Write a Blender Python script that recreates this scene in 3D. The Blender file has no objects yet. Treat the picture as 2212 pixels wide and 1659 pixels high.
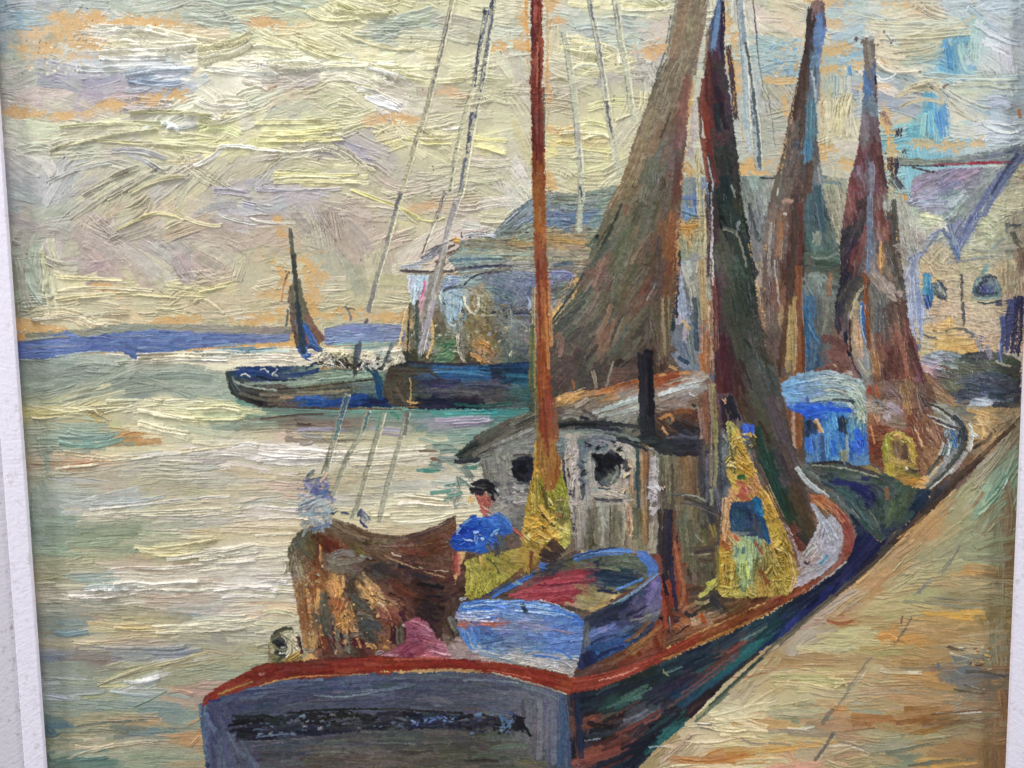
# A framed impasto oil painting of a fishing harbour, built as real relief:
# every brush stroke is simulated (bristle ridges, dry edges, paint thickness)
# and the resulting paint surface is a mesh, split into the painted motifs.
import bpy, math, random
import numpy as np
from mathutils import Matrix

VW, VH = 2212.0, 1659.0          # units in which the composition is measured
F = 1597.0                       # focal length in the same units
PX = 0.00025                     # metres per unit on the painting
S = 0.90                         # relief cells per unit
rng = np.random.RandomState(7)

# ---------- camera basis -------------------------------------------------
d_ = np.array([279.0, 19030.0, F]); d_ /= np.linalg.norm(d_)
r_ = np.array([19030.0, -279.0, 0.0]); r_ /= np.linalg.norm(r_)
y_ = np.cross(-d_, r_)
def c2w(a):
    a = np.asarray(a, float)
    return np.stack([a @ r_, a @ y_, a @ (-d_)], -1)
fwd = c2w([0, 0, 1.0])
CAM = -F * PX * fwd
def plane(p):
    p = np.atleast_2d(np.asarray(p, float))
    c = np.concatenate([p - [VW/2, VH/2], np.full((len(p), 1), F)], 1)
    w = c2w(c)
    t = -CAM[1] / w[:, 1]
    return np.stack([CAM[0] + t*w[:, 0], CAM[2] + t*w[:, 2]], 1)   # X, Z metres

XL = plane([[102, 1659]])[0, 0]; XR = plane([[2168, 1659]])[0, 0]
ZT = plane([[1106, -70]])[0, 1];  ZB = plane([[1106, 1735]])[0, 1]
LIP = 22.0
XL += 9*PX; XR -= 5*PX
M = 34 * PX                       # the board runs on under the frame
X0, X1, Z0, Z1 = XL - M, XR + M, ZB - M, ZT + M
NX = int((X1 - X0) / PX * S); NY = int((Z1 - Z0) / PX * S)
def tob(p):
    q = plane(p)
    return np.stack([(q[:, 0] - X0) / PX * S, (Z1 - q[:, 1]) / PX * S], 1)

# ---------- buffers and noise ---------------------------------------------
def hexc(h):
    h = h.strip('#')
    return np.array([int(h[i:i+2], 16) for i in (0, 2, 4)], np.float32) / 255.0
def smooth_noise(h, w, cy, cx):
    gy, gx = max(2, int(h/cy)+3), max(2, int(w/cx)+3)
    g = rng.rand(gy, gx).astype(np.float32)
    y = np.arange(h, dtype=np.float32)/cy; x = np.arange(w, dtype=np.float32)/cx
    yi = y.astype(int); xi = x.astype(int); fy = y-yi; fx = x-xi
    fy = fy*fy*(3-2*fy); fx = fx*fx*(3-2*fx)
    a = g[yi][:, xi]; b = g[yi][:, xi+1]; c = g[yi+1][:, xi]; d = g[yi+1][:, xi+1]
    return (a*(1-fx)+b*fx)*(1-fy)[:, None] + (c*(1-fx)+d*fx)*fy[:, None]
WX = (smooth_noise(NY, NX, 60, 60)-.5)*4 + (smooth_noise(NY, NX, 6, 6)-.5)*1.8
WY = (smooth_noise(NY, NX, 60, 70)-.5)*4.5 + (smooth_noise(NY, NX, 5, 8)-.5)*1.8
GR = .5*smooth_noise(NY, NX, 2.6, 2.6) + .3*smooth_noise(NY, NX, 7, 7) + .2*rng.rand(NY, NX).astype(np.float32)
AMPF = np.clip((smooth_noise(NY, NX, 46, 70)*.6+smooth_noise(NY, NX, 18, 26)*.4-.28)*2.6, .12, 1.35)
LUMP = smooth_noise(NY, NX, 10, 14)-.5
TU, TV = 512, 4096
BR = .45*smooth_noise(TU, TV, 9, 9) + .35*smooth_noise(TU, TV, 7, 4.5) + .20*smooth_noise(TU, TV, 4, 20)
BR = np.clip((BR-.5)*1.9+.5, 0, 1)
BS = .5*smooth_noise(TU, TV, 12, 14) + .5*smooth_noise(TU, TV, 8, 5)
BS = np.clip((BS-.5)*2.4+.5, 0, 1)

GROUND = hexc('d8ab70')
C = np.empty((NY, NX, 3), np.float32); C[:] = GROUND
C += ((smooth_noise(NY, NX, 60, 60)-.5)*.05)[..., None]
H = (smooth_noise(NY, NX, 3, 3)*.35 + smooth_noise(NY, NX, 30, 30)*.2).astype(np.float32)
P = np.zeros((NY, NX), np.int16)
PARTS = ['board']
def pid(name):
    if name not in PARTS: PARTS.append(name)
    return PARTS.index(name)
CUR = 'board'

def dab(pts, w, c1, c2=None, dry=.25, t=1.5, rag=.5, op=1.0, mask=None, taper=0.0, part=None, sat=.5, ridge=.35, even=False):
    """one brush stroke along pts (composition units)"""
    b = tob(pts); w = w * S
    if len(b) == 3:                                       # bend through the middle point
        q = np.linspace(0, 1, 6)[:, None]
        m = b[1] + .35*(b[1]-.5*(b[0]+b[2]))
        b = (1-q)**2*b[0] + 2*q*(1-q)*m + q*q*b[2]
    pad = w*.62 + 5
    x0 = max(0, int(b[:, 0].min()-pad)); x1 = min(NX, int(b[:, 0].max()+pad)+1)
    y0 = max(0, int(b[:, 1].min()-pad)); y1 = min(NY, int(b[:, 1].max()+pad)+1)
    if x1 <= x0+1 or y1 <= y0+1: return
    sl = (slice(y0, y1), slice(x0, x1))
    wamp = min(1.0, w/9.0+.15)
    X = np.arange(x0, x1, dtype=np.float32)[None, :] + WX[sl]*wamp
    Y = np.arange(y0, y1, dtype=np.float32)[:, None] + WY[sl]*wamp
    best = None; acc = 0.0; n = len(b)-1
    for i in range(n):
        p = b[i]; v = b[i+1]-b[i]; ln = float(np.hypot(*v)) + 1e-6; v = v/ln
        dx = X-p[0]; dy = Y-p[1]
        u = dx*v[0]+dy*v[1]; s = dy*v[0]-dx*v[1]
        lo = -1e9 if i == 0 else 0.0; hi = 1e9 if i == n-1 else ln
        uc = np.clip(u, lo, hi); du = np.abs(u-uc) + np.maximum(0, -u)*(i == 0)*0
        if n > 1:
            out = np.maximum(0, np.maximum(-u, u-ln))
            dd = s*s + out*out
        if best is None:
            U, V = uc, s
            if n > 1: D = dd
            best = 1
        else:
            k = dd < D
            U = np.where(k, uc+acc, U); V = np.where(k, s, V); D = np.where(k, dd, D)
        acc += ln
    L = acc
    ou, ov = rng.randint(TU), rng.randint(TV)
    iu = (U*.16 + ou).astype(np.int32) % TU
    iv = (V*(3.6 if w < 8 else 3.2) + ov).astype(np.int32) % TV
    br = BR[iu, iv]
    hw = w*.5
    if taper: 
        uu = np.clip(U/L, 0, 1)
        if taper > 0: hw = hw*(1-taper*uu)
        else: hw = hw*(1+taper*(1-uu))
    ed = hw - np.abs(V) + (br-.5)*min(w*.22, 3.0)
    a = np.clip(ed/1.1 + .5, 0, 1)
    rw = rag*min(w, 14)
    a *= np.clip((U + (br-.5)*rw)/1.5, 0, 1) * np.clip((L-U + (br-.75)*rw*1.8)/1.5, 0, 1)
    if dry > 0:
        thr = dry*(.8 if even else .35+.65*np.clip(U/L, 0, 1))
        a *= np.clip((br*.5+GR[sl]*.62 - thr)*7, 0, 1)
    if mask is not None: a *= mask[sl]
    a *= op*np.clip(.45+br*1.5+(1-AMPF[sl])*.5, 0, 1)
    if a.max() < .02: return
    c1 = hexc(c1) if isinstance(c1, str) else c1
    if c2 is None: c2 = np.clip(c1 + rng.uniform(-.05, .05) + rng.uniform(-.02, .02, 3), 0, 1).astype(np.float32)
    elif isinstance(c2, str): c2 = hexc(c2)
    st = np.clip((BS[iu, iv]-.5)*1.3 + sat, 0, 1)[..., None]
    col = c1 + (c2-c1)*st + ((br-.5)*.055)[..., None]
    A = a[..., None]
    C[sl] += (col - C[sl])*A
    lum = float(c1[0]*.3+c1[1]*.6+c1[2]*.1)
    t = t*(.30+.95*lum)
    af = AMPF[sl]*(.45+1.1*min(1, max(0, lum-.25)*1.6))
    prof = .5 + (br-.5)*2.5*rng.uniform(.35, 1.25)*af + LUMP[sl]*.9
    e = np.clip(hw-np.abs(V), 0, None)
    prof = prof + ridge*np.exp(-(e/1.5)**2) + .6*ridge*np.exp(-(np.clip(L-U, 0, None)/2.2)**2)
    tt = t*min(1.0, w/13+.35)
    H[sl] += (.4*H[sl] + tt*prof - H[sl])*a
    P[sl][a > .45] = pid(part or CUR)

def polymask(poly, soft=1.2, warp=1.0):
    b = tob(poly)
    m = np.zeros((NY, NX), np.float32)
    y0 = max(0, int(b[:, 1].min())-8); y1 = min(NY, int(b[:, 1].max())+9)
    x0 = max(0, int(b[:, 0].min())-8); x1 = min(NX, int(b[:, 0].max())+9)
    if y1 <= y0 or x1 <= x0: return m
    X = np.arange(x0, x1, dtype=np.float32)[None, :] + WX[y0:y1, x0:x1]*warp
    Y = np.arange(y0, y1, dtype=np.float32)[:, None] + WY[y0:y1, x0:x1]*warp
    ins = np.zeros(X.shape, bool)
    n = len(b)
    for i in range(n):
        ax, ay = b[i]; bx, by = b[(i+1) % n]
        if ay == by: continue
        k = ((ay > Y) != (by > Y)) & (X < (bx-ax)*(Y-ay)/(by-ay)+ax)
        ins ^= k
    f = ins.astype(np.float32); r = 3
    q = np.pad(f, r, mode='edge'); q = np.cumsum(np.pad(q, ((1, 0), (0, 0))), 0); q = q[2*r+1:]-q[:-(2*r+1)]
    q = np.cumsum(np.pad(q, ((0, 0), (1, 0))), 1); q = (q[:, 2*r+1:]-q[:, :-(2*r+1)])/(2*r+1)**2
    m[y0:y1, x0:x1] = np.clip((q-.5+(GR[y0:y1, x0:x1]-.5)*1.0)*4+.5, 0, 1)
    return m

def ctrl(s, ang=0.0):
    out = []
    for tok in s.split():
        f = tok.split(',')
        out.append((float(f[0]), float(f[1]), hexc(f[2]), float(f[3]) if len(f) > 3 else ang))
    return out

def blendmap(poly, cs, asp):
    """smooth mixture of the colour samples, on a coarse grid in composition units"""
    xs = [p[0] for p in poly]; ys = [p[1] for p in poly]
    st = max(3.0, math.sqrt((max(xs)-min(xs))*(max(ys)-min(ys))/26000.0))
    gx = np.arange(min(xs)-st, max(xs)+2*st, st); gy = np.arange(min(ys)-st, max(ys)+2*st, st)
    GX, GY = np.meshgrid(gx, gy)
    num = np.zeros(GX.shape+(3,)); den = np.zeros(GX.shape)
    for x, y, c, a in cs:
        a = math.radians(a); dx = GX-x; dy = GY-y
        al = dx*math.cos(a)+dy*math.sin(a); ac = dy*math.cos(a)-dx*math.sin(a)
        dd = ((al/asp)**2+ac**2)*orange(c)
        w = 1/(dd*dd+60.0)
        num += w[..., None]*c; den += w
    return gx[0], gy[0], st, (num/den[..., None]).astype(np.float32)
OR = 1.0
def orange(c):
    return OR if (c[0] > .78 and c[0]-c[2] > .27 and .55 < c[1] < .76) else 1.0
def sample(bm, x, y):
    x0, y0, st, g = bm
    fx = np.clip((x-x0)/st, 0, g.shape[1]-1.001); fy = np.clip((y-y0)/st, 0, g.shape[0]-1.001)
    xi = fx.astype(int); yi = fy.astype(int); a = (fx-xi)[..., None]; b = (fy-yi)[..., None]
    return (g[yi, xi]*(1-a)+g[yi, xi+1]*a)*(1-b) + (g[yi+1, xi]*(1-a)+g[yi+1, xi+1]*a)*b
# composition coordinates of every relief cell
_X = X0 + np.arange(NX)/S*PX; _Z = Z1 - np.arange(NY)/S*PX
_wx, _wz = np.meshgrid(_X, _Z)
_dx, _dy, _dz = _wx-CAM[0], -CAM[1], _wz-CAM[2]
_cx = _dx*r_[0]+_dy*y_[0]-_dz*d_[0]; _cy = _dx*r_[1]+_dy*y_[1]-_dz*d_[1]; _cz = _dx*r_[2]+_dy*y_[2]-_dz*d_[2]
VX = (_cx/_cz*F+VW/2).astype(np.float32); VY = (_cy/_cz*F+VH/2).astype(np.float32)
del _wx, _wz, _dx, _dz, _cx, _cy, _cz

def inside(poly, x, y):
    r = False; n = len(poly)
    for i in range(n):
        ax, ay = poly[i]; bx, by = poly[(i+1) % n]
        if (ay > y) != (by > y) and x < (bx-ax)*(y-ay)/(by-ay)+ax: r = not r
    return r

def fill(poly, cs, ang=0.0, L=60, w=11, dens=2.2, dry=.25, t=1.5, clip=True, ja=8, jc=.035, asp=1.6, bend=.08, near=.35, part=None, under=None, warp=.8, ridge=.3, base=1.0, mix=.32, op=.85):
    """cover a region with strokes; colours and directions come from the listed samples"""
    cs = ctrl(cs, ang) if isinstance(cs, str) else cs
    bares = []
    if OR > 1:
        bares = [c for c in cs if orange(c[2]) > 1]; cs = [c for c in cs if orange(c[2]) == 1.0]
    poly = [tuple(p) for p in poly]
    xs = [p[0] for p in poly]; ys = [p[1] for p in poly]
    ar = 0
    for i in range(len(poly)):
        ax, ay = poly[i]; bx, by = poly[(i+1) % len(poly)]
        ar += ax*by - bx*ay
    ar = abs(ar)/2
    pm = polymask(poly, warp=warp)
    mk = pm if clip else None
    bm = blendmap(poly, cs, asp)
    if base > 0:
        yy, xx = np.nonzero(pm > .02)
        if len(yy):
            sl = (slice(yy.min(), yy.max()+1), slice(xx.min(), xx.max()+1))
            k = pm[sl]*base*np.clip((GR[sl]-.12)*9+(base > .99), 0, 1)
            bc = sample(bm, VX[sl]+WX[sl]*2, VY[sl]+WY[sl]*2)
            C[sl] += (bc-C[sl])*k[..., None]
            H[sl] *= 1-.6*k
            P[sl][k > .45] = pid(part or CUR)
    N = int(ar*dens/(L*w)) + 2
    cx = np.array([c[0] for c in cs]); cy = np.array([c[1] for c in cs])
    ca = np.array([math.radians(c[3]) for c in cs])
    orr = np.array([orange(c[2]) for c in cs])
    done = 0; tries = 0
    while done < N and tries < N*60:
        tries += 1
        x = rng.uniform(min(xs), max(xs)); y = rng.uniform(min(ys), max(ys))
        if not inside(poly, x, y): continue
        # anisotropic nearest sample, measured along / across its own stroke direction
        dx = x-cx; dy = y-cy
        al = dx*np.cos(ca)+dy*np.sin(ca); ac = dy*np.cos(ca)-dx*np.sin(ca)
        dd = ((al/asp)**2 + ac**2)*np.exp(rng.normal(0, near, len(cs)))*orr
        k = int(dd.argmin()); c = cs[k]
        th = math.radians(c[3] + rng.normal(0, ja))
        l = L*rng.uniform(.55, 1.35); ww = w*rng.uniform(.6, 1.3)
        ux, uy = math.cos(th), math.sin(th)
        if rng.rand() < .35: ux, uy = -ux, -uy
        bd = rng.normal(0, bend)*l
        p = [(x-ux*l/2, y-uy*l/2), (x-uy*bd, y+ux*bd), (x+ux*l/2, y+uy*l/2)]
        cc = c[2]*mix + (1-mix)*sample(bm, np.array(x+rng.normal(0, w)), np.array(y+rng.normal(0, w*.6)))
        col = np.clip(cc + rng.normal(0, jc) + rng.normal(0, jc*.35, 3), 0, 1).astype(np.float32)
        dab(p, ww, col, None, dry=dry*rng.uniform(.6, 1.5), t=t*rng.uniform(.6, 1.3), mask=mk, part=part, ridge=ridge, op=op)
        done += 1
    if base == 0:
        for x, y, c, a in bares: bare(x, y, 27*BRX, 9*BRX, a, c)

BRX = 1.35
B1 = smooth_noise(NY, NX, 16, 24); B2 = smooth_noise(NY, NX, 5, 8)
def bare(x, y, rx, ry, ang=0, c=None):
    """a place where the toned board is left showing, with crumbly edges"""
    b = tob([(x, y)])[0]; R = int(max(rx, ry)*1.9*S)+3
    x0, x1 = max(0, int(b[0])-R), min(NX, int(b[0])+R); y0, y1 = max(0, int(b[1])-R), min(NY, int(b[1])+R)
    if x1 <= x0 or y1 <= y0: return
    sl = (slice(y0, y1), slice(x0, x1))
    X = (np.arange(x0, x1)[None, :]-b[0])/S; Y = (np.arange(y0, y1)[:, None]-b[1])/S
    t = math.radians(ang); u = X*math.cos(t)+Y*math.sin(t); v = Y*math.cos(t)-X*math.sin(t)
    d = np.sqrt((u/rx)**2+(v/ry)**2) + (B1[sl]-.5)*1.1 + (B2[sl]-.5)*.7
    k = np.clip((1.0-d+(GR[sl]-.5)*2.2)*3, 0, 1).astype(np.float32)*.78
    c = GROUND if c is None else c*.55+GROUND*.45
    C[sl] += (c + ((GR[sl]-.5)*.10)[..., None] - C[sl])*k[..., None]
    H[sl] += (GR[sl]*.5-H[sl])*k*.8
def D(s, **k):
    """explicit strokes:  'x,y x,y [x,y ...] w hex [hex2]' separated by ';' """
    k['dry'] = k.get('dry', .25)+.08; k.setdefault('op', .88)
    for line in s.strip().split(';'):
        f = line.split()
        if not f: continue
        pts = [tuple(float(v) for v in q.split(',')) for q in f if ',' in q]
        rest = [q for q in f if ',' not in q]
        dab(pts, float(rest[0]), rest[1], rest[2] if len(rest) > 2 else None, **k)

def spots(x0, y0, x1, y1, n, r, cols, t=1.0, part=None, ja=180, el=1.6):
    cols = cols.split()
    for i in range(n):
        x = rng.uniform(x0, x1); y = rng.uniform(y0, y1); q = r*rng.uniform(.5, 1.4)
        th = math.radians(rng.uniform(-ja, ja)); c = cols[rng.randint(len(cols))]
        dab([(x-math.cos(th)*q*el/2, y-math.sin(th)*q*el/2), (x+math.cos(th)*q*el/2, y+math.sin(th)*q*el/2)], q, c, dry=.15, t=t, rag=.8, part=part)

def scrape(pts, w, c='b4ae92', dark='50566a', amt=.5, part=None, seglen=9):
    """rigging scratched through wet paint: pale channel, pushed-up rims, grainy dark line"""
    p = np.array(pts, float)
    v = p[-1]-p[0]; v = v/np.hypot(*v); nrm = np.array([-v[1], v[0]])
    if nrm[0] < 0: nrm = -nrm
    dab(pts, w*1.15, c, None, dry=.0, t=.1, ridge=0, rag=.1, part=part, op=.9)
    for sgn, cc in ((1, 'e4e0c4'), (-1, '8c8a80')):
        dab([tuple(q+nrm*sgn*w*.6) for q in p], 2.6, cc, None, dry=.35 if sgn > 0 else .55, t=2.6, ridge=.2, rag=.3, part=part, op=.8)
    for j in range(3):
        o = nrm*rng.normal(0, w*.12)
        dab([tuple(q+o) for q in p], w*rng.uniform(.35, .6), dark, None, dry=1.28-.62*amt, t=.5, rag=.8, part=part, even=True, op=.85)
# ======================= the picture: sky ================================
CUR = 'painted_sky'
SKY = """5,15,8fa3b0 30,40,8ea8b8 15,90,8e9ca2 100,8,b9bcbc 160,10,b4bab4 130,35,dba868 200,38,d9a768 330,52,e0ab6a 350,45,dba868,5 270,45,dba868 60,80,c9b090 105,95,cfae85 120,110,d8ae78
200,85,d8b080 160,120,d0ae82 300,12,b6bcb0 450,25,b1bcae 500,50,b0b8aa 420,50,c4b89c 420,70,d0b890 330,75,ece4c4,5 400,90,efe9c8,10 470,110,ece4b8,-15 230,68,e0dcc8 250,110,e8e4cc 300,115,f3eed6 530,80,e8e0b4,-20 520,100,efe8c0,-25
60,130,b0b3a0 90,150,a9ae9d 40,170,a4ab9c 200,145,cfd4d0 300,150,c9d4dc 350,150,c4cedc 400,155,c0cad2 150,165,a6a2b6,10 190,180,8f98ba,10 225,180,a09fb6 240,190,b4a8b4 330,180,9fb2c8 380,170,b8c4d0 50,190,b4b0ae
90,200,c8b4b0 150,205,c4b0b0 250,205,bdacae 300,200,b8aab2 60,240,dda860 30,245,d0a070 120,252,d8ae78 180,245,d6b088 250,225,d4aa78 320,220,d4b08a 380,208,d9aa6c 460,165,d8d4bc,-5 520,150,f4f0d8 540,160,f2eee0,8
450,210,e5e0c4,25 500,240,e4e0c4,-20 540,215,e6e2c6,-20 400,225,e4e0c8,-30 380,270,dce0d8,-10 100,270,c9c9a6 250,258,cfccA4,-10 350,290,d8d3a2,2 500,290,e4dea0,5 440,280,d8d4a4 60,300,c2c2ae 150,310,c9c6a8,-15 250,320,c4bfae 290,340,b4b4b8,20 330,350,b9b7b4,20
380,340,dcd5a0,5 440,345,dcd4ac,-10 60,350,c0beb8,20 30,390,b4b4b6,20 80,400,b4b6b8,10 130,400,aab0b2,-60 200,390,c2bda5,-30 300,390,cac4a4,-25 400,380,c8c2a8,-30 500,370,c4bba2,-35 540,390,c6beA6,-35 440,370,c4bca8,40
570,10,a4b5a8 640,15,a6b3a2 720,12,e0dca8,20 800,15,e5dfb0,15 850,22,dad6a2 890,25,cfcb9c,-5 1000,20,e0dab0 590,50,d9a47c,10 560,48,d6a880 640,60,dccfa0,-10 690,55,d0caa0 760,30,dcd8a8,20 780,45,d2cfa4,15 820,62,a9b2a8 880,50,a6b2a4 940,50,b0b6a4 1010,50,b8b8a2 600,90,dcd8a8,20
660,95,d9d4a6,25 720,95,d5cfa4,25 780,100,d8d2a6,15 860,90,cdc8a8 950,90,ccc8a4 1020,80,c8c2a0 1085,105,dda560 1125,100,dba564 1130,30,dba766,88 1134,60,dba766,88 570,125,f2ecd0,5 620,118,efe9c0,3 700,125,e8e2ac 800,125,e4e0a6 880,115,d4cea4 570,148,f7f4ea,5 650,138,f6f2e2,-6 720,142,f6f2e4 800,138,f0eac8,5
850,150,f6f3e4,20 920,145,e4deac 1000,145,e0dab0 900,165,e8e0ae,15 960,160,dcd6a8 650,152,beb2b2,-8 600,180,c9c4a8,10 700,168,c8c3a4,5 770,170,cbc6a6,10 850,185,c4bda4,15 930,190,c0baa8 980,200,dcb090,5 600,198,d4b494 650,212,c9c6a4,-10 720,200,d4cea8,20 800,200,f2eee4,28
850,225,f4f1ea,30 600,240,c0c2b0,-20 670,230,c4c4aa,25 720,245,d2cca0,-10 820,262,dcb48c 860,255,dca46c 900,230,c9c2a0 960,240,ccc4a2 560,290,e8e19c,3 650,290,e6dea0 700,305,dcd4a2,-10 770,270,d4ce9e,-15 800,282,beb8ac,-5 860,300,e0d598 930,280,dcd4a6,-5 900,312,e2dcb2,15 1040,200,c9c2a0 1050,250,c9c2a0 1000,300,d2cca0,10 1060,310,ece59c,3 1090,290,e4dfb4 1020,270,ccc4a0
600,330,bcb4a4,-4 700,330,b8b0a8 780,325,b0abb4,25 830,340,bab4a8,20 900,340,c9c29e 960,360,c6bf9c 600,365,c8bfa4 650,385,dcd49a 750,382,d8d09c 560,410,b0a9b0 640,412,bdb6b8 800,400,c4bca0 900,400,c0b6a8 1000,390,c6bea2 1060,350,c8c0a0 1100,340,d8d2c4,50
1120,20,d8cfb0 1115,75,cfd4c4 1112,150,c6bfb0,60 1120,200,c4bba4,60 1115,300,c8c1a0,60 1110,370,dcd8cc,60 1110,400,e0dcd0,60 1190,10,dba868,80 1190,45,d8a470 1220,30,c8cabb 1220,75,b4bfb8 1260,60,b0beb8 1240,10,d8d4a8,15 1320,12,dedaac 1330,50,aebab6 1400,12,e2deb2 1440,20,d8d6b4 1380,48,b8bfb8 1420,65,ccc0b2 1350,75,b4bdb6
1400,112,d9b088 1430,108,dba470 1250,105,e4deae 1300,105,e6e0b4,15 1200,95,d8cca8,80 1210,135,dcd6a4 1290,140,dcd6a4 1220,172,b6aea6,20 1290,182,a8a49e,20 1345,170,bcb6aa 1390,160,bcbaae,70 1200,210,c9bba4 1240,200,c9c09c 1290,200,cdc8a0 1350,190,d0caa4 1350,230,d8d3a4 1185,200,d8b084,85 1190,280,dba878 1230,255,ccc4a0 1290,268,e0daa4,10 1220,320,ecdc94,-5 1240,300,dcc890 1290,320,e2dca4 1290,345,dcd6a4 1350,340,d4ccaa,-40
1200,370,ccc6a0 1260,370,ccc69e 1345,290,ccc0aa,-60 1188,395,dcaa68,85 1360,250,d4cca4,-60 1570,50,dcae6c,80 1590,100,dbaa66,80 1575,140,dbaa66,80 1605,30,c8c8ba,85 1640,30,d8c8b8,40 1640,85,d4c4a8 1592,160,dcae74,80 1645,110,a8c0c0 1625,200,b2bec0,85 1605,190,b4b8b0,85 1620,270,b0b8b0,85 1650,250,b8b6a4 1650,330,b4b4a4 1630,355,dcab68 1605,365,dca85e 1640,380,dca85e
1680,15,d8cea8,10 1700,40,dccfb4,20 1680,70,d8c8ac,20 1725,60,d8bc98,60 1690,110,a4bcc0 1670,130,98b4bc 1705,150,94b4c0 1690,175,dcae68 1670,215,bcb49c,50 1695,220,dcab68,80 1780,5,e2b068 1820,20,a8c0c4,10 1850,30,c4ccc0 1800,48,dcb484 1800,90,c4ccc4,30 1850,75,bcc8c0,30 1920,28,d4ccb0 1960,12,e0b884 2000,22,dcc4a4 2080,20,b8c8d0 2150,20,bcccd8 2190,40,a8b8c0
1930,50,d4d0b0 2000,60,d0ceb0 2080,48,c4c8b8 2140,70,b8c6d0,30 1960,92,d0c6a6 2020,88,ccc6a4 1900,75,c4ccc0 1830,60,a8c0c4 1800,108,dca85e 1835,122,9cbccc 1800,150,dca85e 1838,140,80b0d0 1865,140,dcb078 1910,122,e0d0ae,60 1900,150,e4dac0,30 1950,110,c8c0a0 2010,122,b0bca4 2050,95,4a92cc,88 2052,115,58a0d4,85 2070,110,90c0c8,85 2095,105,a8ccc4,88
2120,105,b0c8c4,85 2150,95,d4dae0,25 2190,100,b0b8c0,30 2170,120,d0d0d4,80 2040,145,6cacd4,15 2090,145,a8c8d0,10 2140,145,ccccd0,60 1800,172,b0bcac,85 1780,190,c4bc98,85 1850,175,b4c0bc,85 1920,145,e4dcc4,30 1960,150,dcd4b8,30 2000,155,bcc8bc,10 1895,190,e4b078 1930,205,98a8c0 1940,220,a8b4c4 1970,200,d0bf98,-20 2000,205,d4c89c,-15 2050,180,b0ccd0 2100,175,bccabc 2100,192,d8d2b0
2150,180,c0c8b8 2190,190,a4b4b8 1820,240,d4c898,88 1790,250,d4ccac,85 1830,285,dfd2b0,85 1800,285,c8b890,80 2005,255,58acdc,85 2015,270,78c4d4,85 1990,272,80c4c8,85 2028,262,4c94d8,85 1960,290,70b8cc,-10 1955,250,cfc2a0,-30 2070,210,ccd0c0,30 2080,255,dcd6c0,30 2050,230,d4d0bc,35 2120,240,a0b8c4 2160,215,b0c0d4 2130,285,c0d0d8 2100,300,b0c4c4 2185,220,a0a4a8 2060,300,b0c4c4 1780,320,dcaa5c 1770,345,dcaa5c
1815,330,bcb8a8 1830,350,dcaa5c 1845,362,dcaa5c 1990,312,dcae6c 2060,315,d8b478 2100,312,dcb070 1915,265,dcaa5c,80 1925,320,dcaa5c,85 1925,370,dcaa5c,85
30,440,a8acae,20 60,450,b6b6b8,10 150,450,b2b2a6,-40 200,440,c6be9c,-40 250,450,c4ba9c,-38 330,450,bfb498,-30 100,490,b2a89e,5 60,500,aca29c,5 200,505,b8a69c,30 300,475,b8b098,-25 350,458,dccfa0,-8 420,470,d0c49c,20 250,520,baa8a0,40 180,530,b4a29a,35 350,510,baac9c,35 450,500,baaa98,-15 500,445,aeaab4,-10 540,462,c0bcc0,8 430,490,bca998,-10
80,550,bac2ac,85 60,590,b8c4b0,80 110,570,c2be9c,80 100,620,b4b8a0,80 200,585,b29c98,10 160,565,b2a49c,5 300,590,baac9c,45 350,560,c0bab4,45 400,570,bcb0ac,45 450,560,bba698,30 480,500,b8a49a,20 510,560,c4bc9c,-60 540,600,c6bc9c 160,608,e0d4a4 140,625,dcd4b0 215,618,d9a462 235,622,d9a05c 330,620,c4b898,20 420,630,d4c898 450,615,d8cc9c
150,660,d8c89c,-5 250,645,c8bea0 350,660,d0c49a 300,630,d0c696 400,640,d0c698 450,650,c8bd98,15 530,655,c8bc9c 100,685,d8cca8 120,700,d4caa4 200,692,ddd0a8,10 300,690,d8c298 65,698,dca452 85,708,dca452 105,712,dca858 390,694,dca052 350,697,d8a45c 500,680,c8bc98 545,695,dca452 60,660,b4b49c,-5 40,640,9c9c88,80
600,445,b2abb4,-3 560,440,b8b4be 650,460,b4aaa8,20 700,430,c4baa4,10 700,470,b8a89c,60 780,470,bdab9c,10 850,450,c8be9c,15 880,470,dcd494,30 900,440,c6bca0,10 640,480,bcb69c,60 680,510,b8b49c,75 600,500,c0ac92 750,520,b8a79b,70 820,520,c2b09c,-30 570,560,c4b898 700,560,b8b49a,80 760,570,b8b29a,85 830,580,c2b698,80 900,500,d0c4a4,30 950,460,c8bca0 940,520,d8ccb8,-40
970,530,d8c4b8,-40 1000,470,d2c4b0 930,445,d4a884 1050,450,ccc4a0 1020,490,d8d2c8 665,600,dca452,60 670,580,dba758,70 612,500,dba050,70 612,600,dba050,70 605,640,d8a860 590,560,c8bc98 700,630,c4ba9a 680,640,d4b488 750,630,bcb89a,85 800,630,c0b798,85 850,620,c8bc98 570,650,cabb94 590,688,dca452 640,665,dca452 670,660,d49c50,70 700,680,dca452 750,682,dca452 830,685,dca452 880,690,dca452 740,655,c6bc96 790,660,c0b694 850,650,c8bf9a 800,600,c0b898,85 560,690,dca452"""
OR = 1.9
fill([(-60, -110), (2290, -110), (2290, 420), (1500, 420), (1150, 560), (880, 600), (880, 715), (-20, 720)],
     SKY, L=95, w=34, dens=1.3, dry=.1, t=.8, clip=False, ja=14, near=.25, jc=.015, asp=1.6)
fill([(-60, -110), (2290, -110), (2290, 420), (1500, 420), (1150, 560), (880, 600), (880, 707), (-20, 710)],
     SKY, L=85, w=24, dens=1.7, dry=.42, t=1.25, clip=False, ja=10, near=.3, jc=.02, asp=1.6, base=0, bend=.10)
OR = 1.0
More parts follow.
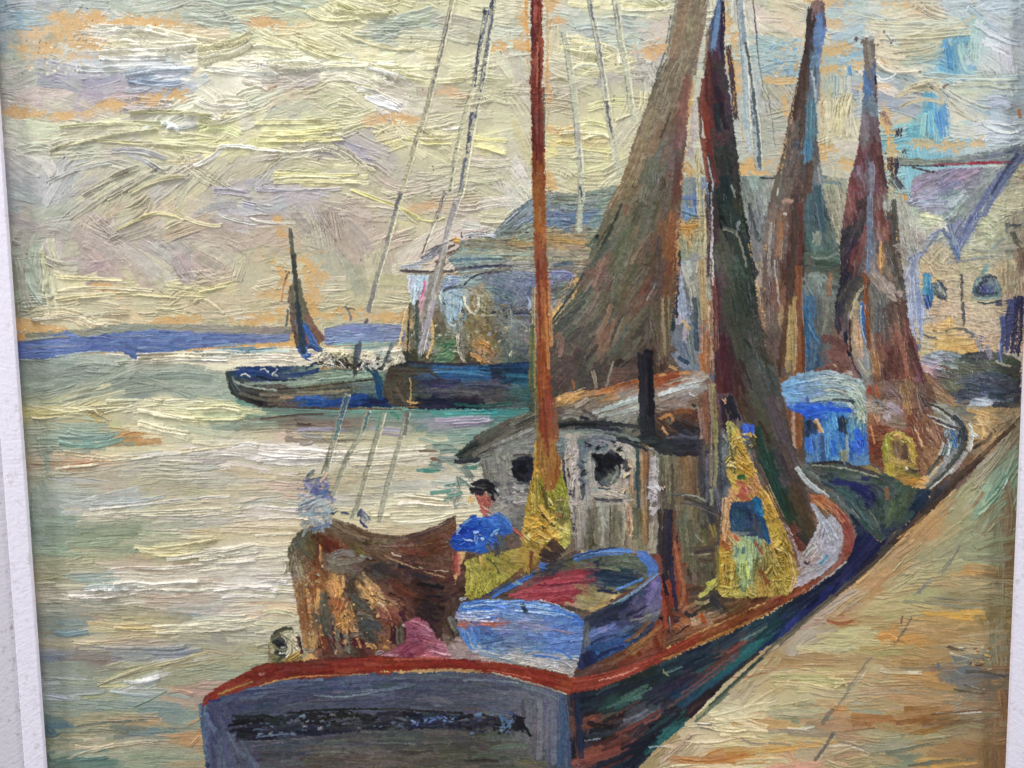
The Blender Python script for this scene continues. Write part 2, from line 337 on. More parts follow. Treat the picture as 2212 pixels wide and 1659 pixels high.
for a in [(190, 44, 95, 15, 0), (300, 52, 60, 12, 6), (135, 62, 60, 15, -8), (95, 112, 45, 18, 0), (170, 98, 45, 12, 0), (60, 243, 55, 9, 2), (130, 250, 50, 7, 4), (235, 226, 60, 7, -6), (375, 206, 34, 8, -10), (85, 704, 42, 9, 18), (360, 697, 55, 6, -4), (600, 50, 36, 9, 6), (680, 592, 20, 34, 10), (780, 684, 90, 9, 0), (545, 694, 36, 7, 0), (612, 600, 12, 26, 0)]:
    bare(*a)
# sweeping loaded strokes of cream cloud
D("""215,62 300,58 375,75 11 ece6cc f4efe0;320,60 395,80 470,92 12 f2eeda e8e0c0;230,95 330,98 440,95 10 efe8c8 fbf8ea;215,118 330,118 430,108 12 f4f0dc e4dfc4
;430,105 500,95 545,72 12 efe8c4 dcd5a8;430,125 490,118 545,88 12 ece5bc f8f5e4;440,140 500,125 550,98 10 f0eac8;165,150 260,150 330,148 11 e9e6d8 cfd6da;270,160 350,150 420,150 12 c6d2de dde4ea;275,175 330,185 390,178 11 9fb0cc b6c4d4
;445,150 520,158 600,165 10 fbf8ec f0ecd4;450,150 540,150 620,142 9 f6f2dc;553,140 620,150 690,142 9 fbf9f0 e8e4d4;640,152 700,140 760,143 8 fdfbf2 ece6c8;700,140 780,142 860,136 10 faf7ea efe8b8;795,145 850,160 925,172 13 fbf8ee ece6c4;860,165 930,178 1005,172 12 e6dfae f0eac4
;800,142 870,150 950,146 8 e8e2b4;560,288 640,290 720,282 12 e8e198 d8d09a;555,302 650,306 740,300 11 ebe4a0 dcd4a4;560,322 640,334 700,318 6 f3efd8;553,265 620,262 690,268 10 dcd69c;420,358 460,342 480,318 8 f6f1e2 fffdf6;470,318 500,312 553,320 7 f8f4e6;360,350 395,352 430,345 6 ece3b4
;640,90 690,120 760,132 9 d9d4a4 e6e0b0;660,20 700,45 780,40 11 dedaa8 e8e4b4;730,5 790,35 850,30 11 e4dfac d8d4a0;740,70 800,100 900,105 9 dcd6ac;770,192 820,200 868,232 12 f6f3ea e2ddcc;790,210 830,228 860,238 10 fbf9f2;905,296 950,300 1000,290 8 f2ecc8 dcd49c
;1020,296 1060,300 1100,302 10 ece49c f6f1c4;1022,312 1060,318 1095,330 9 e9e19a;955,278 985,278 1005,272 6 f6f2e4;870,300 920,312 980,305 8 e6de9c;590,375 680,380 770,380 8 dcd492;590,392 680,390 800,398 8 d8cf96 e6deb0;553,408 640,414 740,408 7 cfc8c4 bdb7c4
;420,215 460,235 540,225 12 e2ddc4 efeadc;370,262 420,240 480,258 12 e0dccc f0ecdc;440,265 490,262 540,240 10 e6e1c6;365,272 395,278 430,268 8 eef0ee dde6ea;280,245 370,240 460,250 9 d4d09c c9c6a0;130,275 240,262 360,268 9 d0cda2;110,330 200,295 340,280 7 d8d4ac c2bea0
;200,300 330,310 480,320 9 d8d29a c8c2a0;240,325 300,320 360,345 11 b2b2b8 c2beb8;270,330 310,345 350,372 11 aeb0b8 bcbab4;100,395 180,360 240,350 8 b8b8b0;180,420 240,385 300,360 10 c2bda0 b4b0a0;230,430 290,400 340,365 10 c8c29c b8b3a0;280,420 350,385 400,380 9 cac49e;150,480 220,430 290,390 9 c4be9c b0ac9e
;250,500 300,470 345,460 5 eae0a8;300,470 345,455 400,475 6 e4d89c cfc496;400,470 450,490 480,485 7 d6ca9c;540,470 580,484 640,482 5 dcd8c8;470,462 510,478 560,484 5 d6d2cc;125,600 200,602 270,605 7 ebe0ae d8cc9c;125,628 200,618 330,628 7 e6dab0;120,648 260,630 440,645 8 d4c898 e0d6a8
;430,630 480,620 500,612 7 e0d49c;420,655 440,640 485,680 6 d6caa0;70,690 160,680 280,676 8 dcd0a8 c8bfa4;180,690 200,705 230,708 9 e8dcc0 dcc4a0;60,560 62,620 90,655 12 b8c8b8 a8b09c;55,570 48,620 70,662 10 a09c8c;90,540 100,590 95,630 14 c4c29c b8b8a0
;760,410 880,455 905,478 6 e8e090;880,460 920,485 960,470 5 e2da94;1220,100 1260,98 1290,104 8 f0ebc4;1225,112 1262,122 1293,118 9 ece6b8;1245,145 1265,140 1293,142 7 f4efd0;1310,102 1335,108 1342,140 8 f4efd0;1245,60 1280,58 1320,62 12 b0beb8 c4ccc4;1260,300 1300,285 1318,300 6 f4eec4
;1250,320 1290,324 1322,326 8 eae49c d8d09c;1245,270 1280,264 1315,276 7 eee8b4;1330,262 1350,250 1366,246 6 eee8c4;1200,312 1225,308 1240,312 8 e8d88c;1340,12 1390,15 1450,8 9 e6e1a8;1230,12 1265,18 1300,10 9 e8e4b0""", dry=.12, t=2.7, op=.97)
D("""230,68 300,62 370,70 9 f4efdc fffcf0;330,66 380,74 430,86 8 fbf8ec f0e8c4;225,108 300,112 390,112 9 faf6e8 ece4cc;215,125 290,130 360,126 8 f4f2ea e4e4dc;240,84 330,86 420,90 8 f0ead0 fbf6e2;460,150 520,152 570,162 7 fffef6 f0ecd8;580,146 640,152 700,140 7 fffdf4 e8e0c4;790,148 830,158 880,172 7 fffef8 f0e8c8
;800,205 830,214 862,232 8 fffdf8 ece8e0;470,318 500,312 560,322 6 fbf8ee;420,360 450,346 474,322 7 fdfaf2 e8e0cc;590,384 660,378 740,384 5 f4eec0;720,22 770,32 840,28 7 f0ecc4 e4deac;560,134 620,130 690,134 6 fbf7e8;1250,112 1262,104 1292,106 6 f6f2d8;1240,150 1262,142 1292,146 6 f4f0d0;1210,290 1250,284 1310,290 6 f2ecc0
;1340,20 1390,22 1440,16 6 f0ecc8;350,265 385,270 360,276 7 f0f4f4 dce4e8""", dry=.2, t=3.0, op=.95)
D("""1820,25 1870,30 1910,45 10 b4c8c8 dcd8b8;1880,45 1960,50 2080,45 10 d8d4b4 bccccc;1880,60 1980,66 2090,58 10 d0d0b8 e4dcb8;1900,80 2000,80 2100,70 10 ccc8a4 dcd6b4;1885,110 1895,145 1940,150 12 e8dcc0 cfc09c;1895,130 1925,160 1990,150 9 e6dcc4;1895,165 1910,180 1935,162 8 98b8d4 e8ecec
;1935,210 1980,185 2035,200 11 ccbc94 d8cca4;1940,235 1990,212 2045,222 10 c8bb98;2000,180 2060,230 2110,262 11 dcd6c0 c4c0ac;2030,190 2090,225 2140,235 11 c8ccc0 dcd8c8;1990,160 2080,172 2200,168 10 b8d0d4 dcdcc4;2060,185 2130,186 2200,186 10 dcd4b0 b8c4bc;2020,60 2080,52 2110,30 8 c8c8b4
;2105,50 2150,85 2200,95 11 c4d0dc e4e8ec;2120,90 2155,108 2190,125 9 e4e8ee;2090,15 2130,45 2170,80 10 b8c8d4;2125,265 2160,290 2200,280 9 c4d4dc eceee8;2100,270 2150,262 2190,275 8 d8dce0;2040,85 2046,105 2052,150 12 4a92cc 68acd8;2075,95 2075,120 2090,155 12 98c8c8 b8d4c8;2100,90 2102,110 2100,140 11 a8d0d0 b8ccb4
;2010,240 2010,265 2012,300 11 48a4e0 90d4dc;1996,245 1992,270 1990,300 11 84ccd0 a8d4c8;2026,240 2030,265 2030,300 10 4088d8 88b8dc;1965,275 1962,290 1960,312 9 70bcd0;1805,160 1806,185 1806,215 11 bcc4a8 a4b8bc;1785,220 1788,255 1790,290 13 d0c698 e0d4b0;1815,225 1815,260 1812,300 12 d4c898;1838,230 1838,260 1835,300 11 dcd0b4 c8c0a0;1832,140 1834,155 1834,162 9 5c9cd0""", dry=.22, t=2.3)
spots(40, 90, 180, 160, 60, 4, 'd8b080 b8b8a8 e4d8b8', ja=15)
spots(1665, 85, 1730, 165, 90, 5, '88b0c4 b8c8bc a0c0c8 dcb070 78a4c8', ja=20)
spots(1860, 70, 1935, 100, 22, 5, 'd8d8cc 7c5c50 a8bcc4 c8ccc4', ja=40, t=1.8)
D('1852,80 1846,90 7 5c4840;1865,85 1862,95 6 6c5048;1915,75 1928,88 1938,86 6 5c4c40 e8ece8;1912,70 1905,68 5 70584c;2035,192 2048,180 6 8c6c54;2200,235 2203,255 8 b06c38', t=2)
for x, y in [(152,3),(179,12),(176,18),(188,19),(171,30),(235,21),(232,7),(200,45),(58,89),(86,92),(88,88),(100,94),(85,104),(84,114),(31,128),(99,128),(48,159),(218,130),(336,53),(752,326),(688,345),(936,359),(937,366),(914,194),(889,82),(888,90),(886,209),(1327,207),(1326,217),(1330,140),(780,561),(810,488),(525,606)]:
    dab([(x-1.5, y), (x+1.5, y+1)], rng.uniform(2.5, 4.5), '3a322c', dry=0, t=1.2, rag=0)

# ======================= headland and sea ================================
CUR = 'painted_sea'
SEA = """60,790,84948c,3 120,790,90a49c,8 200,780,a6b4a8,5 260,795,9caea0,-20 330,768,f0e6c8,3 400,776,e8deb8,2 450,758,6484a4 480,780,ecdfbc 150,815,8c9c90,-5 300,812,88988c,-3 400,802,8ea098,3 440,820,98ac9c,15 80,760,90a4a0 130,765,b8ccc8 480,760,e4dcb8 520,752,80a4b8 530,775,f0e6c8
560,775,f2e8d0 600,770,e8dcc0 720,755,ece4c4 760,765,e4dcc0 800,750,a4bcb8 840,760,e8e0c8 900,770,b8b8a8 1000,800,50585c 80,840,8ca094,-10 200,845,98a898,-15 300,860,8a9c94,-8 400,850,98ac9c,20 470,850,a0b4a4,50 460,835,a4b8a4
90,898,d0bf6c,-5 130,895,c8c088,5 180,885,e8e0a8,-5 250,880,dcd4a0,-10 330,870,dcd4a8,-5 390,868,e8e4b4,-3 205,900,c8b078,50 215,905,d4b870,50 300,898,c8bfa0 380,902,f0e8ac,10 450,895,dcdaa0 500,890,d8d898 90,930,a8b498 120,915,b0b898,-15 170,925,94aca0 230,922,c8cc90 340,930,f4ecc0,10 420,930,c0c8a4 520,920,9cb0a4
150,960,80a49c 200,955,74a49c 235,948,7caa9c 180,940,88a8a0 287,942,d08c48 330,955,e0d2a8 450,950,d8d0a0 90,970,a8b498,80 90,1000,bcae98 180,980,e0cca4 250,980,e4d6a8 350,975,dfd4a8 150,1003,c88c60 200,998,d0a888 420,975,e8e0cc 540,965,ece4d0 500,955,e0d8bc 470,988,b8b0ac
100,1030,b4b698,-5 200,1010,bcb698,-8 300,1000,bcbeb4,-5 150,1050,b2baac 250,1050,bcb294 350,1030,bab698 400,1015,c4c2a8 480,1008,c8c8c0 540,1020,ccb88c 140,1090,a8b4ac 170,1075,b8c0c4 300,1080,c0c8c4,-8 270,1075,b0bcc0,-10 300,1050,b8b28c 400,1058,bcb28c 500,1060,ccbe90 480,1045,c4c4b8
90,1080,98ac9c,85 90,1110,94ac9c 200,1105,dcd0b0 350,1110,d0c8a0 480,1085,d4c8a0,-5 540,1100,d8ccb0 90,1140,8ca494 200,1150,90a484 300,1145,94a484 400,1125,c4c4bc 400,1145,bcbcac 480,1130,ccc4a8 130,1180,90a890 250,1180,98a888 350,1183,e4dca4 450,1155,d8c48c 540,1160,dccca4
100,1220,a8a888 200,1205,b4b088 300,1220,b8a488 400,1205,c8c098 350,1195,d4bc80 500,1195,e0d8c4 540,1190,e8e0cc 250,1232,dcd0bc 400,1230,ccc0ac 520,1230,dcd4c0
110,1255,a8a880 200,1262,94b0b0 180,1282,ece4dc 260,1275,e4dccc 330,1268,e0d8c4 450,1258,e0d8c4 530,1262,e8e0d4 120,1285,c4baa0 200,1302,9ca090 300,1302,b0a68a 400,1295,c8b8a4 360,1292,c8a68c 480,1300,c8c2b8 120,1330,949e90 215,1335,b8a08c 280,1330,a8a080 350,1320,a8a484 430,1330,7c98a4 500,1320,c8c4b0
150,1368,74949c 180,1360,7c98a0 250,1352,ccbf88 300,1357,e4bf60 350,1358,dccf94 400,1353,e0d8a8 500,1340,e8e0c0 540,1345,e0d8b4 200,1385,d8c8a0 300,1388,b8a490 400,1380,b0a88c 480,1378,a4a498 130,1392,a49c80 200,1410,949690 280,1412,989ca4 380,1405,8c98ac 360,1420,949cac 440,1422,b8a880,-15 130,1420,7c8ca8
150,1432,949e8c 210,1420,907c74 300,1440,acac80,-15 380,1430,b8ac80,-15 500,1420,a8ac8c 540,1400,b4ac84 200,1462,949e8c 280,1468,b8b884,-5 310,1468,d8dce0,-15 400,1455,a4a888,-12 500,1450,a0ac90 540,1430,b0a880 115,1500,a4b4b8 220,1500,b0b488 300,1500,a4b8b4 380,1500,d0a884 420,1500,c0988c
200,1530,88a098 300,1528,88a098 350,1540,7c9898 450,1540,94a48c 200,1565,a8a078 320,1562,c8a070 280,1585,707c74 350,1575,6c8c94 330,1590,7c9490 420,1575,98a48c 120,1575,5c8490 150,1600,a09e78 250,1600,b0a078 180,1612,dccaa4,-10 280,1608,ccbc98,-10 350,1600,b8b090 130,1640,64887c 200,1645,648c84 280,1635,9ca88c 350,1640,98a48c 420,1625,9ca488 430,1580,cc9060 425,1600,d09458 430,1660,b09468
600,880,58908c 700,885,649488 800,890,6c9484 900,885,54908c 960,880,38a09c 1050,890,20a0a4 1000,878,34a09c 600,905,78786c 630,897,64504c 700,908,84766c 760,918,7c645c 860,900,70a090 860,915,8c9888 970,905,7c948c 1030,912,b8a4c8 960,912,a49cb8 590,922,948c74 560,910,8c9880 560,880,60a098
570,945,d8cca4 620,945,e4c4ac 740,945,ccc498 780,930,8ca494 830,955,d0c89c 900,950,d0c8a0 960,960,b0b8a0 1010,945,78a89c 1000,925,8c9c94 600,985,f0e8e4 650,990,f0eae2 560,975,ece0d8 750,985,e8e0d0 850,970,e4dcc8 900,978,dcd2b4 600,1020,d8cca0 650,1020,ccc09c 700,1030,c0b48c 760,1030,ccc29c 840,1030,ccc2a0 900,1020,d0c4a0
600,1050,d4c8a0 620,1058,d8b4a0 700,1045,bcb08c 780,1060,bcb490 870,1060,c4c4b4 920,1045,d8d4cc 600,1090,c4c09c 560,1080,c8ccc0 720,1080,ccccc4 900,1085,e4d8b0 960,1088,e8dcb8 800,1080,d0c8b4 930,1070,e4dcb4 560,1110,d8ccc4 600,1105,e8dcd4 640,1130,dcc8a0 740,1110,dcd0a0 870,1110,e0d4a8 940,1110,e8e0b8
600,1150,e0cca0 560,1130,e4d4b4 650,1140,d0bc8c 830,1125,e4d8ac 870,1142,ccb088 930,1125,e4dab0 570,1180,ece0c0 600,1200,e4d8b8 560,1218,dcccc0 600,1225,dcd0bc 560,1250,d8d0c8 600,1280,d4d0ac 640,1290,d4c4b4 600,1318,e4b884 560,1310,d8d0c0 600,1340,dcd8a0 560,1380,c8c4a4 600,1370,c4c0a8 560,1420,b4b494 640,1340,ccbca4 700,840,4c605c 900,840,40484c 1130,900,44807c 1160,960,6c7468"""
fill([(-30, 772), (500, 755), (880, 745), (1000, 800), (1180, 840), (1180, 960), (1050, 1080), (960, 1150), (700, 1200), (660, 1420), (470, 1500), (470, 1760), (-30, 1760)],
     SEA, L=150, w=26, dens=1.3, bend=.03, mix=.2, dry=.1, t=.7, clip=False, ja=4, near=.25, jc=.015, asp=2.8)
fill([(-30, 778), (500, 758), (880, 750), (1000, 800), (1180, 840), (1180, 960), (1050, 1080), (960, 1150), (700, 1200), (660, 1420), (470, 1500), (470, 1760), (-30, 1760)],
     SEA, L=100, w=12, dens=1.9, dry=.42, t=1.1, clip=False, ja=3, near=.3, jc=.02, asp=3.0, base=0, bend=.03, mix=.28, op=.72)
D("""170,885 230,878 290,874 8 f4eec4 e0d8a4;300,885 360,900 430,906 10 f6f0c8 e8e0a8;300,915 350,930 410,938 10 f6eec8 eee6b0;400,880 460,878 520,886 9 e6e4ac f0ecc0;420,902 480,908 530,900 8 eae8a4 d0d094;360,868 400,862 440,866 6 f0ecd0;72,900 110,904 150,896 9 d4c068 e0d49c
;190,888 205,900 218,915 8 d8b860 c8b890;205,885 220,902 240,912 8 dcd0a0;150,930 200,942 260,935 10 7ca8a0 98b4a8;130,955 190,968 265,948 11 6ca49c 80b0a0;130,945 180,950 240,945 6 8cb0a8;265,942 285,934 312,940 8 cc8640 d8a060;140,976 230,990 330,985 8 ecdcb0 dcc498;150,1005 180,998 240,996 6 c88454 b89888
;120,1012 250,995 400,978 5 eee4c0;300,988 400,975 540,985 7 dcd8d0 f0ece4;390,978 440,968 520,962 8 ece4c8 e0d4a8;500,968 530,958 560,962 9 e8e4dc f4f0ec;200,1085 290,1085 360,1072 8 c4ccd0 b4bcb8;195,1100 320,1088 500,1070 6 e0dcd0;180,1110 330,1108 480,1100 6 ece4c8;190,1112 400,1120 553,1096 5 d8d0bc
;290,1183 380,1185 470,1165 9 f0e8b0 e0cf90;300,1190 370,1200 430,1190 7 e8dca0;360,1205 450,1195 553,1172 7 ece4c8;430,1212 500,1205 560,1195 8 f0ead8;240,1232 330,1225 440,1222 7 ece4d4 c8b4a0;400,1232 470,1218 553,1210 7 ece4d4;150,1285 230,1290 330,1275 8 f4eee8 e4dcd0;180,1270 240,1262 320,1268 8 dce4e4 90b0b8
;240,1270 320,1262 430,1254 8 ece4d0 f6f2e8;300,1266 370,1274 480,1276 7 f4eed8;460,1262 520,1270 590,1268 9 f0ece4 dcd0c4;480,1290 540,1285 600,1290 8 e4dcd4;250,1356 300,1362 360,1356 7 e8c050 e8d8a0;330,1354 420,1348 560,1336 6 f2eccc;340,1364 420,1366 480,1358 6 e8e0b8;160,1386 200,1390 280,1384 6 ecdcb4 c8a888
;120,1368 150,1372 195,1364 9 6c90a0 84a0a4;200,1400 280,1400 400,1396 6 9ca4a8;330,1408 380,1412 440,1404 8 8c98b4 9ca4ac;280,1450 360,1432 450,1412 7 b8ac78 d0c090;210,1480 270,1450 350,1440 5 c0bc8c;270,1472 310,1468 345,1462 8 f0f0f0 d8e0e4;215,1482 250,1480 275,1480 5 ccc480;240,1494 300,1500 350,1504 6 b8ccd0
;110,1502 130,1506 145,1508 6 a8b8d4;290,1525 340,1505 365,1490 3 607c70;160,1570 230,1560 320,1555 5 6c7c70;170,1582 230,1575 290,1588 7 78847c a09c78;280,1585 320,1588 370,1580 7 6c8894 80988c;160,1612 200,1620 250,1610 8 e4d0ac c8a888;200,1622 270,1605 345,1602 7 dccca4 b8ac8c;145,1640 190,1622 220,1618 5 b8b498
;100,1580 110,1590 125,1580 12 587c88;120,1648 180,1640 230,1635 9 608c84;405,1562 430,1555 432,1540 5 d8985c;410,1612 425,1600 432,1590 7 cc9468;360,1495 390,1492 420,1500 7 d8a880 b88c84""", dry=.25, t=2.7)
D("""560,975 620,985 720,985 9 f4eeea e8e0cc;553,990 640,995 740,990 9 f2ece4 dcd8d0;700,980 800,975 920,965 9 f0e8d0 e4dcc0;720,992 820,990 930,980 7 ece4cc;760,1002 850,1000 900,995 7 d8ccac;560,1095 620,1100 680,1100 8 ece0d8;560,1118 620,1112 670,1118 7 f0e4d4;850,1072 920,1072 970,1075 8 f0e8c8
;820,1095 900,1090 970,1092 8 ece2b8 f4eed0;800,1110 900,1108 980,1105 8 f0e6bc;850,1125 920,1128 970,1112 8 e8dcb0 f4eed4;553,1157 600,1152 640,1150 6 f4ecd0;553,1172 590,1178 640,1170 8 f0e4c8 dccca0;553,1205 590,1202 625,1198 8 ece0c0;556,1262 600,1262 640,1266 6 f0ece8;553,1280 600,1275 640,1280 8 e0dcb8 f0e8d4;560,1255 590,1250 620,1256 9 ece8e4
;570,1325 610,1318 640,1330 9 d8d8a0 e4e0bc;553,1345 600,1350 640,1345 8 d0ccac;553,1368 600,1362 640,1372 8 c8c4a4;553,1395 600,1390 640,1392 8 bcb898""", dry=.3, t=2.4)
# reflections, greens and lilacs
D("""570,872 640,880 760,885 8 5c9c94 78b0a4;575,892 680,893 790,888 7 6c9888;560,905 640,895 700,893 4 54403c;600,915 700,915 800,920 6 84746c 9c8878;760,890 860,888 960,878 8 58a094 7cb0a0;900,882 980,878 1060,884 10 2c9c9c 48b4ac;960,892 1030,892 1075,888 9 209ca0 50b8b4;1000,882 1040,878 1070,895 6 1890a0
;940,908 1000,904 1060,903 8 b4a4cc c8bcd8;980,918 1020,918 1065,910 7 b098c4 a4a0c0;640,930 680,925 745,928 8 9490b8 a8a4c4;800,926 840,928 880,930 7 a49cc4 b8b0d0;820,936 850,938 875,942 6 a08cb4;845,895 856,892 860,908 9 2c8c6c 68a890;880,900 875,915 868,928 9 78a894;800,905 850,910 900,906 6 88a094
;640,915 660,920 675,915 7 5c504c;650,935 665,945 700,940 9 a8a8a0 8c9094;645,958 660,962 675,958 8 d0ccd0 6c544c;920,935 960,940 1000,935 8 7ca89c 98a898;905,945 950,960 1010,952 7 94ac9c;950,975 990,970 1010,985 8 7c9c94 5c8480;900,1016 930,1012 950,1014 7 4c9c94;930,992 940,990 955,995 9 745440 8c6c54
;940,1000 950,1010 965,1015 10 a8b4bc 8ca4b4;950,990 980,1000 1000,1020 6 84a494;1000,1008 1020,1012 1032,1010 8 3c9484;960,1048 985,1044 1010,1042 6 4ca098;930,1064 960,1060 985,1056 7 48988c;960,1078 985,1072 1000,1072 6 78aca0;985,1030 1005,1040 1020,1060 6 6c8c84;975,1045 980,1075 985,1100 7 a8b4ac 8c9490""", dry=.25, t=1.9)
CUR = 'painted_headland'
fill([(30, 745), (42, 738), (107, 722), (145, 712), (188, 724), (332, 706), (500, 716), (625, 716), (625, 740), (550, 742), (425, 752), (362, 760), (292, 775), (265, 760), (175, 762), (112, 775), (35, 776)],
     '80,750,5c74b8 200,745,5c72b4 300,735,6078b8 400,725,647cbc 500,725,6078b4 590,735,7888b4 150,730,6c84c4 290,760,6078b4,20 350,750,5c74b4', L=60, w=7, dens=3, t=1.4, ja=4, dry=.15)
fill([(50, 720), (230, 708), (260, 700), (300, 700), (420, 700), (560, 706), (640, 708), (640, 722), (500, 722), (332, 710), (188, 728), (145, 716), (60, 735)],
     '100,722,949078 280,705,989c88 400,705,a09c88 500,708,9c9480 600,712,94887c', L=40, w=8, dens=2, t=1, ja=5)
fill([(700, 712), (740, 699), (870, 703), (880, 737), (790, 737), (710, 745), (698, 740)],
     '720,720,7c8cbc 780,715,8090c4 840,712,8494b8 860,728,8088b4 760,730,88a0cc', L=45, w=7, dens=3, t=1.5, ja=8, dry=.15)
D('700,712 760,697 850,703 5 8c98b4 a09c98;45,738 100,730 150,726 5 8c8c80;430,762 480,755 550,752 6 5c88a8 7cb0c0;400,770 440,762 500,757 5 e8dcb8;720,745 780,740 860,738 6 78b0b8 9cc4c0;740,752 800,748 870,742 5 88b4ac;500,765 540,758 600,752 6 3c7090 88b4bc', t=2)

D("""60,752 130,748 220,742 5 8c98b8 7c88a8;240,730 320,722 420,724 5 8898c0 98a0b4;300,752 360,748 430,744 5 7088b4 94a4bc;420,718 500,716 590,722 5 a09c98 8c94b0;120,770 180,762 250,758 4 a8b8bc;55,735 90,730 130,728 6 98968a;460,748 520,744 600,742 5 94a8bc b4c4c4;640,742 660,738 690,738 6 8494bc""", dry=.55, t=1.8)
CUR = 'painted_sea'
D("""300,768 360,764 440,768 9 f8f0d8 ece4c0;330,778 400,774 490,776 8 f4ecd0 fffaf0;440,760 480,758 530,764 7 f4ecd4 c0d0c8;500,772 560,768 640,772 9 fbf4e4 f0e4c8;545,782 590,778 640,784 7 f4ece0 dcd0b8;700,765 740,758 790,760 8 f8f2dc e4d8a8;800,765 830,758 868,756 8 f0ead8 dcd8c4;540,762 590,758 630,760 5 b4ccc8;250,784 300,778 340,782 7 ece4c8 c8ccb8
;160,790 210,784 260,790 6 b0bcb0;230,866 290,862 350,868 6 e4e0b4;560,990 640,984 720,990 8 fbf6f2 e8e4dc;600,975 680,972 760,980 7 f8f2ec;860,1088 920,1084 980,1090 7 fbf4d8;250,1262 340,1258 430,1256 7 f8f2e4;460,1275 530,1268 600,1276 7 f6f0ea;180,1272 230,1268 280,1272 7 f4f0ec dce8e8;360,1208 440,1202 520,1192 6 f4eed8""", dry=.3, t=3.0, op=.95)
# ======================= distant boat and quay house ======================
CUR = 'painted_sailing_boat/hull'
fill([(487, 800), (510, 792), (660, 790), (830, 795), (840, 868), (880, 880), (700, 880), (555, 876), (515, 862), (496, 848)],
     '500,820,3c4844,60 520,805,243c6c 560,800,20386c 600,808,283c60 620,822,84988c 700,818,8c9c88 780,812,8ca490 660,832,6c7468 540,835,4c5048,15 600,845,5c5448 680,845,7c6c58 740,845,5c5c50 800,845,607070 600,862,6c5848 680,862,2c5498 760,865,1c3c74 800,872,182c54 560,868,28282c,20',
     L=40, w=7, dens=3, t=1.5, dry=.15, ja=5)
D("""487,803 492,825 500,848 6 2c3430;498,848 530,865 560,874 5 20242c 403830;555,876 650,880 760,882 5 302824 4c3c34;560,842 680,836 815,818 4 2c2420 5c4c3c;490,800 530,796 600,812 4 b8bcb0 e0dcc8;510,805 545,800 590,806 10 1c3468 2c4c84
;600,812 640,808 690,800 9 20386c 3c4c64;520,812 530,806 540,815 3 e8e4d8;560,800 572,796 580,806 4 e4e0d4;585,812 592,804 600,796 3 dcd8d0;550,812 580,822 640,820 6 1c3044;625,828 720,822 815,808 8 8ca490 a4b49c;605,858 650,856 700,860 6 9c7c5c b09474
;636,860 680,855 700,862 11 2450a0 3c68b0;702,870 750,860 800,855 13 1c4890 2c5498;800,868 820,870 842,866 12 141c40;553,858 600,852 660,848 5 3c3834;640,846 700,842 760,838 6 4c5044 34383c;690,797 740,795 810,795 5 d0a064 c88c50;730,772 745,790 757,790 6 38302c;660,795 685,780 700,792 6 1c3050""", dry=.12, t=1.9)
D("""525,828 600,826 700,822 7 8c9c8c a0ac9c;690,824 760,818 815,812 7 94a894 7c9484;505,824 540,838 600,842 4 a8b0a4;515,848 560,862 620,866 6 6c6c60;560,852 640,852 740,846 6 7c7464 8c8070;640,846 700,846 760,842 5 948870;500,812 505,830 520,846 4 7c8480""", dry=.2, t=1.8)
CUR = 'painted_sailing_boat/sail'
fill([(620, 640), (640, 585), (656, 640), (668, 670), (680, 700), (702, 728), (690, 745), (660, 760), (640, 755), (628, 700)],
     '632,690,6c5c54,80 640,740,5c4c40,80 665,700,8c6c58,65 685,725,846454,60 665,730,6c5850,75 650,650,6c6c58,80', L=38, w=7, dens=2.6, t=1.2, dry=.3)
D('645,690 655,735 658,765 12 1c4484 2c5c9c;650,700 668,722 685,760 13 2c58ac 4474b8;665,745 680,750 695,760 12 203c78 5c80b0;645,750 655,768 672,772 12 1c3c88 284c98;655,690 662,700 672,728 5 3c68bc;650,730 664,760 660,770 4 7098d0;690,750 697,765 700,775 7 30405c 5c6878', dry=.1, t=2)
CUR = 'painted_sailing_boat/mast'
D('626,493 634,560 640,600 8 484c44 5c6454;634,550 641,620 648,690 11 38383c 4c4c44;645,600 652,650 658,700 8 6c6c58 7c7460;640,650 650,710 655,768 12 34383c 2c4458;618,598 612,620 608,655 4 a87c5c;616,605 619,592 621,600 3 5c5048;620,668 620,685 617,708 6 4c5858 6c7468', dry=.15, t=1.4)
CUR = 'painted_quay_figure'
D('748,662 757,675 760,695 5 54586c 7c7c84;750,668 763,666 769,672 3 5c5c68', dry=.3, t=1)
CUR = 'painted_white_surf'
fill([(680, 772), (700, 757), (760, 755), (830, 758), (880, 770), (850, 800), (800, 800), (720, 796), (690, 794)],
     '700,775,e8e0c8 720,790,dcdcd4,60 740,765,ece0bc 790,765,e0d8b8 800,790,d8d4cc,60 760,785,54503c,70 850,775,d8d0b8,-60 830,760,b0b8b0', L=20, w=8, dens=3, t=3, ja=35, dry=.3)
spots(685, 762, 860, 796, 60, 6, 'ece4d4 dcd4bc 6c665c d8ccb0 c8c8b4', t=1.6)
spots(690, 785, 830, 800, 22, 6, '2c3438 3c4450 4c4438', t=1.6, ja=30)
D('772,740 768,765 765,795 9 3c4c54 5c605c;778,735 780,750 772,780 6 54586c;850,740 842,765 832,790 10 344048 54605c;860,735 850,745 846,760 7 8c8c90;765,790 768,800 762,812 10 38342c;735,775 745,790 755,795 7 1c2024 3c3830;790,790 800,800 815,812 10 2c4c54 64887c;808,800 820,820 825,860 16 1c4064 285c74;815,830 822,850 826,868 10 183c74', t=2, dry=.15)
CUR = 'painted_quay_house/roof'
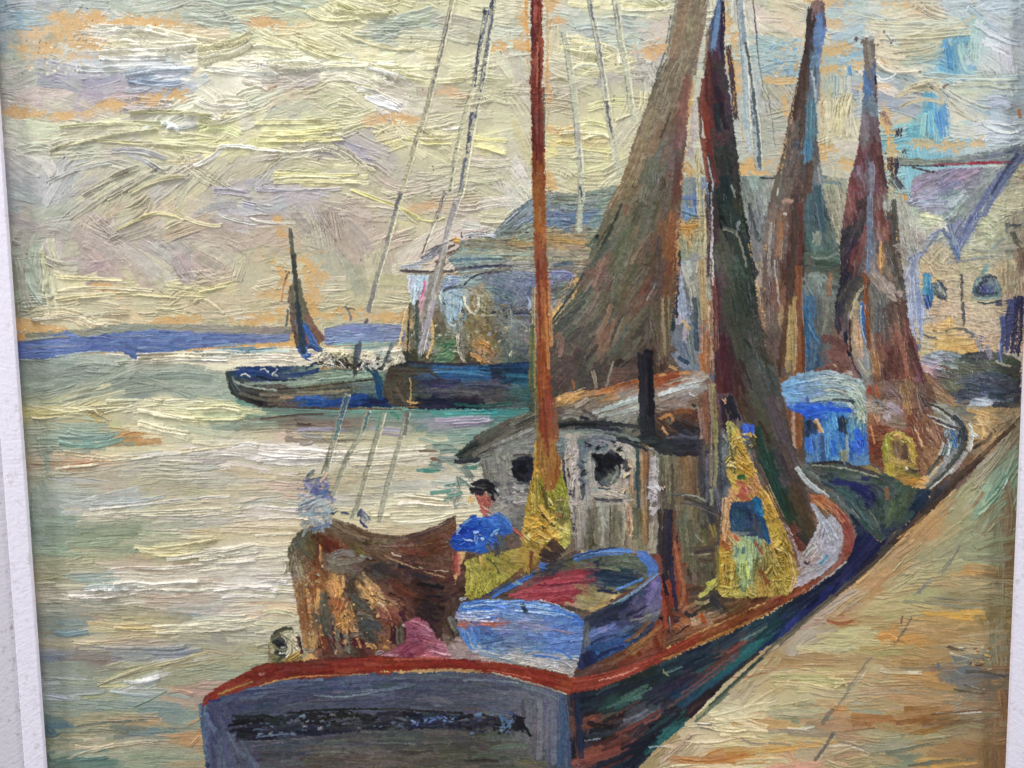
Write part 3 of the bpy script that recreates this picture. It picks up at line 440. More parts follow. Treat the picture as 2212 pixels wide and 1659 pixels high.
fill([(1064, 512), (1100, 470), (1152, 430), (1182, 414), (1240, 418), (1320, 402), (1400, 392), (1500, 384), (1660, 378), (1780, 380), (1830, 385), (1835, 560), (1640, 590), (1450, 600), (1230, 600), (1000, 600), (965, 560), (1000, 520)],
     '1110,470,8c98a0,-42 1140,450,98a4a8,-42 1160,470,8c98ac,-42 1100,500,909c9c,-42 1140,500,a0a898,-15 1200,430,98a49c,5 1240,425,a8b09c 1250,445,94a0a0 1220,470,7c90b0 1260,470,8098b4 1290,480,8ca4a8 1320,440,98a498 1200,520,c0a478 1250,525,c0a884 1290,505,9c9c84 1240,545,b0ac94 1140,545,a8a894 1120,525,b49c74 1020,525,9c9c8c 1060,555,a4b4ac 1010,560,9cb0b0 1110,555,bcb8a0 1060,535,a8ac98 1250,575,a49c8c 1220,580,94908c 1110,575,b0b0a8 1180,570,a4a090 1340,500,8c8c78 1480,420,a0a89c,88 1480,460,84a0c4,85 1500,440,7c98c4,85 1480,500,dca864,60 1500,490,d8a864 1480,550,a4ac94,85 1505,520,b4b094,85 1490,580,a0a4a4,85 1640,420,a8aca4,80 1665,400,b4b4a8,80 1660,460,9ca0a0,75 1640,500,8c8c8c,80 1600,420,909890,80 1790,400,b4b49c,80 1800,440,b8b09c,80 1800,480,a89c8c,75 1815,520,bcb49c,65 1770,390,7c8c94 1800,400,c0bca0,80 1690,400,a89c8c,70 1640,390,a0b0ac,80',
     L=44, w=9, dens=3, t=1.4, dry=.25, ja=5)
D("""1068,508 1100,468 1155,428 7 5c6c80 8494a4;1072,500 1095,475 1120,455 6 b8c0c8 dce0e0;1160,425 1170,415 1190,413 4 8c8c90;1195,502 1240,500 1280,494 4 3c3c38 8c8478;1190,428 1240,424 1290,420 3 6c706c;1200,438 1250,436 1300,420 5 acb4a4 8c988c;1195,520 1225,520 1270,524 8 d8ac68 bca070;1120,528 1150,532 1190,525 7 c8a064 a8a088
;970,562 1040,560 1106,564 4 3c607c 6c8c94;970,555 1040,548 1150,552 5 b4bca8 9cb0ac;985,545 1060,548 1150,545 4 c0bc9c;1000,535 1050,532 1106,536 6 8c8470 a09c84;1010,520 1060,522 1110,520 6 988c74 b0a888;1106,560 1140,556 1195,558 6 c4c0a0 dcd8bc;1195,562 1230,560 1275,556 6 c4bc9c a8a890;1195,575 1225,568 1240,572 9 5c7080 74848c
;863,583 930,588 980,584 6 4c444c 5c5450;980,582 1040,576 1106,578 7 58525c 7c7478;1010,580 1050,576 1106,574 5 4c4c68;880,592 940,590 960,592 4 8c8878 b0a890;965,592 1040,590 1100,578 5 9c9480 b0b0a0;912,560 950,535 975,522 14 7c7c88 94949c;915,545 950,528 985,515 4 d8d4cc 6c6c70
;962,552 985,540 1000,535 9 5c4c40 806850;940,560 950,572 935,578 8 6c5848 907860;1003,512 1030,504 1072,512 8 dce0e8 b4bccc;1000,505 1035,500 1060,504 3 706c60;978,520 985,518 994,522 12 dca84c;996,500 997,510 998,518 4 44444c;1012,515 1016,512 1018,516 4 4c4c5c;1080,505 1120,502 1160,506 4 4c4c40 8c8c7c
;863,576 900,572 932,552 9 d8dce4 bcc0cc;870,574 885,578 912,576 6 c8ccdc;985,528 965,536 948,556 5 5c5048 8c8070;1450,490 1475,495 1510,488 9 dca85c;1466,425 1500,430 1512,432 10 7894c4;1466,455 1490,465 1510,470 9 84a8bc;1640,385 1700,383 1740,392 4 30404c;1770,395 1800,392 1820,400 5 4c6470 8ca4a8
;1650,400 1660,430 1650,470 12 b0b4ac;1620,440 1625,480 1640,520 10 3c4044 5c6464;1650,420 1646,450 1640,520 5 c4c4b0 8c9498;1792,415 1800,460 1805,540 12 b8b49c a4a08c;1780,440 1800,500 1825,555 6 c4c0a4 8c9484;1805,400 1815,440 1815,500 14 b8ac9c c8c4a8""", dry=.2, t=1.7)
CUR = 'painted_quay_house/wall'
fill([(878, 592), (1000, 595), (1110, 588), (1240, 592), (1235, 640), (1205, 700), (1195, 790), (1040, 792), (880, 785), (868, 760), (885, 680)],
     '895,605,b4c4d4,70 890,620,b8c0cc,80 910,620,94a8b8,80 880,645,b0a890,80 895,680,6c6858,80 900,720,5c5c4c,80 880,700,b49c74,80 870,740,a89070,80 935,640,7c7468,80 925,680,8c8078,80 920,740,9c949c,80 945,700,5c5444,70 965,640,94a8b0,80 980,660,8ca4b0,80 975,620,8090a8 985,690,8ca0a8,85 1000,612,8898a0 950,740,5c6c50,30 970,755,4c6c50,-20 1030,640,8c8468,60 1050,680,74684c,60 1020,710,706448,60 1060,720,6c6044,70 1040,745,a07c50,60 990,740,6c6458,75 1010,770,504838 1080,610,6c7484,10 1090,640,5c6878,40 1080,690,6c6c68,60 1090,740,60645c,60 1100,700,707878,70 1130,620,6c7890,15 1160,640,606c84,30 1140,680,585c64,50 1140,720,7c7c7c,60 1180,600,747c9c 1215,590,7478a0 1180,640,687088,30 1210,630,5c6058,-50 1160,760,5c6060 1120,770,4c5458 1200,680,a89070,-50 900,770,44402c 880,775,3c3c34 1190,720,6c6c5c,60',
     L=26, w=8, dens=3.4, t=1.9, dry=.35, ja=22)
spots(890, 640, 1200, 770, 170, 5, '5c5848 8c8874 4c4c44 a09474 747c80 6c5c40 b0a890 3c4048', t=2.2, ja=90)
D("""918,605 912,640 905,675 8 c85c7c d88c9c;918,640 905,670 905,700 8 d09cac b88c9c;915,690 918,715 910,770 9 a89cac c0b4c4;922,700 918,740 905,775 8 b0a4b8 8c8490;932,590 920,660 905,700 10 9c9488 847c74;960,590 945,620 935,650 9 8c8070 a49888;892,610 895,640 890,660 8 b8ccd8;905,600 910,615 905,630 10 98b0c4 b8ccd8
;900,645 900,690 905,780 9 5c6458 3c4844;885,655 882,720 880,790 3 34302c;880,665 872,700 860,760 7 bca478 d0b080;930,690 938,730 922,775 6 c8a468;955,630 970,620 1000,618 6 30343c 4c5460;1000,618 1020,598 1045,592 4 24282c;1040,592 1070,588 1106,584 5 34343c 5c5860;955,625 948,640 955,655 4 ccd0c8;965,640 970,670 968,690 8 94acbc
;985,640 985,670 990,695 9 8ca8b8 6c8494;1005,625 1012,650 1020,665 6 a8bcc4 8ca0a8;1004,640 1008,665 1022,678 5 c8bca0 e0d8c0;1022,678 1036,670 1034,640 5 e4dcc4 b8ac90;1020,640 1016,655 1024,668 5 54442c 806848;1022,626 1030,628 1036,645 4 cfc8ac;985,700 975,705 968,695 4 ccd4d8;985,690 995,730 1000,780 8 6c6860 8c8478
;1000,730 1020,755 1038,780 7 a8a090 5c5444;990,720 985,750 1005,785 6 b8b4a4;950,750 965,745 985,745 9 4c7454 386044;940,770 965,765 980,775 8 5c7c58;1015,765 1030,770 1040,780 8 c08850;1030,735 1045,740 1060,750 7 c88c50;1106,600 1140,596 1195,605 10 6c7484 8490a0;1110,615 1140,640 1160,655 8 4c5468 747c90;1150,620 1140,650 1135,675 8 54586c
;1190,590 1215,588 1235,592 8 7478a8;1110,680 1125,676 1150,680 5 2c3444 8c94a4;1140,640 1150,660 1140,670 5 98a8c0;1110,660 1120,640 1125,625 6 747c84;1175,650 1170,690 1165,720 12 c0a470 8c7850;1188,690 1200,672 1215,655 6 dca868;1195,700 1220,670 1245,640 5 3c4440;1195,720 1230,690 1250,670 5 4c5044""", dry=.25, t=2.2)
CUR = 'painted_quay_house/base'
fill([(840, 792), (880, 782), (1040, 788), (1200, 780), (1200, 850), (1150, 880), (1100, 882), (900, 885), (845, 875), (828, 850)],
     '860,815,50483c 880,850,504c40 850,870,44403c 950,800,2c5c8c 1020,808,2c608c 940,830,40405c 1040,830,484858 1000,850,50504c 1080,850,504c4c 940,870,20243c 1000,868,1c1c30 1090,860,485454 1150,800,203c5c 1140,820,2c5c70 1130,850,3c5c5c 1080,810,243448 890,795,3c3c38',
     L=45, w=8, dens=3, t=1.4, dry=.2, ja=4)
D("""880,783 960,788 1040,785 7 34303c 4c4444;840,800 920,802 980,795 5 3c3428 5c5044;935,802 990,800 1060,808 8 2c6498 4c80a0;950,815 1010,812 1065,815 6 2c5484;1060,790 1100,792 1145,790 8 203450 2c4c74;1095,812 1120,810 1150,815 8 285c78 407890;925,800 945,812 960,825 5 38302c;888,815 889,850 888,875 4 c4a468 6c5c44
;840,830 843,860 850,878 12 5c5040;860,830 870,850 880,870 14 504438 685c4c;900,862 940,868 980,870 10 14182c 282c44;900,845 960,838 1040,850 6 606064;1000,830 1060,826 1106,838 6 5c5c68 44546c;880,866 895,872 905,868 5 dca864;850,880 880,876 905,880 5 c89860 4c3c30;700,880 780,884 870,884 4 5c4434 8c7050;980,872 1050,878 1106,870 6 245448 2c6c64""", dry=.15, t=1.8)

# ======================= houses on the right ==============================
CUR = 'painted_harbour_houses/wall'
fill([(1930, 440), (2240, 330), (2240, 880), (1960, 860), (1950, 560)],
     '2010,470,dcdcb4 2050,470,d4d8bc 1970,480,b8bcac,85 2190,440,c8c49c 2150,480,c0bc98,-20 2120,520,bcbc98 2170,540,b0b098 2060,520,a8b0a8 2040,540,c4b490,-60 2010,580,ccb488,60 2050,590,c8b48c 2100,580,c0b48c 2170,590,c4ac84,85 2190,600,b4a080,85 2060,640,ccb490 2000,620,d8ac68 2100,620,c4b48c 2100,680,ccb494 2150,680,c8b08c 2040,680,ccb08c 2050,720,dcb068 2100,720,d0b48c 2140,720,ccb090 2060,750,dcac5c 2100,745,dcac5c 2030,740,d8b470 2000,740,c8b48c 2150,770,c8b8a0 1975,620,a8acc4,88 1975,680,b0b8cc,88 1965,560,9c9c94,80 1960,500,b0a898,80 2200,500,a89c80,85 2200,560,947c60,85',
     L=34, w=12, dens=2.4, t=1.2, dry=.3, ja=10)
CUR = 'painted_harbour_houses/roof'
fill([(1935, 342), (2010, 345), (2120, 330), (2212, 312), (2240, 312), (2240, 350), (2190, 355), (2040, 358), (1940, 362)],
     '1980,350,8c968c 2050,348,8c9890 2120,340,8c949c,-6 2180,330,848c90,-12', L=60, w=8, dens=3, t=1.4, ja=3, dry=.2)
CUR = 'painted_harbour_houses/roof#2'
fill([(1975, 385), (2010, 370), (2060, 362), (2160, 362), (2200, 345), (2180, 400), (2150, 430), (2100, 480), (2060, 545), (2045, 480), (1990, 450), (1960, 440)],
     '2000,390,9c90a0,-30 2040,385,8c88a0,-30 2080,380,a090a4,-30 2040,420,8890a4,-30 2010,430,a8b0c4,-10 2000,445,a8a4ac 2100,400,8c8c98,-30 2140,380,98a09c,-35 2120,430,8c9494,-35 2080,450,94a094,-50 2070,500,7c84a4,-60 2050,440,a4b4b8,-40',
     L=48, w=9, dens=3, t=1.5, ja=7, dry=.2)
D("""2212,330 2150,415 2125,470 11 5c6890 6c7494;2170,370 2120,440 2080,500 13 5c6894 7480a0;2120,460 2080,510 2062,550 16 6874a0 8490b0;2200,330 2160,385 2140,425 8 3c4464 5c6484;2034,492 2055,520 2066,550 8 6c7898 8c98b0;2030,495 2005,530 1985,560 9 748098 8c98ac;2034,495 2000,515 1975,550 6 8c94b0;2050,480 2055,510 2068,560 12 98a8ac 7484a4;2062,530 2068,555 2066,565 12 6478a0
;1980,552 1970,580 1960,610 18 9c9cb4 b4b4c8;1965,560 1980,550 2000,545 8 6c7890 9ca4bc;1985,440 2020,438 2040,440 7 c4ccd8 b8bcd0;1984,452 2010,448 2050,452 8 9c9cac b0b0bc;1990,462 2020,466 2038,470 9 e4e4bc d8dcb8;1992,480 2020,478 2030,490 9 dce0c0;2015,356 2100,354 2190,350 4 a03c4c 8c4c5c;2090,352 2130,354 2165,352 5 b83848;1970,362 2000,370 2020,372 4 4c3438
;2080,420 2060,440 2050,450 6 b8ccd4;2130,340 2170,332 2205,322 6 54607c 7c8898;1945,358 1990,360 2040,358 3 3c3c44;2045,570 2100,560 2140,555 4 8c9498;2100,540 2150,545 2190,540 5 989c8c;2090,556 2130,552 2190,556 5 c8c8b0 8c9494;2140,540 2160,520 2180,510 5 8c9894;2170,485 2190,490 2212,485 8 4c5058 7c8074;2185,500 2195,520 2205,530 10 50544c 74745c;2180,480 2172,495 2176,505 6 7c8484;2120,470 2170,505 2175,520 4 bcbc98""", dry=.18, t=1.9)
CUR = 'painted_harbour_houses/window'
fill([(2103, 636), (2100, 615), (2112, 600), (2130, 592), (2150, 602), (2164, 622), (2162, 640), (2130, 644)],
     '2112,620,5c6c78,60 2130,600,707c84 2150,615,6c8484,60 2130,622,4c5080 2140,635,6c8c88 2115,638,5c6c74', L=16, w=6, dens=3, t=1.6, ja=25, dry=.2)
CUR = 'painted_harbour_houses/window#2'
fill([(2012, 618), (2024, 606), (2038, 612), (2046, 634), (2044, 648), (2028, 644), (2014, 636)],
     '2020,618,8c9090,60 2036,620,606c74,60 2030,640,5c646c 2018,634,7c8078', L=14, w=6, dens=3, t=1.6, ja=30, dry=.25)
CUR = 'painted_harbour_houses/shutter'
fill([(1994, 588), (2010, 592), (2014, 640), (2010, 668), (1998, 664), (1992, 630)],
     '2002,605,5094b8,88 2002,635,3c80a8,85 2004,658,2c4c8c,80', L=18, w=7, dens=3, t=1.4, ja=10, dry=.2)
CUR = 'painted_harbour_houses/window'
D("""2105,618 2120,598 2140,590 7 7c9490 94a498;2120,600 2140,592 2155,605 8 44505c;2110,630 2116,610 2135,605 7 2c3444 6c7c84;2150,600 2158,620 2160,632 7 70848c;2112,632 2130,636 2160,632 6 3c4854;2122,620 2128,628 2150,622 12 5c7090 4c5484;2118,615 2124,625 2130,630 9 3c3c70;2135,570 2125,585 2120,598 9 6c9498 8caca8;2100,642 2130,646 2165,642 5 8ca098
;2110,650 2130,656 2165,648 4 34404c;2150,655 2160,655 2165,655 6 38405c;2022,608 2032,610 2044,630 5 3c4450;2015,620 2025,632 2030,640 6 303c48 8c9c98;2020,640 2035,645 2048,645 5 2c3840;2012,615 2020,612 2026,622 4 50606c;2028,620 2038,632 2042,640 6 84908c c8c4a4;2000,600 2003,620 2000,640 14 4890b0 3c80a8;1996,640 2002,655 2004,668 12 2c4c8c;2005,598 1995,610 1993,640 10 64a0b8
;2078,592 2078,620 2080,650 7 44444c 5c5c5c;2080,650 2082,680 2084,705 7 4c5054;2070,610 2074,615 2070,625 3 8c8878;2040,715 2065,706 2090,712 5 50544c 6c6c64;2085,712 2105,722 2098,727 7 5c646c;1992,722 2010,728 2025,730 4 54546c;2020,718 2030,720 2060,716 3 8c8c80;2050,682 2052,690 2050,705 12 dcac5c""", dry=.2, t=1.8)
CUR = 'painted_harbour_houses/drainpipe'
D("""1972,590 1976,650 1982,725 17 acb4cc 98a4c0;1964,620 1968,660 1974,720 8 c0c4d0 a0a8c4;1982,600 1986,660 1990,740 8 8094c0 9cacc8;1985,730 1986,745 1985,760 8 5c6c94;1960,600 1955,620 1958,650 8 a8acc4 c4c4d0;1975,560 1970,580 1968,600 11 8c94b0""", dry=.25, t=1.4)
CUR = 'painted_quayside_crowd'
fill([(1990, 770), (2030, 755), (2090, 765), (2130, 755), (2190, 770), (2205, 780), (2205, 905), (2130, 905), (2060, 890), (2000, 850), (1985, 800)],
     '2010,775,98a0ac 2040,765,8c9498 2020,790,c8c4d0 2050,790,848c84 2100,770,4c5054 2120,790,5c6054 2080,800,6c705c 2160,790,60645c 2190,800,44443c 2010,800,b88c8c 2040,810,5c504c 2100,820,5c6474 2150,820,48505c 2050,830,70705c 2090,850,3c4450 2150,850,485060 2190,850,3c4048 2120,870,b8c0c8 2080,865,5c6470 2160,880,44484c 2060,880,a08458 2120,895,d0a870 2180,895,9c8868',
     L=34, w=8, dens=3, t=2.0, ja=14, dry=.2)
D("""2190,650 2175,700 2168,760 22 343c6c 484c84;2200,640 2200,700 2190,770 22 24284c 34345c;2165,680 2168,720 2160,780 10 5c6c9c 4c5080;2170,655 2180,650 2190,660 14 4c5078;2162,740 2160,770 2168,785 6 8ca0c4;2116,730 2116,750 2124,760 12 a8a4bc 8c8ca4;2112,728 2120,722 2130,735 8 9c94ac bcb8c8;2130,745 2138,760 2140,775 12 908898 a8a0b0;2105,765 2090,762 2080,770 8 303440
;2075,775 2090,770 2110,778 7 2c343c 5c5c54;2000,790 2015,795 2030,785 8 dce0e8 c8a8b0;1998,800 2010,805 2015,812 6 8c3440 e8dce0;2030,790 2045,792 2050,800 7 7c2c30 5c3c38;2050,800 2075,798 2100,805 7 5c5c50;2120,860 2150,870 2190,862 5 d0d8e4 98a4b4;2065,886 2080,882 2098,885 6 1c2434;2110,888 2125,892 2130,897 7 243450 a4b4c8;2140,880 2170,884 2195,880 6 2c303c;1995,825 2005,840 2010,850 10 1c4c74
;2150,780 2165,788 2185,790 4 c8bca8""", dry=.12, t=2.4)

CUR = 'painted_quay_house/facade'
fill([(1430, 560), (1560, 570), (1850, 555), (1850, 770), (1640, 790), (1430, 790)],
     '1475,600,a8b0c0,85 1475,650,a0acc8,85 1500,620,949484,80 1505,680,5c6c70,85 1480,720,b8a8b8,80 1485,745,8c98a0,85 1505,765,6c7c90,85 1640,600,a49484,80 1650,650,8c7868,80 1650,700,8c6c5c,80 1660,750,6c5c54,80 1800,600,a8a49c,70 1800,680,a07c58,80 1790,740,7c5c4c,80 1520,600,a8a490,85 1520,720,8c8c8c,85', L=34, w=9, dens=2.4, t=1.3, dry=.25, ja=8)
# ======================= dark passages behind and between the boats =======
CUR = 'painted_moored_boats_beyond'
fill([(1140, 800), (1200, 740), (1440, 700), (1560, 700), (1660, 760), (1850, 740), (2010, 810), (2060, 860), (2040, 1000), (1900, 1060), (1840, 1200), (1760, 1280), (1560, 1320), (1420, 1320), (1400, 900), (1200, 900), (1150, 900)],
     '1200,850,5c5848 1300,820,6c5444,-10 1420,800,6c4c3c,-10 1500,780,74808c,80 1530,900,6c5044,88 1560,900,5c484c,88 1570,970,747c7c,88 1560,1050,54545c,88 1570,1150,705c48,80 1650,800,5c4c44,80 1700,850,7c5c44,85 1720,900,7c4c34,88 1740,950,5c4c40,80 1800,800,745048 1850,830,a89c90 1900,820,6c4c44,88 1980,830,7c5040,60 2030,870,a08060,40 1750,1040,5c5850,50 1730,1100,7c5840,60 1750,1180,a8908c,60 1730,1230,b0a4a8,60 1700,1280,a06c40,-30 1600,1290,5c4030,-10 1500,1300,5c4c38 1450,1250,54483c,88',
     L=34, w=9, dens=2.4, t=1.2, dry=.25, ja=10)
CUR = 'painted_quay_corner'
fill([(2000, 850), (2060, 878), (2205, 880), (2215, 905), (2150, 980), (2090, 1040), (2030, 1080), (1990, 1060), (2060, 1010), (2090, 950), (2070, 900)],
     '2090,890,7c7c70,10 2130,900,c09c68,10 2170,900,a8906c,-20 2110,930,d0aa70,30 2150,940,a88c68,-45 2120,960,8c7050,-45 2095,985,7c5c44,-45 2140,960,c09c6c,-45 2060,1030,6c5444,-45 2100,1010,7c604c,-45 2030,1060,54443c,-45 2185,910,8c7c64,-40 2125,985,b08c60,-45',
     L=30, w=9, dens=2.6, t=1.3, dry=.25, ja=12)
D('2085,885 2110,890 2140,898 9 d8ac70 c89c64;2110,900 2130,925 2120,950 9 d8ae74;2150,925 2135,945 2110,970 9 6c5844;2100,970 2110,962 2120,955 6 34302c;2095,960 2104,952 2112,950 4 40382c;2130,915 2145,930 2150,945 7 c8a478 dcb47c', dry=.35, t=1.7)

# ======================= sails hung to dry ================================
CUR = 'painted_drying_net_sail'
fill([(1868, 85), (1890, 86), (1893, 150), (1897, 240), (1904, 330), (1916, 415), (1932, 480), (1948, 560), (1958, 640), (1966, 700), (1980, 760), (2000, 830), (2010, 850), (1880, 870), (1850, 835), (1835, 790), (1815, 735), (1800, 700), (1798, 650), (1808, 590), (1812, 530), (1820, 460), (1832, 400), (1852, 330), (1862, 240), (1866, 160)],
     '1880,110,807870,85 1878,180,64789c,85 1885,220,708090,85 1898,200,5c4038,88 1875,280,7c7478,85 1893,290,5c3a3c,88 1900,360,643c38,85 1860,340,6c4448,75 1870,380,7c7078,85 1845,400,7c4c50,70 1895,400,6c444c,88 1840,450,845450,80 1860,450,4c3c40,-70 1845,500,343038,-65 1830,540,3c303c,-65 1825,600,2c2834,-75 1815,650,30303c,-80 1850,560,643c38,-80 1865,520,7c5048,-80 1880,500,6c7484,88 1880,560,6c7480,88 1895,470,7c4c48,80 1915,430,7c7c70,80 1925,480,4c4c4c,82 1910,500,8c5c50,85 1925,540,544c44,80 1905,570,a87c5c,85 1940,600,4c443c,80 1920,580,7c7068,60 1900,600,988c84,40 1920,620,a09088,45 1900,650,6c6c68,85 1920,680,5c504c,85 1900,700,646464,85 1940,680,5c4038,80 1910,750,6c4c48,88 1930,780,644038,88 1960,760,5c3c34,75 1940,720,8c5c50,85 1900,820,5c3c38,88 1960,820,7c4c3c,75 1845,620,3c3838,-55 1830,700,70585c,-70 1850,680,a48c70,80 1855,720,c0a07c,85 1860,760,c8a888,80 1850,780,98908c,85 1870,800,8c8c8c,88 1830,780,804c4c,60 1890,780,a0744c,88 1985,820,70444c,65',
     L=46, w=8, dens=3.3, t=1.1, ja=5, dry=.18)
D("""1862,600 1835,615 1815,660 14 4c4840 34343c;1815,650 1808,690 1815,720 10 242434 3c3844;1870,605 1850,625 1832,670 12 6c6458 504c44;1832,660 1824,700 1828,740 10 5c5854 40403c;1868,618 1848,640 1838,690 5 c4b898 e0d4b0;1836,690 1834,730 1842,790 5 3c3028;1825,715 1825,745 1838,775 8 14182c;1838,770 1845,800 1862,818 6 3c3434 8c8478
;1855,650 1845,690 1848,740 8 b8a480 9c8868;1853,690 1850,720 1856,760 12 c4987c e0b488;1864,655 1860,700 1878,755 12 2c68b0 4484c0;1863,660 1866,700 1874,745 9 2460a8 3c74b8;1860,660 1858,700 1875,755 3 d8c8a8;1872,600 1874,680 1876,760 13 8c4828 74401c;1876,420 1878,500 1876,585 11 6c7c94 7c8490;1880,590 1900,610 1915,640 18 a8988c 88786c;1890,640 1900,650 1910,645 10 7c7468
;1905,525 1904,550 1906,580 11 dcac5c c88c54;1912,430 1914,440 1912,460 14 b0b0a8 8c9090;1945,420 1955,470 1970,540 14 a8a498 bcb8a4;1930,430 1934,480 1942,530 12 44443c 64605c;1935,540 1950,535 1960,560 16 a49c94 8c847c;1870,750 1876,790 1872,820 8 7c8c98 94a0a4;1855,780 1862,800 1880,815 12 a49c84 8c8c88;1886,760 1892,800 1895,830 12 a07048 8c5c3c;1940,720 1955,770 1960,830 12 8c5848 a8705c
;1975,730 1985,790 2000,830 7 4c3034 84545c;1880,350 1882,400 1880,430 10 74788c 8c8c98;1860,590 1880,600 1870,640 10 804828;1895,340 1905,380 1915,410 8 442c30;1890,160 1892,175 1893,185 5 241c24;1868,85 1872,130 1876,170 9 7c7068 5c504c;1866,150 1870,180 1880,210 10 4c74a4 7088a8""", dry=.12, t=1.5)
CUR = 'painted_bystander'
D('1940,278 1941,290 1937,304 14 38343c;1926,340 1930,360 1924,380 24 28283c 3c3844;1950,325 1953,330 1950,336 9 30303c;1920,385 1935,395 1945,415 22 4c4c54 5c5c60;1907,240 1915,258 1925,275 10 8c88a8 9c7470;1915,330 1911,333 1908,335 4 7c5c40', dry=.15, t=1.9)
CUR = 'painted_grey_sail'
fill([(1752, 0), (1778, 0), (1784, 60), (1768, 150), (1764, 250), (1770, 330), (1778, 415), (1790, 470), (1812, 540), (1815, 600), (1805, 660), (1800, 740), (1780, 790), (1740, 810), (1660, 815), (1650, 700), (1645, 600), (1650, 500), (1668, 410), (1692, 320), (1705, 240), (1722, 170), (1738, 100), (1744, 30)],
     '1760,20,8c7068,85 1748,60,4c3c3c,88 1765,70,6484b8,88 1770,80,6c8cc0,88 1745,120,483834,-85 1765,130,7090b4,88 1740,170,54443c,-80 1760,180,7488a0,88 1730,220,644c40,-80 1755,220,688094,88 1745,260,5c8490,88 1745,320,5080a4,88 1715,250,74584c,-75 1715,310,6c5c54,-75 1700,360,6c6058,-70 1690,400,7c7064,-70 1730,380,5c4c48,-85 1760,340,6c5c54,85 1760,380,7c8484,80 1735,400,6c5044,85 1755,400,68747c,85 1680,450,7c6c60,-75 1665,500,847870,-80 1680,540,70605c,-80 1665,600,74605c,-85 1660,660,6c544c,88 1680,480,987058,-85 1720,440,5c443c,88 1750,440,44606c,80 1765,470,4c6470,70 1780,500,5c6c64,70 1760,520,54746c,80 1770,560,54685c,5 1780,580,5c6454,5 1755,610,84948c,60 1775,640,7c8880,70 1755,680,3c6c94,88 1785,680,6c7064,80 1775,720,686454,80 1755,720,30608c,85 1790,720,706454,80 1755,780,40607c,85 1750,760,3c6c9c,85 1700,700,b89c64,88 1700,760,a88854,88 1680,780,5c4840,88 1670,740,64504c,88 1690,640,8c6048,-80 1710,600,5c342c,88 1725,560,4c2c28,88',
     L=50, w=9, dens=3.2, t=1.1, ja=5, dry=.22)
D("""1748,15 1742,80 1738,150 9 342c30 4c3c38;1740,120 1728,190 1712,260 14 584038 44342c;1732,150 1735,240 1730,330 12 5c443c 4c3830;1768,25 1770,55 1772,90 16 6890cc 5074b4;1760,60 1764,85 1768,120 12 5c7cac 7c98c4;1752,215 1750,280 1747,350 19 5c8894 4880a0;1745,300 1748,330 1745,355 15 4c88b0;1765,150 1768,180 1764,215 8 74889c;1748,350 1744,400 1738,440 18 6c4c3c 584038
;1700,340 1685,400 1680,450 14 6c645c 7c7468;1708,300 1700,350 1696,400 12 7c6c60 645850;1686,480 1682,520 1680,560 12 a87048 b87c50;1690,440 1700,435 1715,440 10 a48070 cc9c84;1680,405 1681,415 1680,425 3 e8e4d8;1696,460 1698,465 1697,468 6 f0ece0;1765,400 1768,450 1780,510 13 3c5c70 4c6c74;1750,420 1748,470 1755,520 15 44606c 5c7474;1764,500 1768,510 1762,530 16 a0a490 8c9488
;1750,550 1780,560 1812,545 7 6c7c6c 84948c;1745,575 1780,585 1800,578 7 4c5c54;1750,600 1770,592 1785,615 20 889890 9ca89c;1750,640 1748,680 1752,730 16 306494 44749c;1750,700 1765,735 1775,745 10 3c70a0 5c84a0;1772,640 1775,690 1770,730 14 74746c 5c5c54;1790,640 1785,690 1775,730 6 8c8c7c;1752,740 1755,760 1750,805 15 305c90 5c7484;1795,590 1792,610 1790,640 10 a87854 8c6448
;1775,735 1800,730 1835,760 18 7c4c44 6c4440;1780,770 1810,765 1835,790 18 80504c 8c5c50;1775,760 1785,775 1790,790 14 706468;1800,785 1808,790 1812,792 7 e4b47c;1765,360 1772,400 1785,440 5 a8b0a4 5c6c70;1665,480 1660,540 1662,600 6 c0b8a4 8c7c70;1672,560 1680,620 1684,660 4 c4b8a8;1752,150 1760,200 1768,260 4 c0ccd0""", dry=.15, t=1.4)
CUR = 'painted_grey_sail_mast'
D("""1718,455 1714,560 1706,650 17 4c3830 5c4438;1730,440 1728,560 1725,640 11 5c3434 783c34;1708,640 1696,720 1685,800 15 54382c 6c4430;1726,570 1728,700 1730,860 14 94502c a86030;1724,760 1724,860 1722,970 19 a05c30 8c4c28;1718,640 1718,700 1715,800 10 c89c5c b08c54;1712,660 1704,740 1702,780 11 c8a860 b89450;1734,700 1736,800 1735,900 8 743c20;1712,830 1712,900 1716,970 7 c8a890 b07858""", dry=.12, t=1.4)
CUR = 'painted_dark_sail'
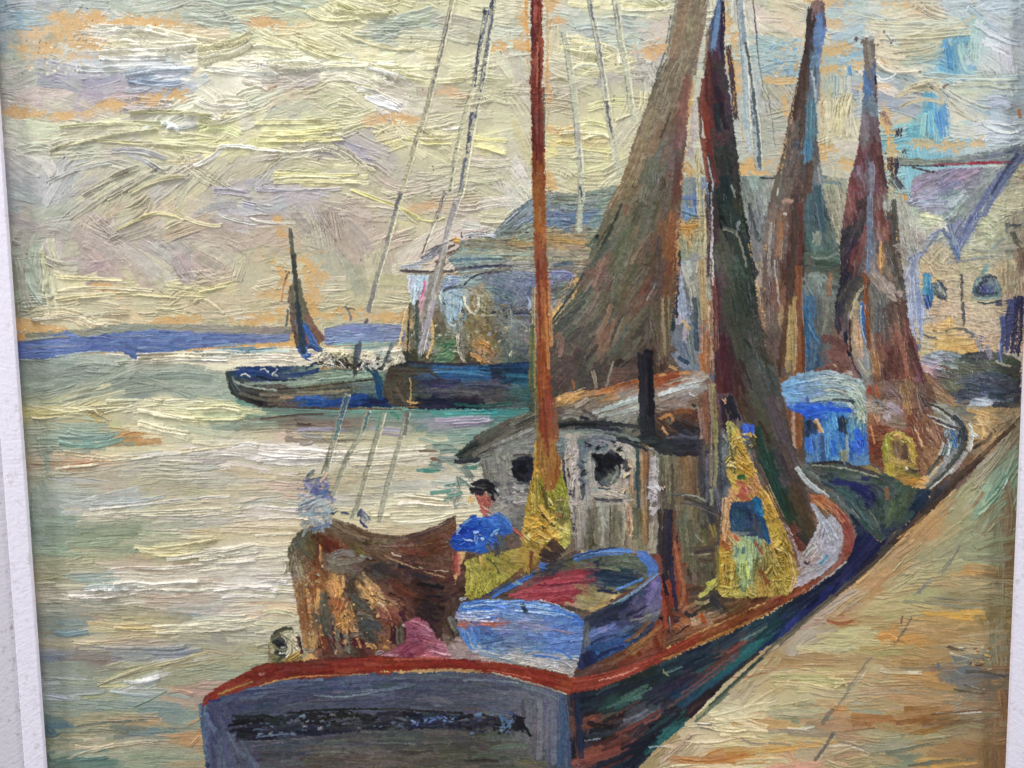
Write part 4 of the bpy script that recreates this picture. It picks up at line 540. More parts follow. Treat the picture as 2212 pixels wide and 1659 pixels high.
fill([(1553, 0), (1562, 0), (1566, 60), (1568, 150), (1580, 220), (1592, 330), (1600, 420), (1618, 500), (1630, 600), (1640, 680), (1655, 760), (1680, 820), (1700, 900), (1722, 1000), (1752, 1100), (1768, 1170), (1755, 1195), (1725, 1190), (1700, 1130), (1640, 1000), (1600, 900), (1585, 850), (1545, 850), (1540, 700), (1535, 520), (1528, 400), (1520, 200), (1530, 60)],
     '1550,50,54688c,88 1560,40,34304c,88 1540,90,5c5c78,88 1558,100,3c2c38,88 1530,140,5c4038,88 1550,160,44303c,80 1565,180,443840,80 1530,240,6c3830,88 1560,230,44303c,75 1575,250,34383c,80 1548,290,5c4040,85 1570,300,483c40,80 1590,330,383438,80 1560,350,303430,80 1580,380,343834,80 1550,400,4c3c3c,88 1565,430,1c3030,85 1590,440,3c3c34,70 1570,480,242c2c,80 1545,500,4c3438,88 1560,540,4c4c44,75 1590,520,343c38,70 1575,580,5c5c50,72 1600,600,34443c,70 1620,600,303834,75 1590,650,3c443c,75 1620,660,383c38,75 1545,650,4c343c,88 1570,700,44403c,80 1610,720,40443c,75 1640,740,444038,70 1560,770,4c2c34,88 1580,800,442830,85 1620,800,444c44,75 1650,820,484c48,70 1555,840,5c2c28,88 1600,850,4c3430,80 1640,880,4c483c,70 1680,900,544844,75 1640,950,4c4434,70 1690,980,4c4444,70 1660,1000,203c30,72 1670,1060,1c3830,70 1700,1040,54484c,65 1720,1080,5c4838,62 1740,1140,4c4034,60 1700,1100,243c30,68 1755,1180,3c3830,60 1720,1160,6c3424,60',
     L=55, w=10, dens=3, t=1.0, ja=4, dry=.12)
D("""1555,0 1548,60 1540,110 11 5c7ca4 6c8cb0;1561,0 1562,60 1560,110 8 241c30 3c2c3c;1530,60 1525,120 1520,160 8 7c6854 98846c;1532,110 1538,170 1535,230 12 4c302c 6c3c34;1522,220 1526,280 1532,340 11 8c3c2c 7c3024;1530,300 1540,360 1548,400 8 7c3c34 5c2c2c;1550,220 1548,250 1555,290 13 2c3438 202c30;1550,330 1570,322 1590,350 24 303430 383c38;1562,380 1568,410 1572,450 24 243434 1c2c34
;1575,100 1585,190 1592,260 10 40303c;1565,440 1580,470 1590,500 22 283430 34403c;1560,495 1585,500 1600,520 8 8c8c7c 5c6058;1555,500 1570,560 1585,640 12 5c5c50 484c40;1580,510 1605,560 1625,620 14 3c443c 343c38;1590,480 1610,540 1635,600 10 283034;1590,600 1610,660 1630,720 16 30382c 3c443c;1565,620 1580,700 1600,780 13 4c4c40 404438;1590,500 1605,540 1612,580 4 8c8c78
;1600,690 1630,700 1655,740 20 3c403c 48443c;1548,600 1550,700 1556,830 9 4c3034 5c343c;1560,720 1570,800 1580,850 15 4c2430 402028;1620,780 1650,860 1690,940 22 4c4c48 545048;1660,860 1690,930 1715,1000 18 54484c 60545c;1635,920 1655,1000 1680,1080 14 1c3c34 24443c;1660,1020 1680,1080 1705,1130 12 183430 2c4834;1690,960 1720,1040 1748,1110 16 5c4c48 4c3c34;1710,1050 1740,1120 1765,1180 16 50402c 3c3428;1720,1150 1740,1170 1755,1185 12 343430
;1580,400 1582,410 1590,430 5 8c948c;1600,480 1590,490 1595,500 6 849490""", dry=.08, t=1.2)
CUR = 'painted_slender_mast'
D("""1497,95 1492,150 1490,200 9 dcb068 d4b484;1507,80 1503,130 1500,170 8 6c6c64 847860;1494,170 1490,220 1490,260 10 e0ac5c;1500,230 1498,270 1502,310 13 d0c0bc c8b4b0;1510,210 1514,250 1512,300 7 6c4440 94706c;1490,230 1480,270 1475,300 7 dca85c;1488,310 1492,330 1490,345 14 c8b8b4;1478,350 1488,370 1500,385 18 dca45c dcac5c;1503,335 1508,360 1520,380 9 c8a468 8c6c44
;1506,320 1507,400 1510,470 8 ccbc80 dcc890;1516,410 1517,490 1518,560 13 d0c490 c8b47c;1514,560 1518,640 1520,700 15 d0ac6c c49c5c;1520,690 1524,740 1522,810 15 bc7038 cc8048;1530,650 1534,720 1535,810 12 c88c50 a85c38;1515,760 1522,810 1524,850 16 b05c2c c87840;1540,600 1545,680 1548,760 9 94503c 84443c;1530,660 1534,720 1538,780 6 e0b898;1525,420 1530,500 1532,600 7 4c3038 5c3c44;1534,415 1540,470 1536,560 4 d8d4dc;1539,550 1541,580 1540,620 3 e8dcd8
;1522,170 1518,210 1516,260 10 8c4434;1518,300 1524,340 1530,400 10 8c3c2c 984830;1528,340 1535,380 1540,415 4 c4ccd4;1470,540 1462,600 1464,640 8 2c2430 38343c;1457,600 1460,650 1462,690 10 34303c;1466,400 1466,460 1462,540 7 5c3c30;1470,630 1478,680 1480,700 14 a8b4cc 94a4c4;1480,600 1484,640 1490,680 10 94948c 5c6468;1492,610 1500,650 1505,700 12 a8a08c c4bca0;1475,570 1482,600 1490,620 8 c4c4b0
;1500,640 1503,700 1508,760 10 4c585c 3c4c58;1485,700 1480,740 1475,770 14 b8a8b8 c4b0bc;1475,690 1480,700 1492,712 7 dcac68;1470,735 1480,770 1490,800 20 7c8898 60708c;1460,760 1470,780 1490,790 20 8c98a8;1465,770 1480,780 1490,785 9 2c4464;1490,720 1496,760 1502,790 9 8c9080 6c7868;1445,790 1455,795 1465,796 7 dca864;1452,660 1456,700 1450,720 12 24343c 344048""", dry=.2, t=1.6)
CUR = 'painted_brown_sail'
fill([(1462, -20), (1534, -20), (1522, 60), (1508, 110), (1500, 140), (1492, 200), (1484, 290), (1474, 400), (1468, 480), (1464, 560), (1458, 640), (1446, 720), (1440, 800), (1400, 830), (1330, 842), (1250, 850), (1190, 870), (1150, 900), (1140, 880), (1175, 820), (1182, 760), (1195, 710), (1240, 640), (1262, 580), (1285, 520), (1320, 430), (1345, 380), (1370, 300), (1388, 250), (1410, 190), (1440, 120), (1450, 60)],
     '1490,20,907c68,-75 1510,40,a08c74,-75 1470,80,988468,-70 1490,100,94806c,-75 1450,140,8c7c64,-70 1480,160,8c7c68,-78 1430,200,8c8068,-68 1460,220,8c7a64,-75 1470,230,945c4c,-80 1410,260,94826c,-68 1450,270,7c6c58,-75 1470,300,84605c,-82 1390,310,987c60,-65 1430,320,7c6858,-75 1450,340,70605c,-80 1370,370,98805f,-65 1400,380,70705c,-75 1430,380,6c6c5c,-80 1460,400,7c4c40,-82 1350,420,8c7858,-65 1390,430,787460,-72 1430,430,68604c,-75 1450,450,7c6050,-75 1310,470,706c54,-60 1350,480,7c745c,-65 1400,490,686450,-70 1455,510,985c38,-86 1430,520,805840,-85 1270,540,6c6c5c,-60 1310,540,6c7060,-60 1350,540,706c54,-65 1390,560,6c5c48,-60 1420,580,685444,-75 1455,580,844c30,-86 1290,580,8c6858,-55 1340,600,6c6c58,-65 1300,610,8c6c60,-60 1380,620,706450,-58 1420,620,645048,-80 1250,640,747460,-50 1310,650,6c644c,-65 1390,650,7c5040,-58 1270,690,70685c,-50 1320,690,6c6454,-55 1370,690,6c6450,-58 1410,690,605040,-85 1220,720,5c5c54,-45 1270,720,68605a,-50 1330,720,8c6c54,-60 1380,720,5c5448,-50 1420,740,6c5440,88 1440,720,7c6c54,88 1210,760,68584c,-45 1260,760,60544c,-50 1300,740,94705c,-60 1330,760,605c50,-50 1220,800,64544c,-45 1270,790,544c44,-60 1330,790,5c5048,-45 1390,780,4c3c38,-50 1420,790,5c4438,88 1200,840,584c44,-50 1260,830,504c44,-60 1340,820,6c4c3c 1160,870,4c5448,-45',
     L=58, w=10, dens=3.1, t=1.15, ja=5, dry=.12)
D("""1465,0 1452,50 1440,120 6 8c8c78 b4ac94;1482,0 1470,60 1450,130 18 94785c a88c70;1515,0 1502,60 1490,110 18 98886c 8c7c60;1455,130 1430,190 1408,250 22 948468 887860;1480,140 1462,200 1440,270 17 8c7a60 9c8a6c;1485,160 1480,220 1470,270 12 945850 8c6454;1408,230 1390,290 1372,350 16 8c8064 a08c68;1430,260 1408,330 1380,390 17 9c8064 8c7458
;1385,300 1362,370 1335,430 14 a48c64 98805c;1448,240 1438,270 1425,300 6 5c5044;1470,250 1462,300 1458,330 14 8c5450 7c5c54;1440,300 1425,320 1405,350 8 646c5c 7c8070;1410,340 1400,380 1390,400 26 6c705c 7c7c64;1450,290 1450,340 1452,380 14 74605c 806860;1465,350 1462,400 1456,450 13 6c443c 805044;1450,380 1440,430 1430,460 12 74645c
;1345,440 1322,500 1290,550 5 40443c 585c50;1338,455 1318,500 1300,530 4 303834;1262,590 1230,640 1192,695 5 34403c 485048;1280,620 1240,670 1200,715 10 4c5850 5c645c;1200,715 1225,690 1265,650 9 3c4844 54584c;1290,510 1275,530 1282,525 12 64786c 54685c;1288,506 1292,514 1290,518 9 1c2420;1360,440 1354,460 1350,470 7 a06454 8c5848;1300,560 1295,580 1285,610 10 9c7468 8c6c5c
;1310,555 1290,600 1278,625 7 a47c6c;1350,520 1335,600 1325,650 17 787860 6c6c54;1385,530 1355,580 1335,640 10 807058 6c6048;1410,500 1385,530 1360,575 6 a08468 806850;1430,480 1440,520 1436,560 12 8c5c3c a46c44;1455,455 1450,520 1448,570 16 a8683c 905430;1440,590 1440,640 1436,700 14 6c4c34 845434;1424,510 1424,560 1420,620 11 605048 6c5c54;1405,590 1395,610 1380,640 10 845040 744838
;1415,610 1408,630 1395,650 5 b8b8ac 706c64;1430,640 1432,700 1436,770 6 a89c74 8c7c58;1441,640 1444,700 1440,770 7 8c8460 5c4c38;1405,690 1412,720 1425,780 6 8c7c6c 443834;1320,660 1305,700 1285,730 12 906c54 a07c64;1325,690 1320,730 1302,760 9 9c7458 886850;1345,680 1325,720 1315,750 6 4c544c;1400,655 1370,700 1330,740 10 6c6450 7c705c;1360,700 1340,730 1320,760 8 5c6458
;1200,720 1215,735 1205,770 14 94684c 8c6c60;1215,770 1240,800 1220,840 18 64544c 5c4c48;1250,760 1260,800 1250,840 22 544c44;1290,780 1275,820 1262,850 16 58504c;1235,820 1240,835 1238,845 5 b86c40;1325,780 1318,800 1310,835 5 b8a890 8c8470;1280,800 1285,820 1290,840 8 b8a088 9c8870;1345,775 1330,785 1325,795 12 3c302c""", dry=.1, t=1.3)

# ======================= second boat with the blue wheelhouse =============
CUR = 'painted_blue_boat/wheelhouse'
fill([(1685, 830), (1720, 808), (1790, 800), (1860, 820), (1880, 870), (1882, 1005), (1740, 1005), (1738, 900), (1700, 880)],
     '1700,850,78a8d4 1760,830,88a8c0 1800,825,a8b8bc 1760,845,7c9cb8 1830,840,b0bcb4,15 1850,860,a8b8ac,60 1790,860,98a8a4 1860,900,b0b8a0,88 1745,920,2c4468,88 1780,880,2c5cd0,5 1740,895,2c60d4 1800,910,5098d0,88 1760,960,3c70b4,88 1790,970,4484c0,88 1830,960,3868b0,88 1860,950,2c5cc8,88 1870,920,5c90b0,88 1850,930,689cb4,88 1750,980,5078a0,88 1820,990,6890a8,88 1865,990,5c88b4,88 1810,920,3c78c0,88',
     L=26, w=7, dens=3.2, t=1.8, ja=6, dry=.2)
D("""1690,835 1720,825 1760,820 7 a4c8e0 78b0e0;1700,845 1715,850 1735,848 7 90b8e0 70a8e8;1745,822 1790,812 1830,818 6 c8ccc0 98b0bc;1750,835 1800,832 1840,840 6 84a8c8 a8bcbc;1780,842 1805,838 1825,850 6 dcd8c4 a8b0a8;1795,862 1820,862 1848,871 7 2c3440 404850;1750,868 1790,856 1840,860 5 b0c0b8;1745,878 1770,884 1840,888 12 2458d8 3068e0;1740,895 1760,893 1790,885 9 2050d0 3c74e4
;1755,873 1760,876 1770,880 8 3c74e8;1830,880 1836,888 1840,890 9 1c50dc;1812,900 1818,920 1815,940 17 1c2838 303444;1745,905 1746,920 1748,935 11 1c2c40;1760,905 1765,920 1778,938 12 dcb078 c89464;1755,915 1762,925 1765,932 9 4c3c34;1830,905 1825,925 1828,940 5 2c3c34;1745,945 1748,965 1745,980 13 2c60dc 4480e8;1795,950 1800,970 1803,985 12 3068c8;1845,930 1855,945 1862,955 16 2458d0 3068dc
;1840,955 1850,970 1865,980 15 3c70d8;1775,940 1776,970 1778,1000 9 384c74 50607c;1785,910 1790,950 1788,990 7 5ca0d4 70b0dc;1829,940 1828,970 1832,995 6 b8bca8 98a498;1820,970 1822,985 1825,1000 9 b89c60 8c8460;1845,870 1862,890 1866,910 6 bcc4b0;1800,900 1802,915 1806,930 8 58a8dc;1852,855 1862,870 1866,890 8 c4c8b4 a8b4ac;1760,940 1765,980 1768,1000 6 688cb0""", dry=.12, t=2.2)
CUR = 'painted_blue_boat/nets'
fill([(1868, 840), (1890, 825), (1960, 820), (2010, 830), (2025, 870), (2040, 900), (2045, 960), (2020, 1010), (1990, 1030), (1900, 1010), (1880, 1000), (1872, 920)],
     '1900,850,7c5c50,88 1930,850,786058 1960,850,8c6848,80 1990,850,6c5044,60 1880,880,b0a490 1890,910,a06c4c,80 1920,890,a4948c 1930,910,8c7868 1900,930,7c4430 1960,900,885444,75 1960,870,9c7450,80 1990,880,70504c,60 2000,910,8c6448,60 1900,970,743c2c 1920,940,94583c 1980,950,7c4834,80 1990,990,845840,60 2020,950,8c6450,60 2010,980,a47c58,50 1960,960,6c3c2c 1890,990,7c4c38',
     L=24, w=8, dens=3.2, t=1.5, ja=15, dry=.3)
D("""1882,868 1895,862 1908,875 8 b8b8b0 44444c;1880,850 1875,840 1878,832 8 94402c;1890,830 1892,845 1896,858 8 a8603c;1915,870 1930,878 1945,890 20 a4949c 9c8c94;1910,890 1915,905 1920,910 12 a89c9c;1955,850 1962,880 1960,900 12 b08858 9c7448;1990,840 1995,860 2004,876 6 4c3c40 8c7468;1980,850 1985,880 1995,900 7 8c6c54 6c4c40;1975,925 1985,945 1992,965 5 e0b080;1880,920 1885,940 1890,960 5 d89c68
;1915,830 1935,850 1945,865 9 6c5450 8c706c;1888,895 1893,905 1896,915 7 d8a478;2000,925 2020,945 2030,970 6 a87c60 c89c78""", dry=.25, t=1.7)
CUR = 'painted_blue_boat/yellow_bag'
fill([(1908, 1000), (1904, 965), (1912, 940), (1930, 930), (1952, 934), (1970, 950), (1978, 980), (1976, 1010), (1990, 1030), (1970, 1052), (1925, 1060), (1912, 1035)],
     '1915,960,a8a040,80 1930,938,b8a850 1955,942,bca44c,40 1970,975,b89838,85 1925,990,a89048,60 1945,1010,a8904c 1930,1040,8c6c38 1960,1035,a8803c 1940,970,84644c,80 1950,985,6c5040,80', L=18, w=7, dens=3.2, t=2, ja=18, dry=.2)
D("""1918,940 1908,960 1912,995 11 a8a040 8c8830;1925,940 1945,935 1960,950 10 bca448 c8b458;1930,945 1935,940 1945,950 10 d8a468;1968,955 1970,985 1974,1008 12 b89838 c8a850;1940,955 1935,965 1940,985 12 6c5840 84644c;1950,960 1955,975 1950,990 11 5c4438;1922,990 1940,1000 1960,1000 12 a48840 c4a464;1918,1000 1925,1020 1918,1050 14 b8a038 a89040;1930,1010 1950,1015 1980,1010 9 a8904c 8c783c
;1950,1020 1970,1025 1990,1030 10 98843c 7c6c34;1960,1045 1980,1035 1995,1045 12 b87c2c c89040;1930,1040 1945,1050 1960,1055 11 6c3c2c 94603c;1958,1012 1975,1021 1988,1020 8 342c28 54443c;1953,1011 1955,1013 1957,1014 6 e8ece4;1985,1000 1995,1012 2000,1020 8 a07c48;1915,965 1912,950 1920,942 5 c8c058""", dry=.18, t=1.9)
CUR = 'painted_blue_boat/bow_rail'
fill([(2003, 870), (2040, 872), (2075, 905), (2088, 945), (2080, 985), (2050, 1020), (2010, 1060), (1995, 1050), (2030, 1010), (2045, 960), (2030, 910)],
     '2030,890,8c8c80,30 2060,920,a0a0a0,60 2050,960,8ca0a4,-60 2035,1000,a0a09c,-50 2060,1000,a8a0a0,-50 2070,940,40444c,85 2020,1030,80807c,-45', L=26, w=7, dens=2.6, t=1.5, dry=.15)
D("""2002,873 2030,882 2055,905 8 3c3834 54504c;2055,900 2085,925 2082,960 13 3c4040 30343c;2082,955 2070,985 2040,1015 11 3c403c 484c44;2050,1010 2025,1035 1998,1055 8 40443c 5c6054;2090,915 2100,940 2090,975 9 b8bcb4 dce0d8;2088,975 2075,1000 2050,1025 8 b0a8a0 a8acac;2010,878 2040,892 2062,918 3 dcd8cc;2003,898 2030,912 2070,928 6 38343c 4c4448;2012,908 2035,922 2065,930 3 e4e0d8
;2000,895 2025,905 2050,915 3 d0ccc0;2050,930 2062,940 2064,955 6 3c70b0 2c5c9c;2057,950 2062,962 2060,968 8 2460a0;2040,960 2036,975 2032,985 13 a8b4b4 90a4a8;2030,985 2015,1005 2000,1030 8 5c6054 3c403c;2035,1000 2020,1015 2000,1035 5 bcc0b4;2060,1010 2035,1035 2005,1058 4 dcdcd0;2045,945 2052,960 2044,985 5 c0c8c8;2095,935 2108,940 2112,945 8 dce0dc c8ccc4;2000,880 1990,862 1982,840 8 443c3c""", dry=.12, t=2.0)
CUR = 'painted_blue_boat/hull'
fill([(1740, 1000), (1790, 994), (1860, 1010), (1915, 1025), (1960, 1050), (2010, 1060), (2000, 1090), (1960, 1130), (1905, 1170), (1880, 1160), (1850, 1110), (1800, 1060), (1725, 1015)],
     '1770,1010,4c5048,10 1840,1025,4c5a54,12 1880,1035,505c54,10 1800,1040,34444c,15 1850,1050,202450,12 1870,1070,242858,60 1820,1060,485c60,30 1850,1090,3c5050,60 1890,1100,384844,80 1880,1140,445448,70 1920,1080,485850,-70 1930,1110,4c5c44,-60 1960,1070,505844,-60 1920,1140,2c3448 1990,1075,1c3048,-40 1750,1030,6c7470,40 1830,1100,3c5458,45',
     L=32, w=8, dens=3, t=1.4, ja=8, dry=.15)
D("""1755,1005 1790,995 1825,1000 6 2c2c34 3c3434;1825,1000 1860,1015 1905,1025 8 343034 4c4444;1750,1007 1800,1004 1900,1030 3 a8a894;1800,1038 1850,1045 1880,1060 13 20245c 2c3070;1840,1050 1870,1070 1880,1085 12 1c2050;1860,1030 1870,1034 1880,1034 7 282c60;1870,1005 1890,1015 1905,1022 6 8c7c38 a8944c;1912,1050 1918,1065 1916,1080 10 8c6444 784c34;1830,1070 1855,1100 1885,1140 12 4c6464 3c5454;1930,1080 1925,1100 1918,1120 9 5c6c48 6c7c54
;1720,1010 1745,1050 1780,1065 8 b8bcb8 dce0dc;1745,1045 1770,1062 1790,1075 9 9ca0a4 c8ccd0;1790,1065 1830,1100 1860,1130 10 506060 6c7c80;1855,1120 1870,1140 1885,1150 12 3c5450""", dry=.12, t=1.7)

# ======================= shaded water between the hulls and the quay ======
CUR = 'painted_shaded_water'
fill([(1780, 1075), (1830, 1100), (1875, 1150), (1900, 1172), (1960, 1130), (1995, 1085), (2040, 1045), (2110, 990), (2130, 985), (2080, 1040), (2020, 1095), (1950, 1160), (1890, 1220), (1820, 1280), (1740, 1350), (1680, 1410), (1590, 1500), (1480, 1600), (1420, 1659), (1390, 1740), (1330, 1740), (1400, 1600), (1600, 1400), (1740, 1300), (1830, 1210), (1850, 1150), (1830, 1100)],
     '1830,1120,242c40,50 1850,1180,1c2048,-50 1880,1170,20244c,-50 1900,1190,1c2048,-45 1950,1130,1c2450,-45 1980,1090,1c3050,-45 1850,1240,1c2050,-45 1800,1280,1c2458,-42 1750,1300,1c2458,-42 1700,1350,24306c,-42 1660,1380,1c3458,-42 2020,1070,34343c,-45 2080,1020,4c3c34,-45 2000,1100,3c3834,-45 1950,1155,5c5040,-45 1900,1210,44403c,-45 1840,1270,40404c,-45 1780,1330,3c4858,-42 1720,1380,343c48,-42 1600,1470,343c3c,-45 1500,1560,3c4c4c,-45',
     L=50, w=10, dens=3, t=1.2, ja=4, dry=.12)

# ======================= the quay =========================================
CUR = 'painted_quay'
QP = [(2205, 905), (2260, 870), (2260, 1760), (1310, 1760), (1365, 1665), (1420, 1610), (1500, 1545), (1590, 1440), (1660, 1398), (1720, 1360), (1800, 1300), (1880, 1235), (1950, 1165), (2040, 1085), (2120, 1000)]
fill(QP, """2160,960,a8a48c,-50 2190,940,8c8468,-50 2120,1010,a09880,-50 2150,1040,8cac94,-60 2160,1060,74a890,-65 2180,1030,98a88c,-60 2100,1060,a8a880,-50 2060,1110,a8a47c,-35 2120,1120,98a484,-50 2180,1120,88785c,88 2030,1120,c49c68,-40 2000,1160,c09868,-40 2080,1160,9ca07c,-35 2130,1180,98a07c,-20 2180,1200,806c50,88 1950,1210,b8986c,-40 2000,1200,a8a47c,-35 2060,1220,b0ac84,-10 2120,1210,94a080 2160,1240,8c7450 2090,1240,cc9c5c 1900,1250,c4986c,-35 1960,1240,b4b084,-35 1870,1280,d0a468,-40 2000,1250,b0a478
1880,1260,c49c64,-25 1950,1270,bcac78,-8 2000,1285,b0b07c,-10 2050,1260,b8a474 2100,1262,a8a078 2150,1270,8c8468,80 1820,1310,bcac9c,-35 1780,1340,c0b0a0,-38 1850,1290,b4a898,-38 1900,1300,c8b484,-10 1820,1335,a87048,-5 1830,1345,b88858,-5 1870,1330,b8a070 1940,1310,c0b47c,-5 2000,1300,b4a878 2060,1292,948c70 2100,1300,a09068 2080,1328,e0a850 2050,1340,b89864 2130,1330,8c7c50 1840,1360,ccc890 1880,1370,c4b884 1920,1370,cc9450,-10 1960,1380,d09850 2000,1350,bca06c 2050,1370,b0905c 2120,1360,907c54 2140,1400,7c846c,85
1760,1370,bcb0a0,-38 1720,1410,b8a894,-38 1800,1395,c8c08c 1850,1400,c4c088 1900,1400,b8a870 1960,1410,b89c68 2020,1400,b89460 2070,1400,a8946c 2100,1400,c0b090 1700,1430,b0905c,-5 1780,1420,b49468 1850,1425,b89c70 1920,1430,b89868 1990,1430,a88858 2060,1430,707c78 2080,1450,70787c 2120,1450,74747 2140,1440,a07c50 1660,1470,d0b888,-40 1700,1460,c4b484 1760,1460,d4cc90 1800,1450,c8b87c 1850,1450,c0a070 1900,1445,c8b88c 1950,1450,b49c70 1990,1460,d09c5c 2020,1460,cc9050
1680,1490,c8b080,-35 1740,1480,d0c48c 1780,1480,d8d090 1830,1480,c4b484 1900,1480,b89c70 1960,1490,b0946c 2030,1480,a08c68 2100,1480,7c7c70 2140,1500,84745c 1600,1500,c4b494,-45 1640,1520,e0d4a8,-20 1680,1510,d0c494,-8 1750,1510,d0c498 1820,1500,c4b48c 1880,1500,b8a888 1950,1510,c09868 2030,1510,c0986c 2100,1510,84806c 1700,1540,c4c49c 1760,1530,a8a884 1800,1530,dc9454 1830,1535,dca868 1850,1530,98a090 1900,1530,b8a478 1960,1540,b88c58 2040,1540,a87c48 2100,1540,a09078 2150,1540,a07850,85
1560,1540,e0d8ac,10 1600,1550,e8e0b0,10 1640,1550,dcb888 1650,1565,c89c60 1700,1560,8c9474 1760,1565,a8a484 1800,1560,c09870 1860,1560,b47c48 1930,1560,b89868 1990,1560,94642c 2050,1560,7c684c 2110,1560,8c8060 1540,1570,d4c4a0 1600,1580,ecdcb4 1650,1590,dccc9c 1700,1580,c4c498 1760,1585,a89c84 1810,1580,b49474 1880,1585,b8ac84 1950,1590,a0a080 2020,1590,988c6c 2100,1590,a89068 1520,1600,e4d4a8 1580,1600,e0cc98 1640,1610,d8c890 1690,1610,e0a85c 1720,1600,c8bc8c 1780,1610,c0ac88 1850,1600,c0ac80 1920,1610,a0a084 1980,1610,bca070 2050,1610,a88458 2120,1610,a07c50
1460,1630,c0aC8c,-40 1400,1640,b09c70,-40 1500,1625,d8c8a0,-20 1540,1640,c08450 1600,1635,c8843c,-3 1650,1640,e0cc98 1700,1640,e0ac80 1730,1630,c8b490 1800,1640,b89c78 1870,1640,b8a478 1950,1640,808c78 2020,1645,c8a464 2080,1640,987850 2140,1640,8c6c48,85 1420,1660,a89468,-45 1560,1660,e8d4a8 1620,1655,e4d8b0 1700,1665,e8a890 2000,1660,d8a050 1850,1660,b0a47c""".replace('74747 ', '747470 '),
     L=100, w=14, dens=2.2, dry=.33, t=1.1, ja=4, near=.3, jc=.018, asp=2.6, mix=.25)
D("""2194,915 2150,955 2110,992 11 4c3c34 6c5c50;2120,985 2080,1025 2040,1065 13 544034 3c302c;2050,1055 2010,1095 1970,1130 11 3c302c 5c4838;1990,1110 1960,1150 1920,1185 14 40342c 54443c;1930,1175 1890,1215 1850,1250 12 443c38 5c5448;1870,1230 1820,1275 1770,1318 10 4c4844 6c6454;1800,1290 1740,1340 1680,1395 11 54544c 7c745c
;1690,1380 1640,1425 1590,1475 9 4c4c44 8c8464;1600,1465 1550,1510 1500,1555 9 5c6450 a8a070;1990,1125 1965,1145 1940,1165 6 dcac68 c89858;2050,1075 2035,1085 2020,1100 7 d0a468 a88458;2000,1110 1985,1125 1975,1130 6 8c6c4c;2090,1035 2075,1045 2065,1060 9 74605c 8c705c;2110,1010 2140,985 2165,955 7 c8ccc0 a8a898;2125,1000 2150,975 2175,945 6 b8b0a0
;2205,900 2212,905 2205,930 8 6c5c4c;2150,1085 2165,1050 2175,1025 11 74ac98 94bca0;2175,1030 2172,1045 2164,1058 4 d8e4dc;2110,1110 2140,1085 2160,1060 10 84b098 98ac88;2125,1060 2115,1080 2100,1100 8 a8845c;1990,1170 1960,1200 1930,1235 6 d8c898 b8b080;1965,1150 1900,1215 1850,1262 6 dcb478 c09460;1870,1270 1830,1300 1790,1332 7 cca068 b49c80""", dry=.2, t=1.7)
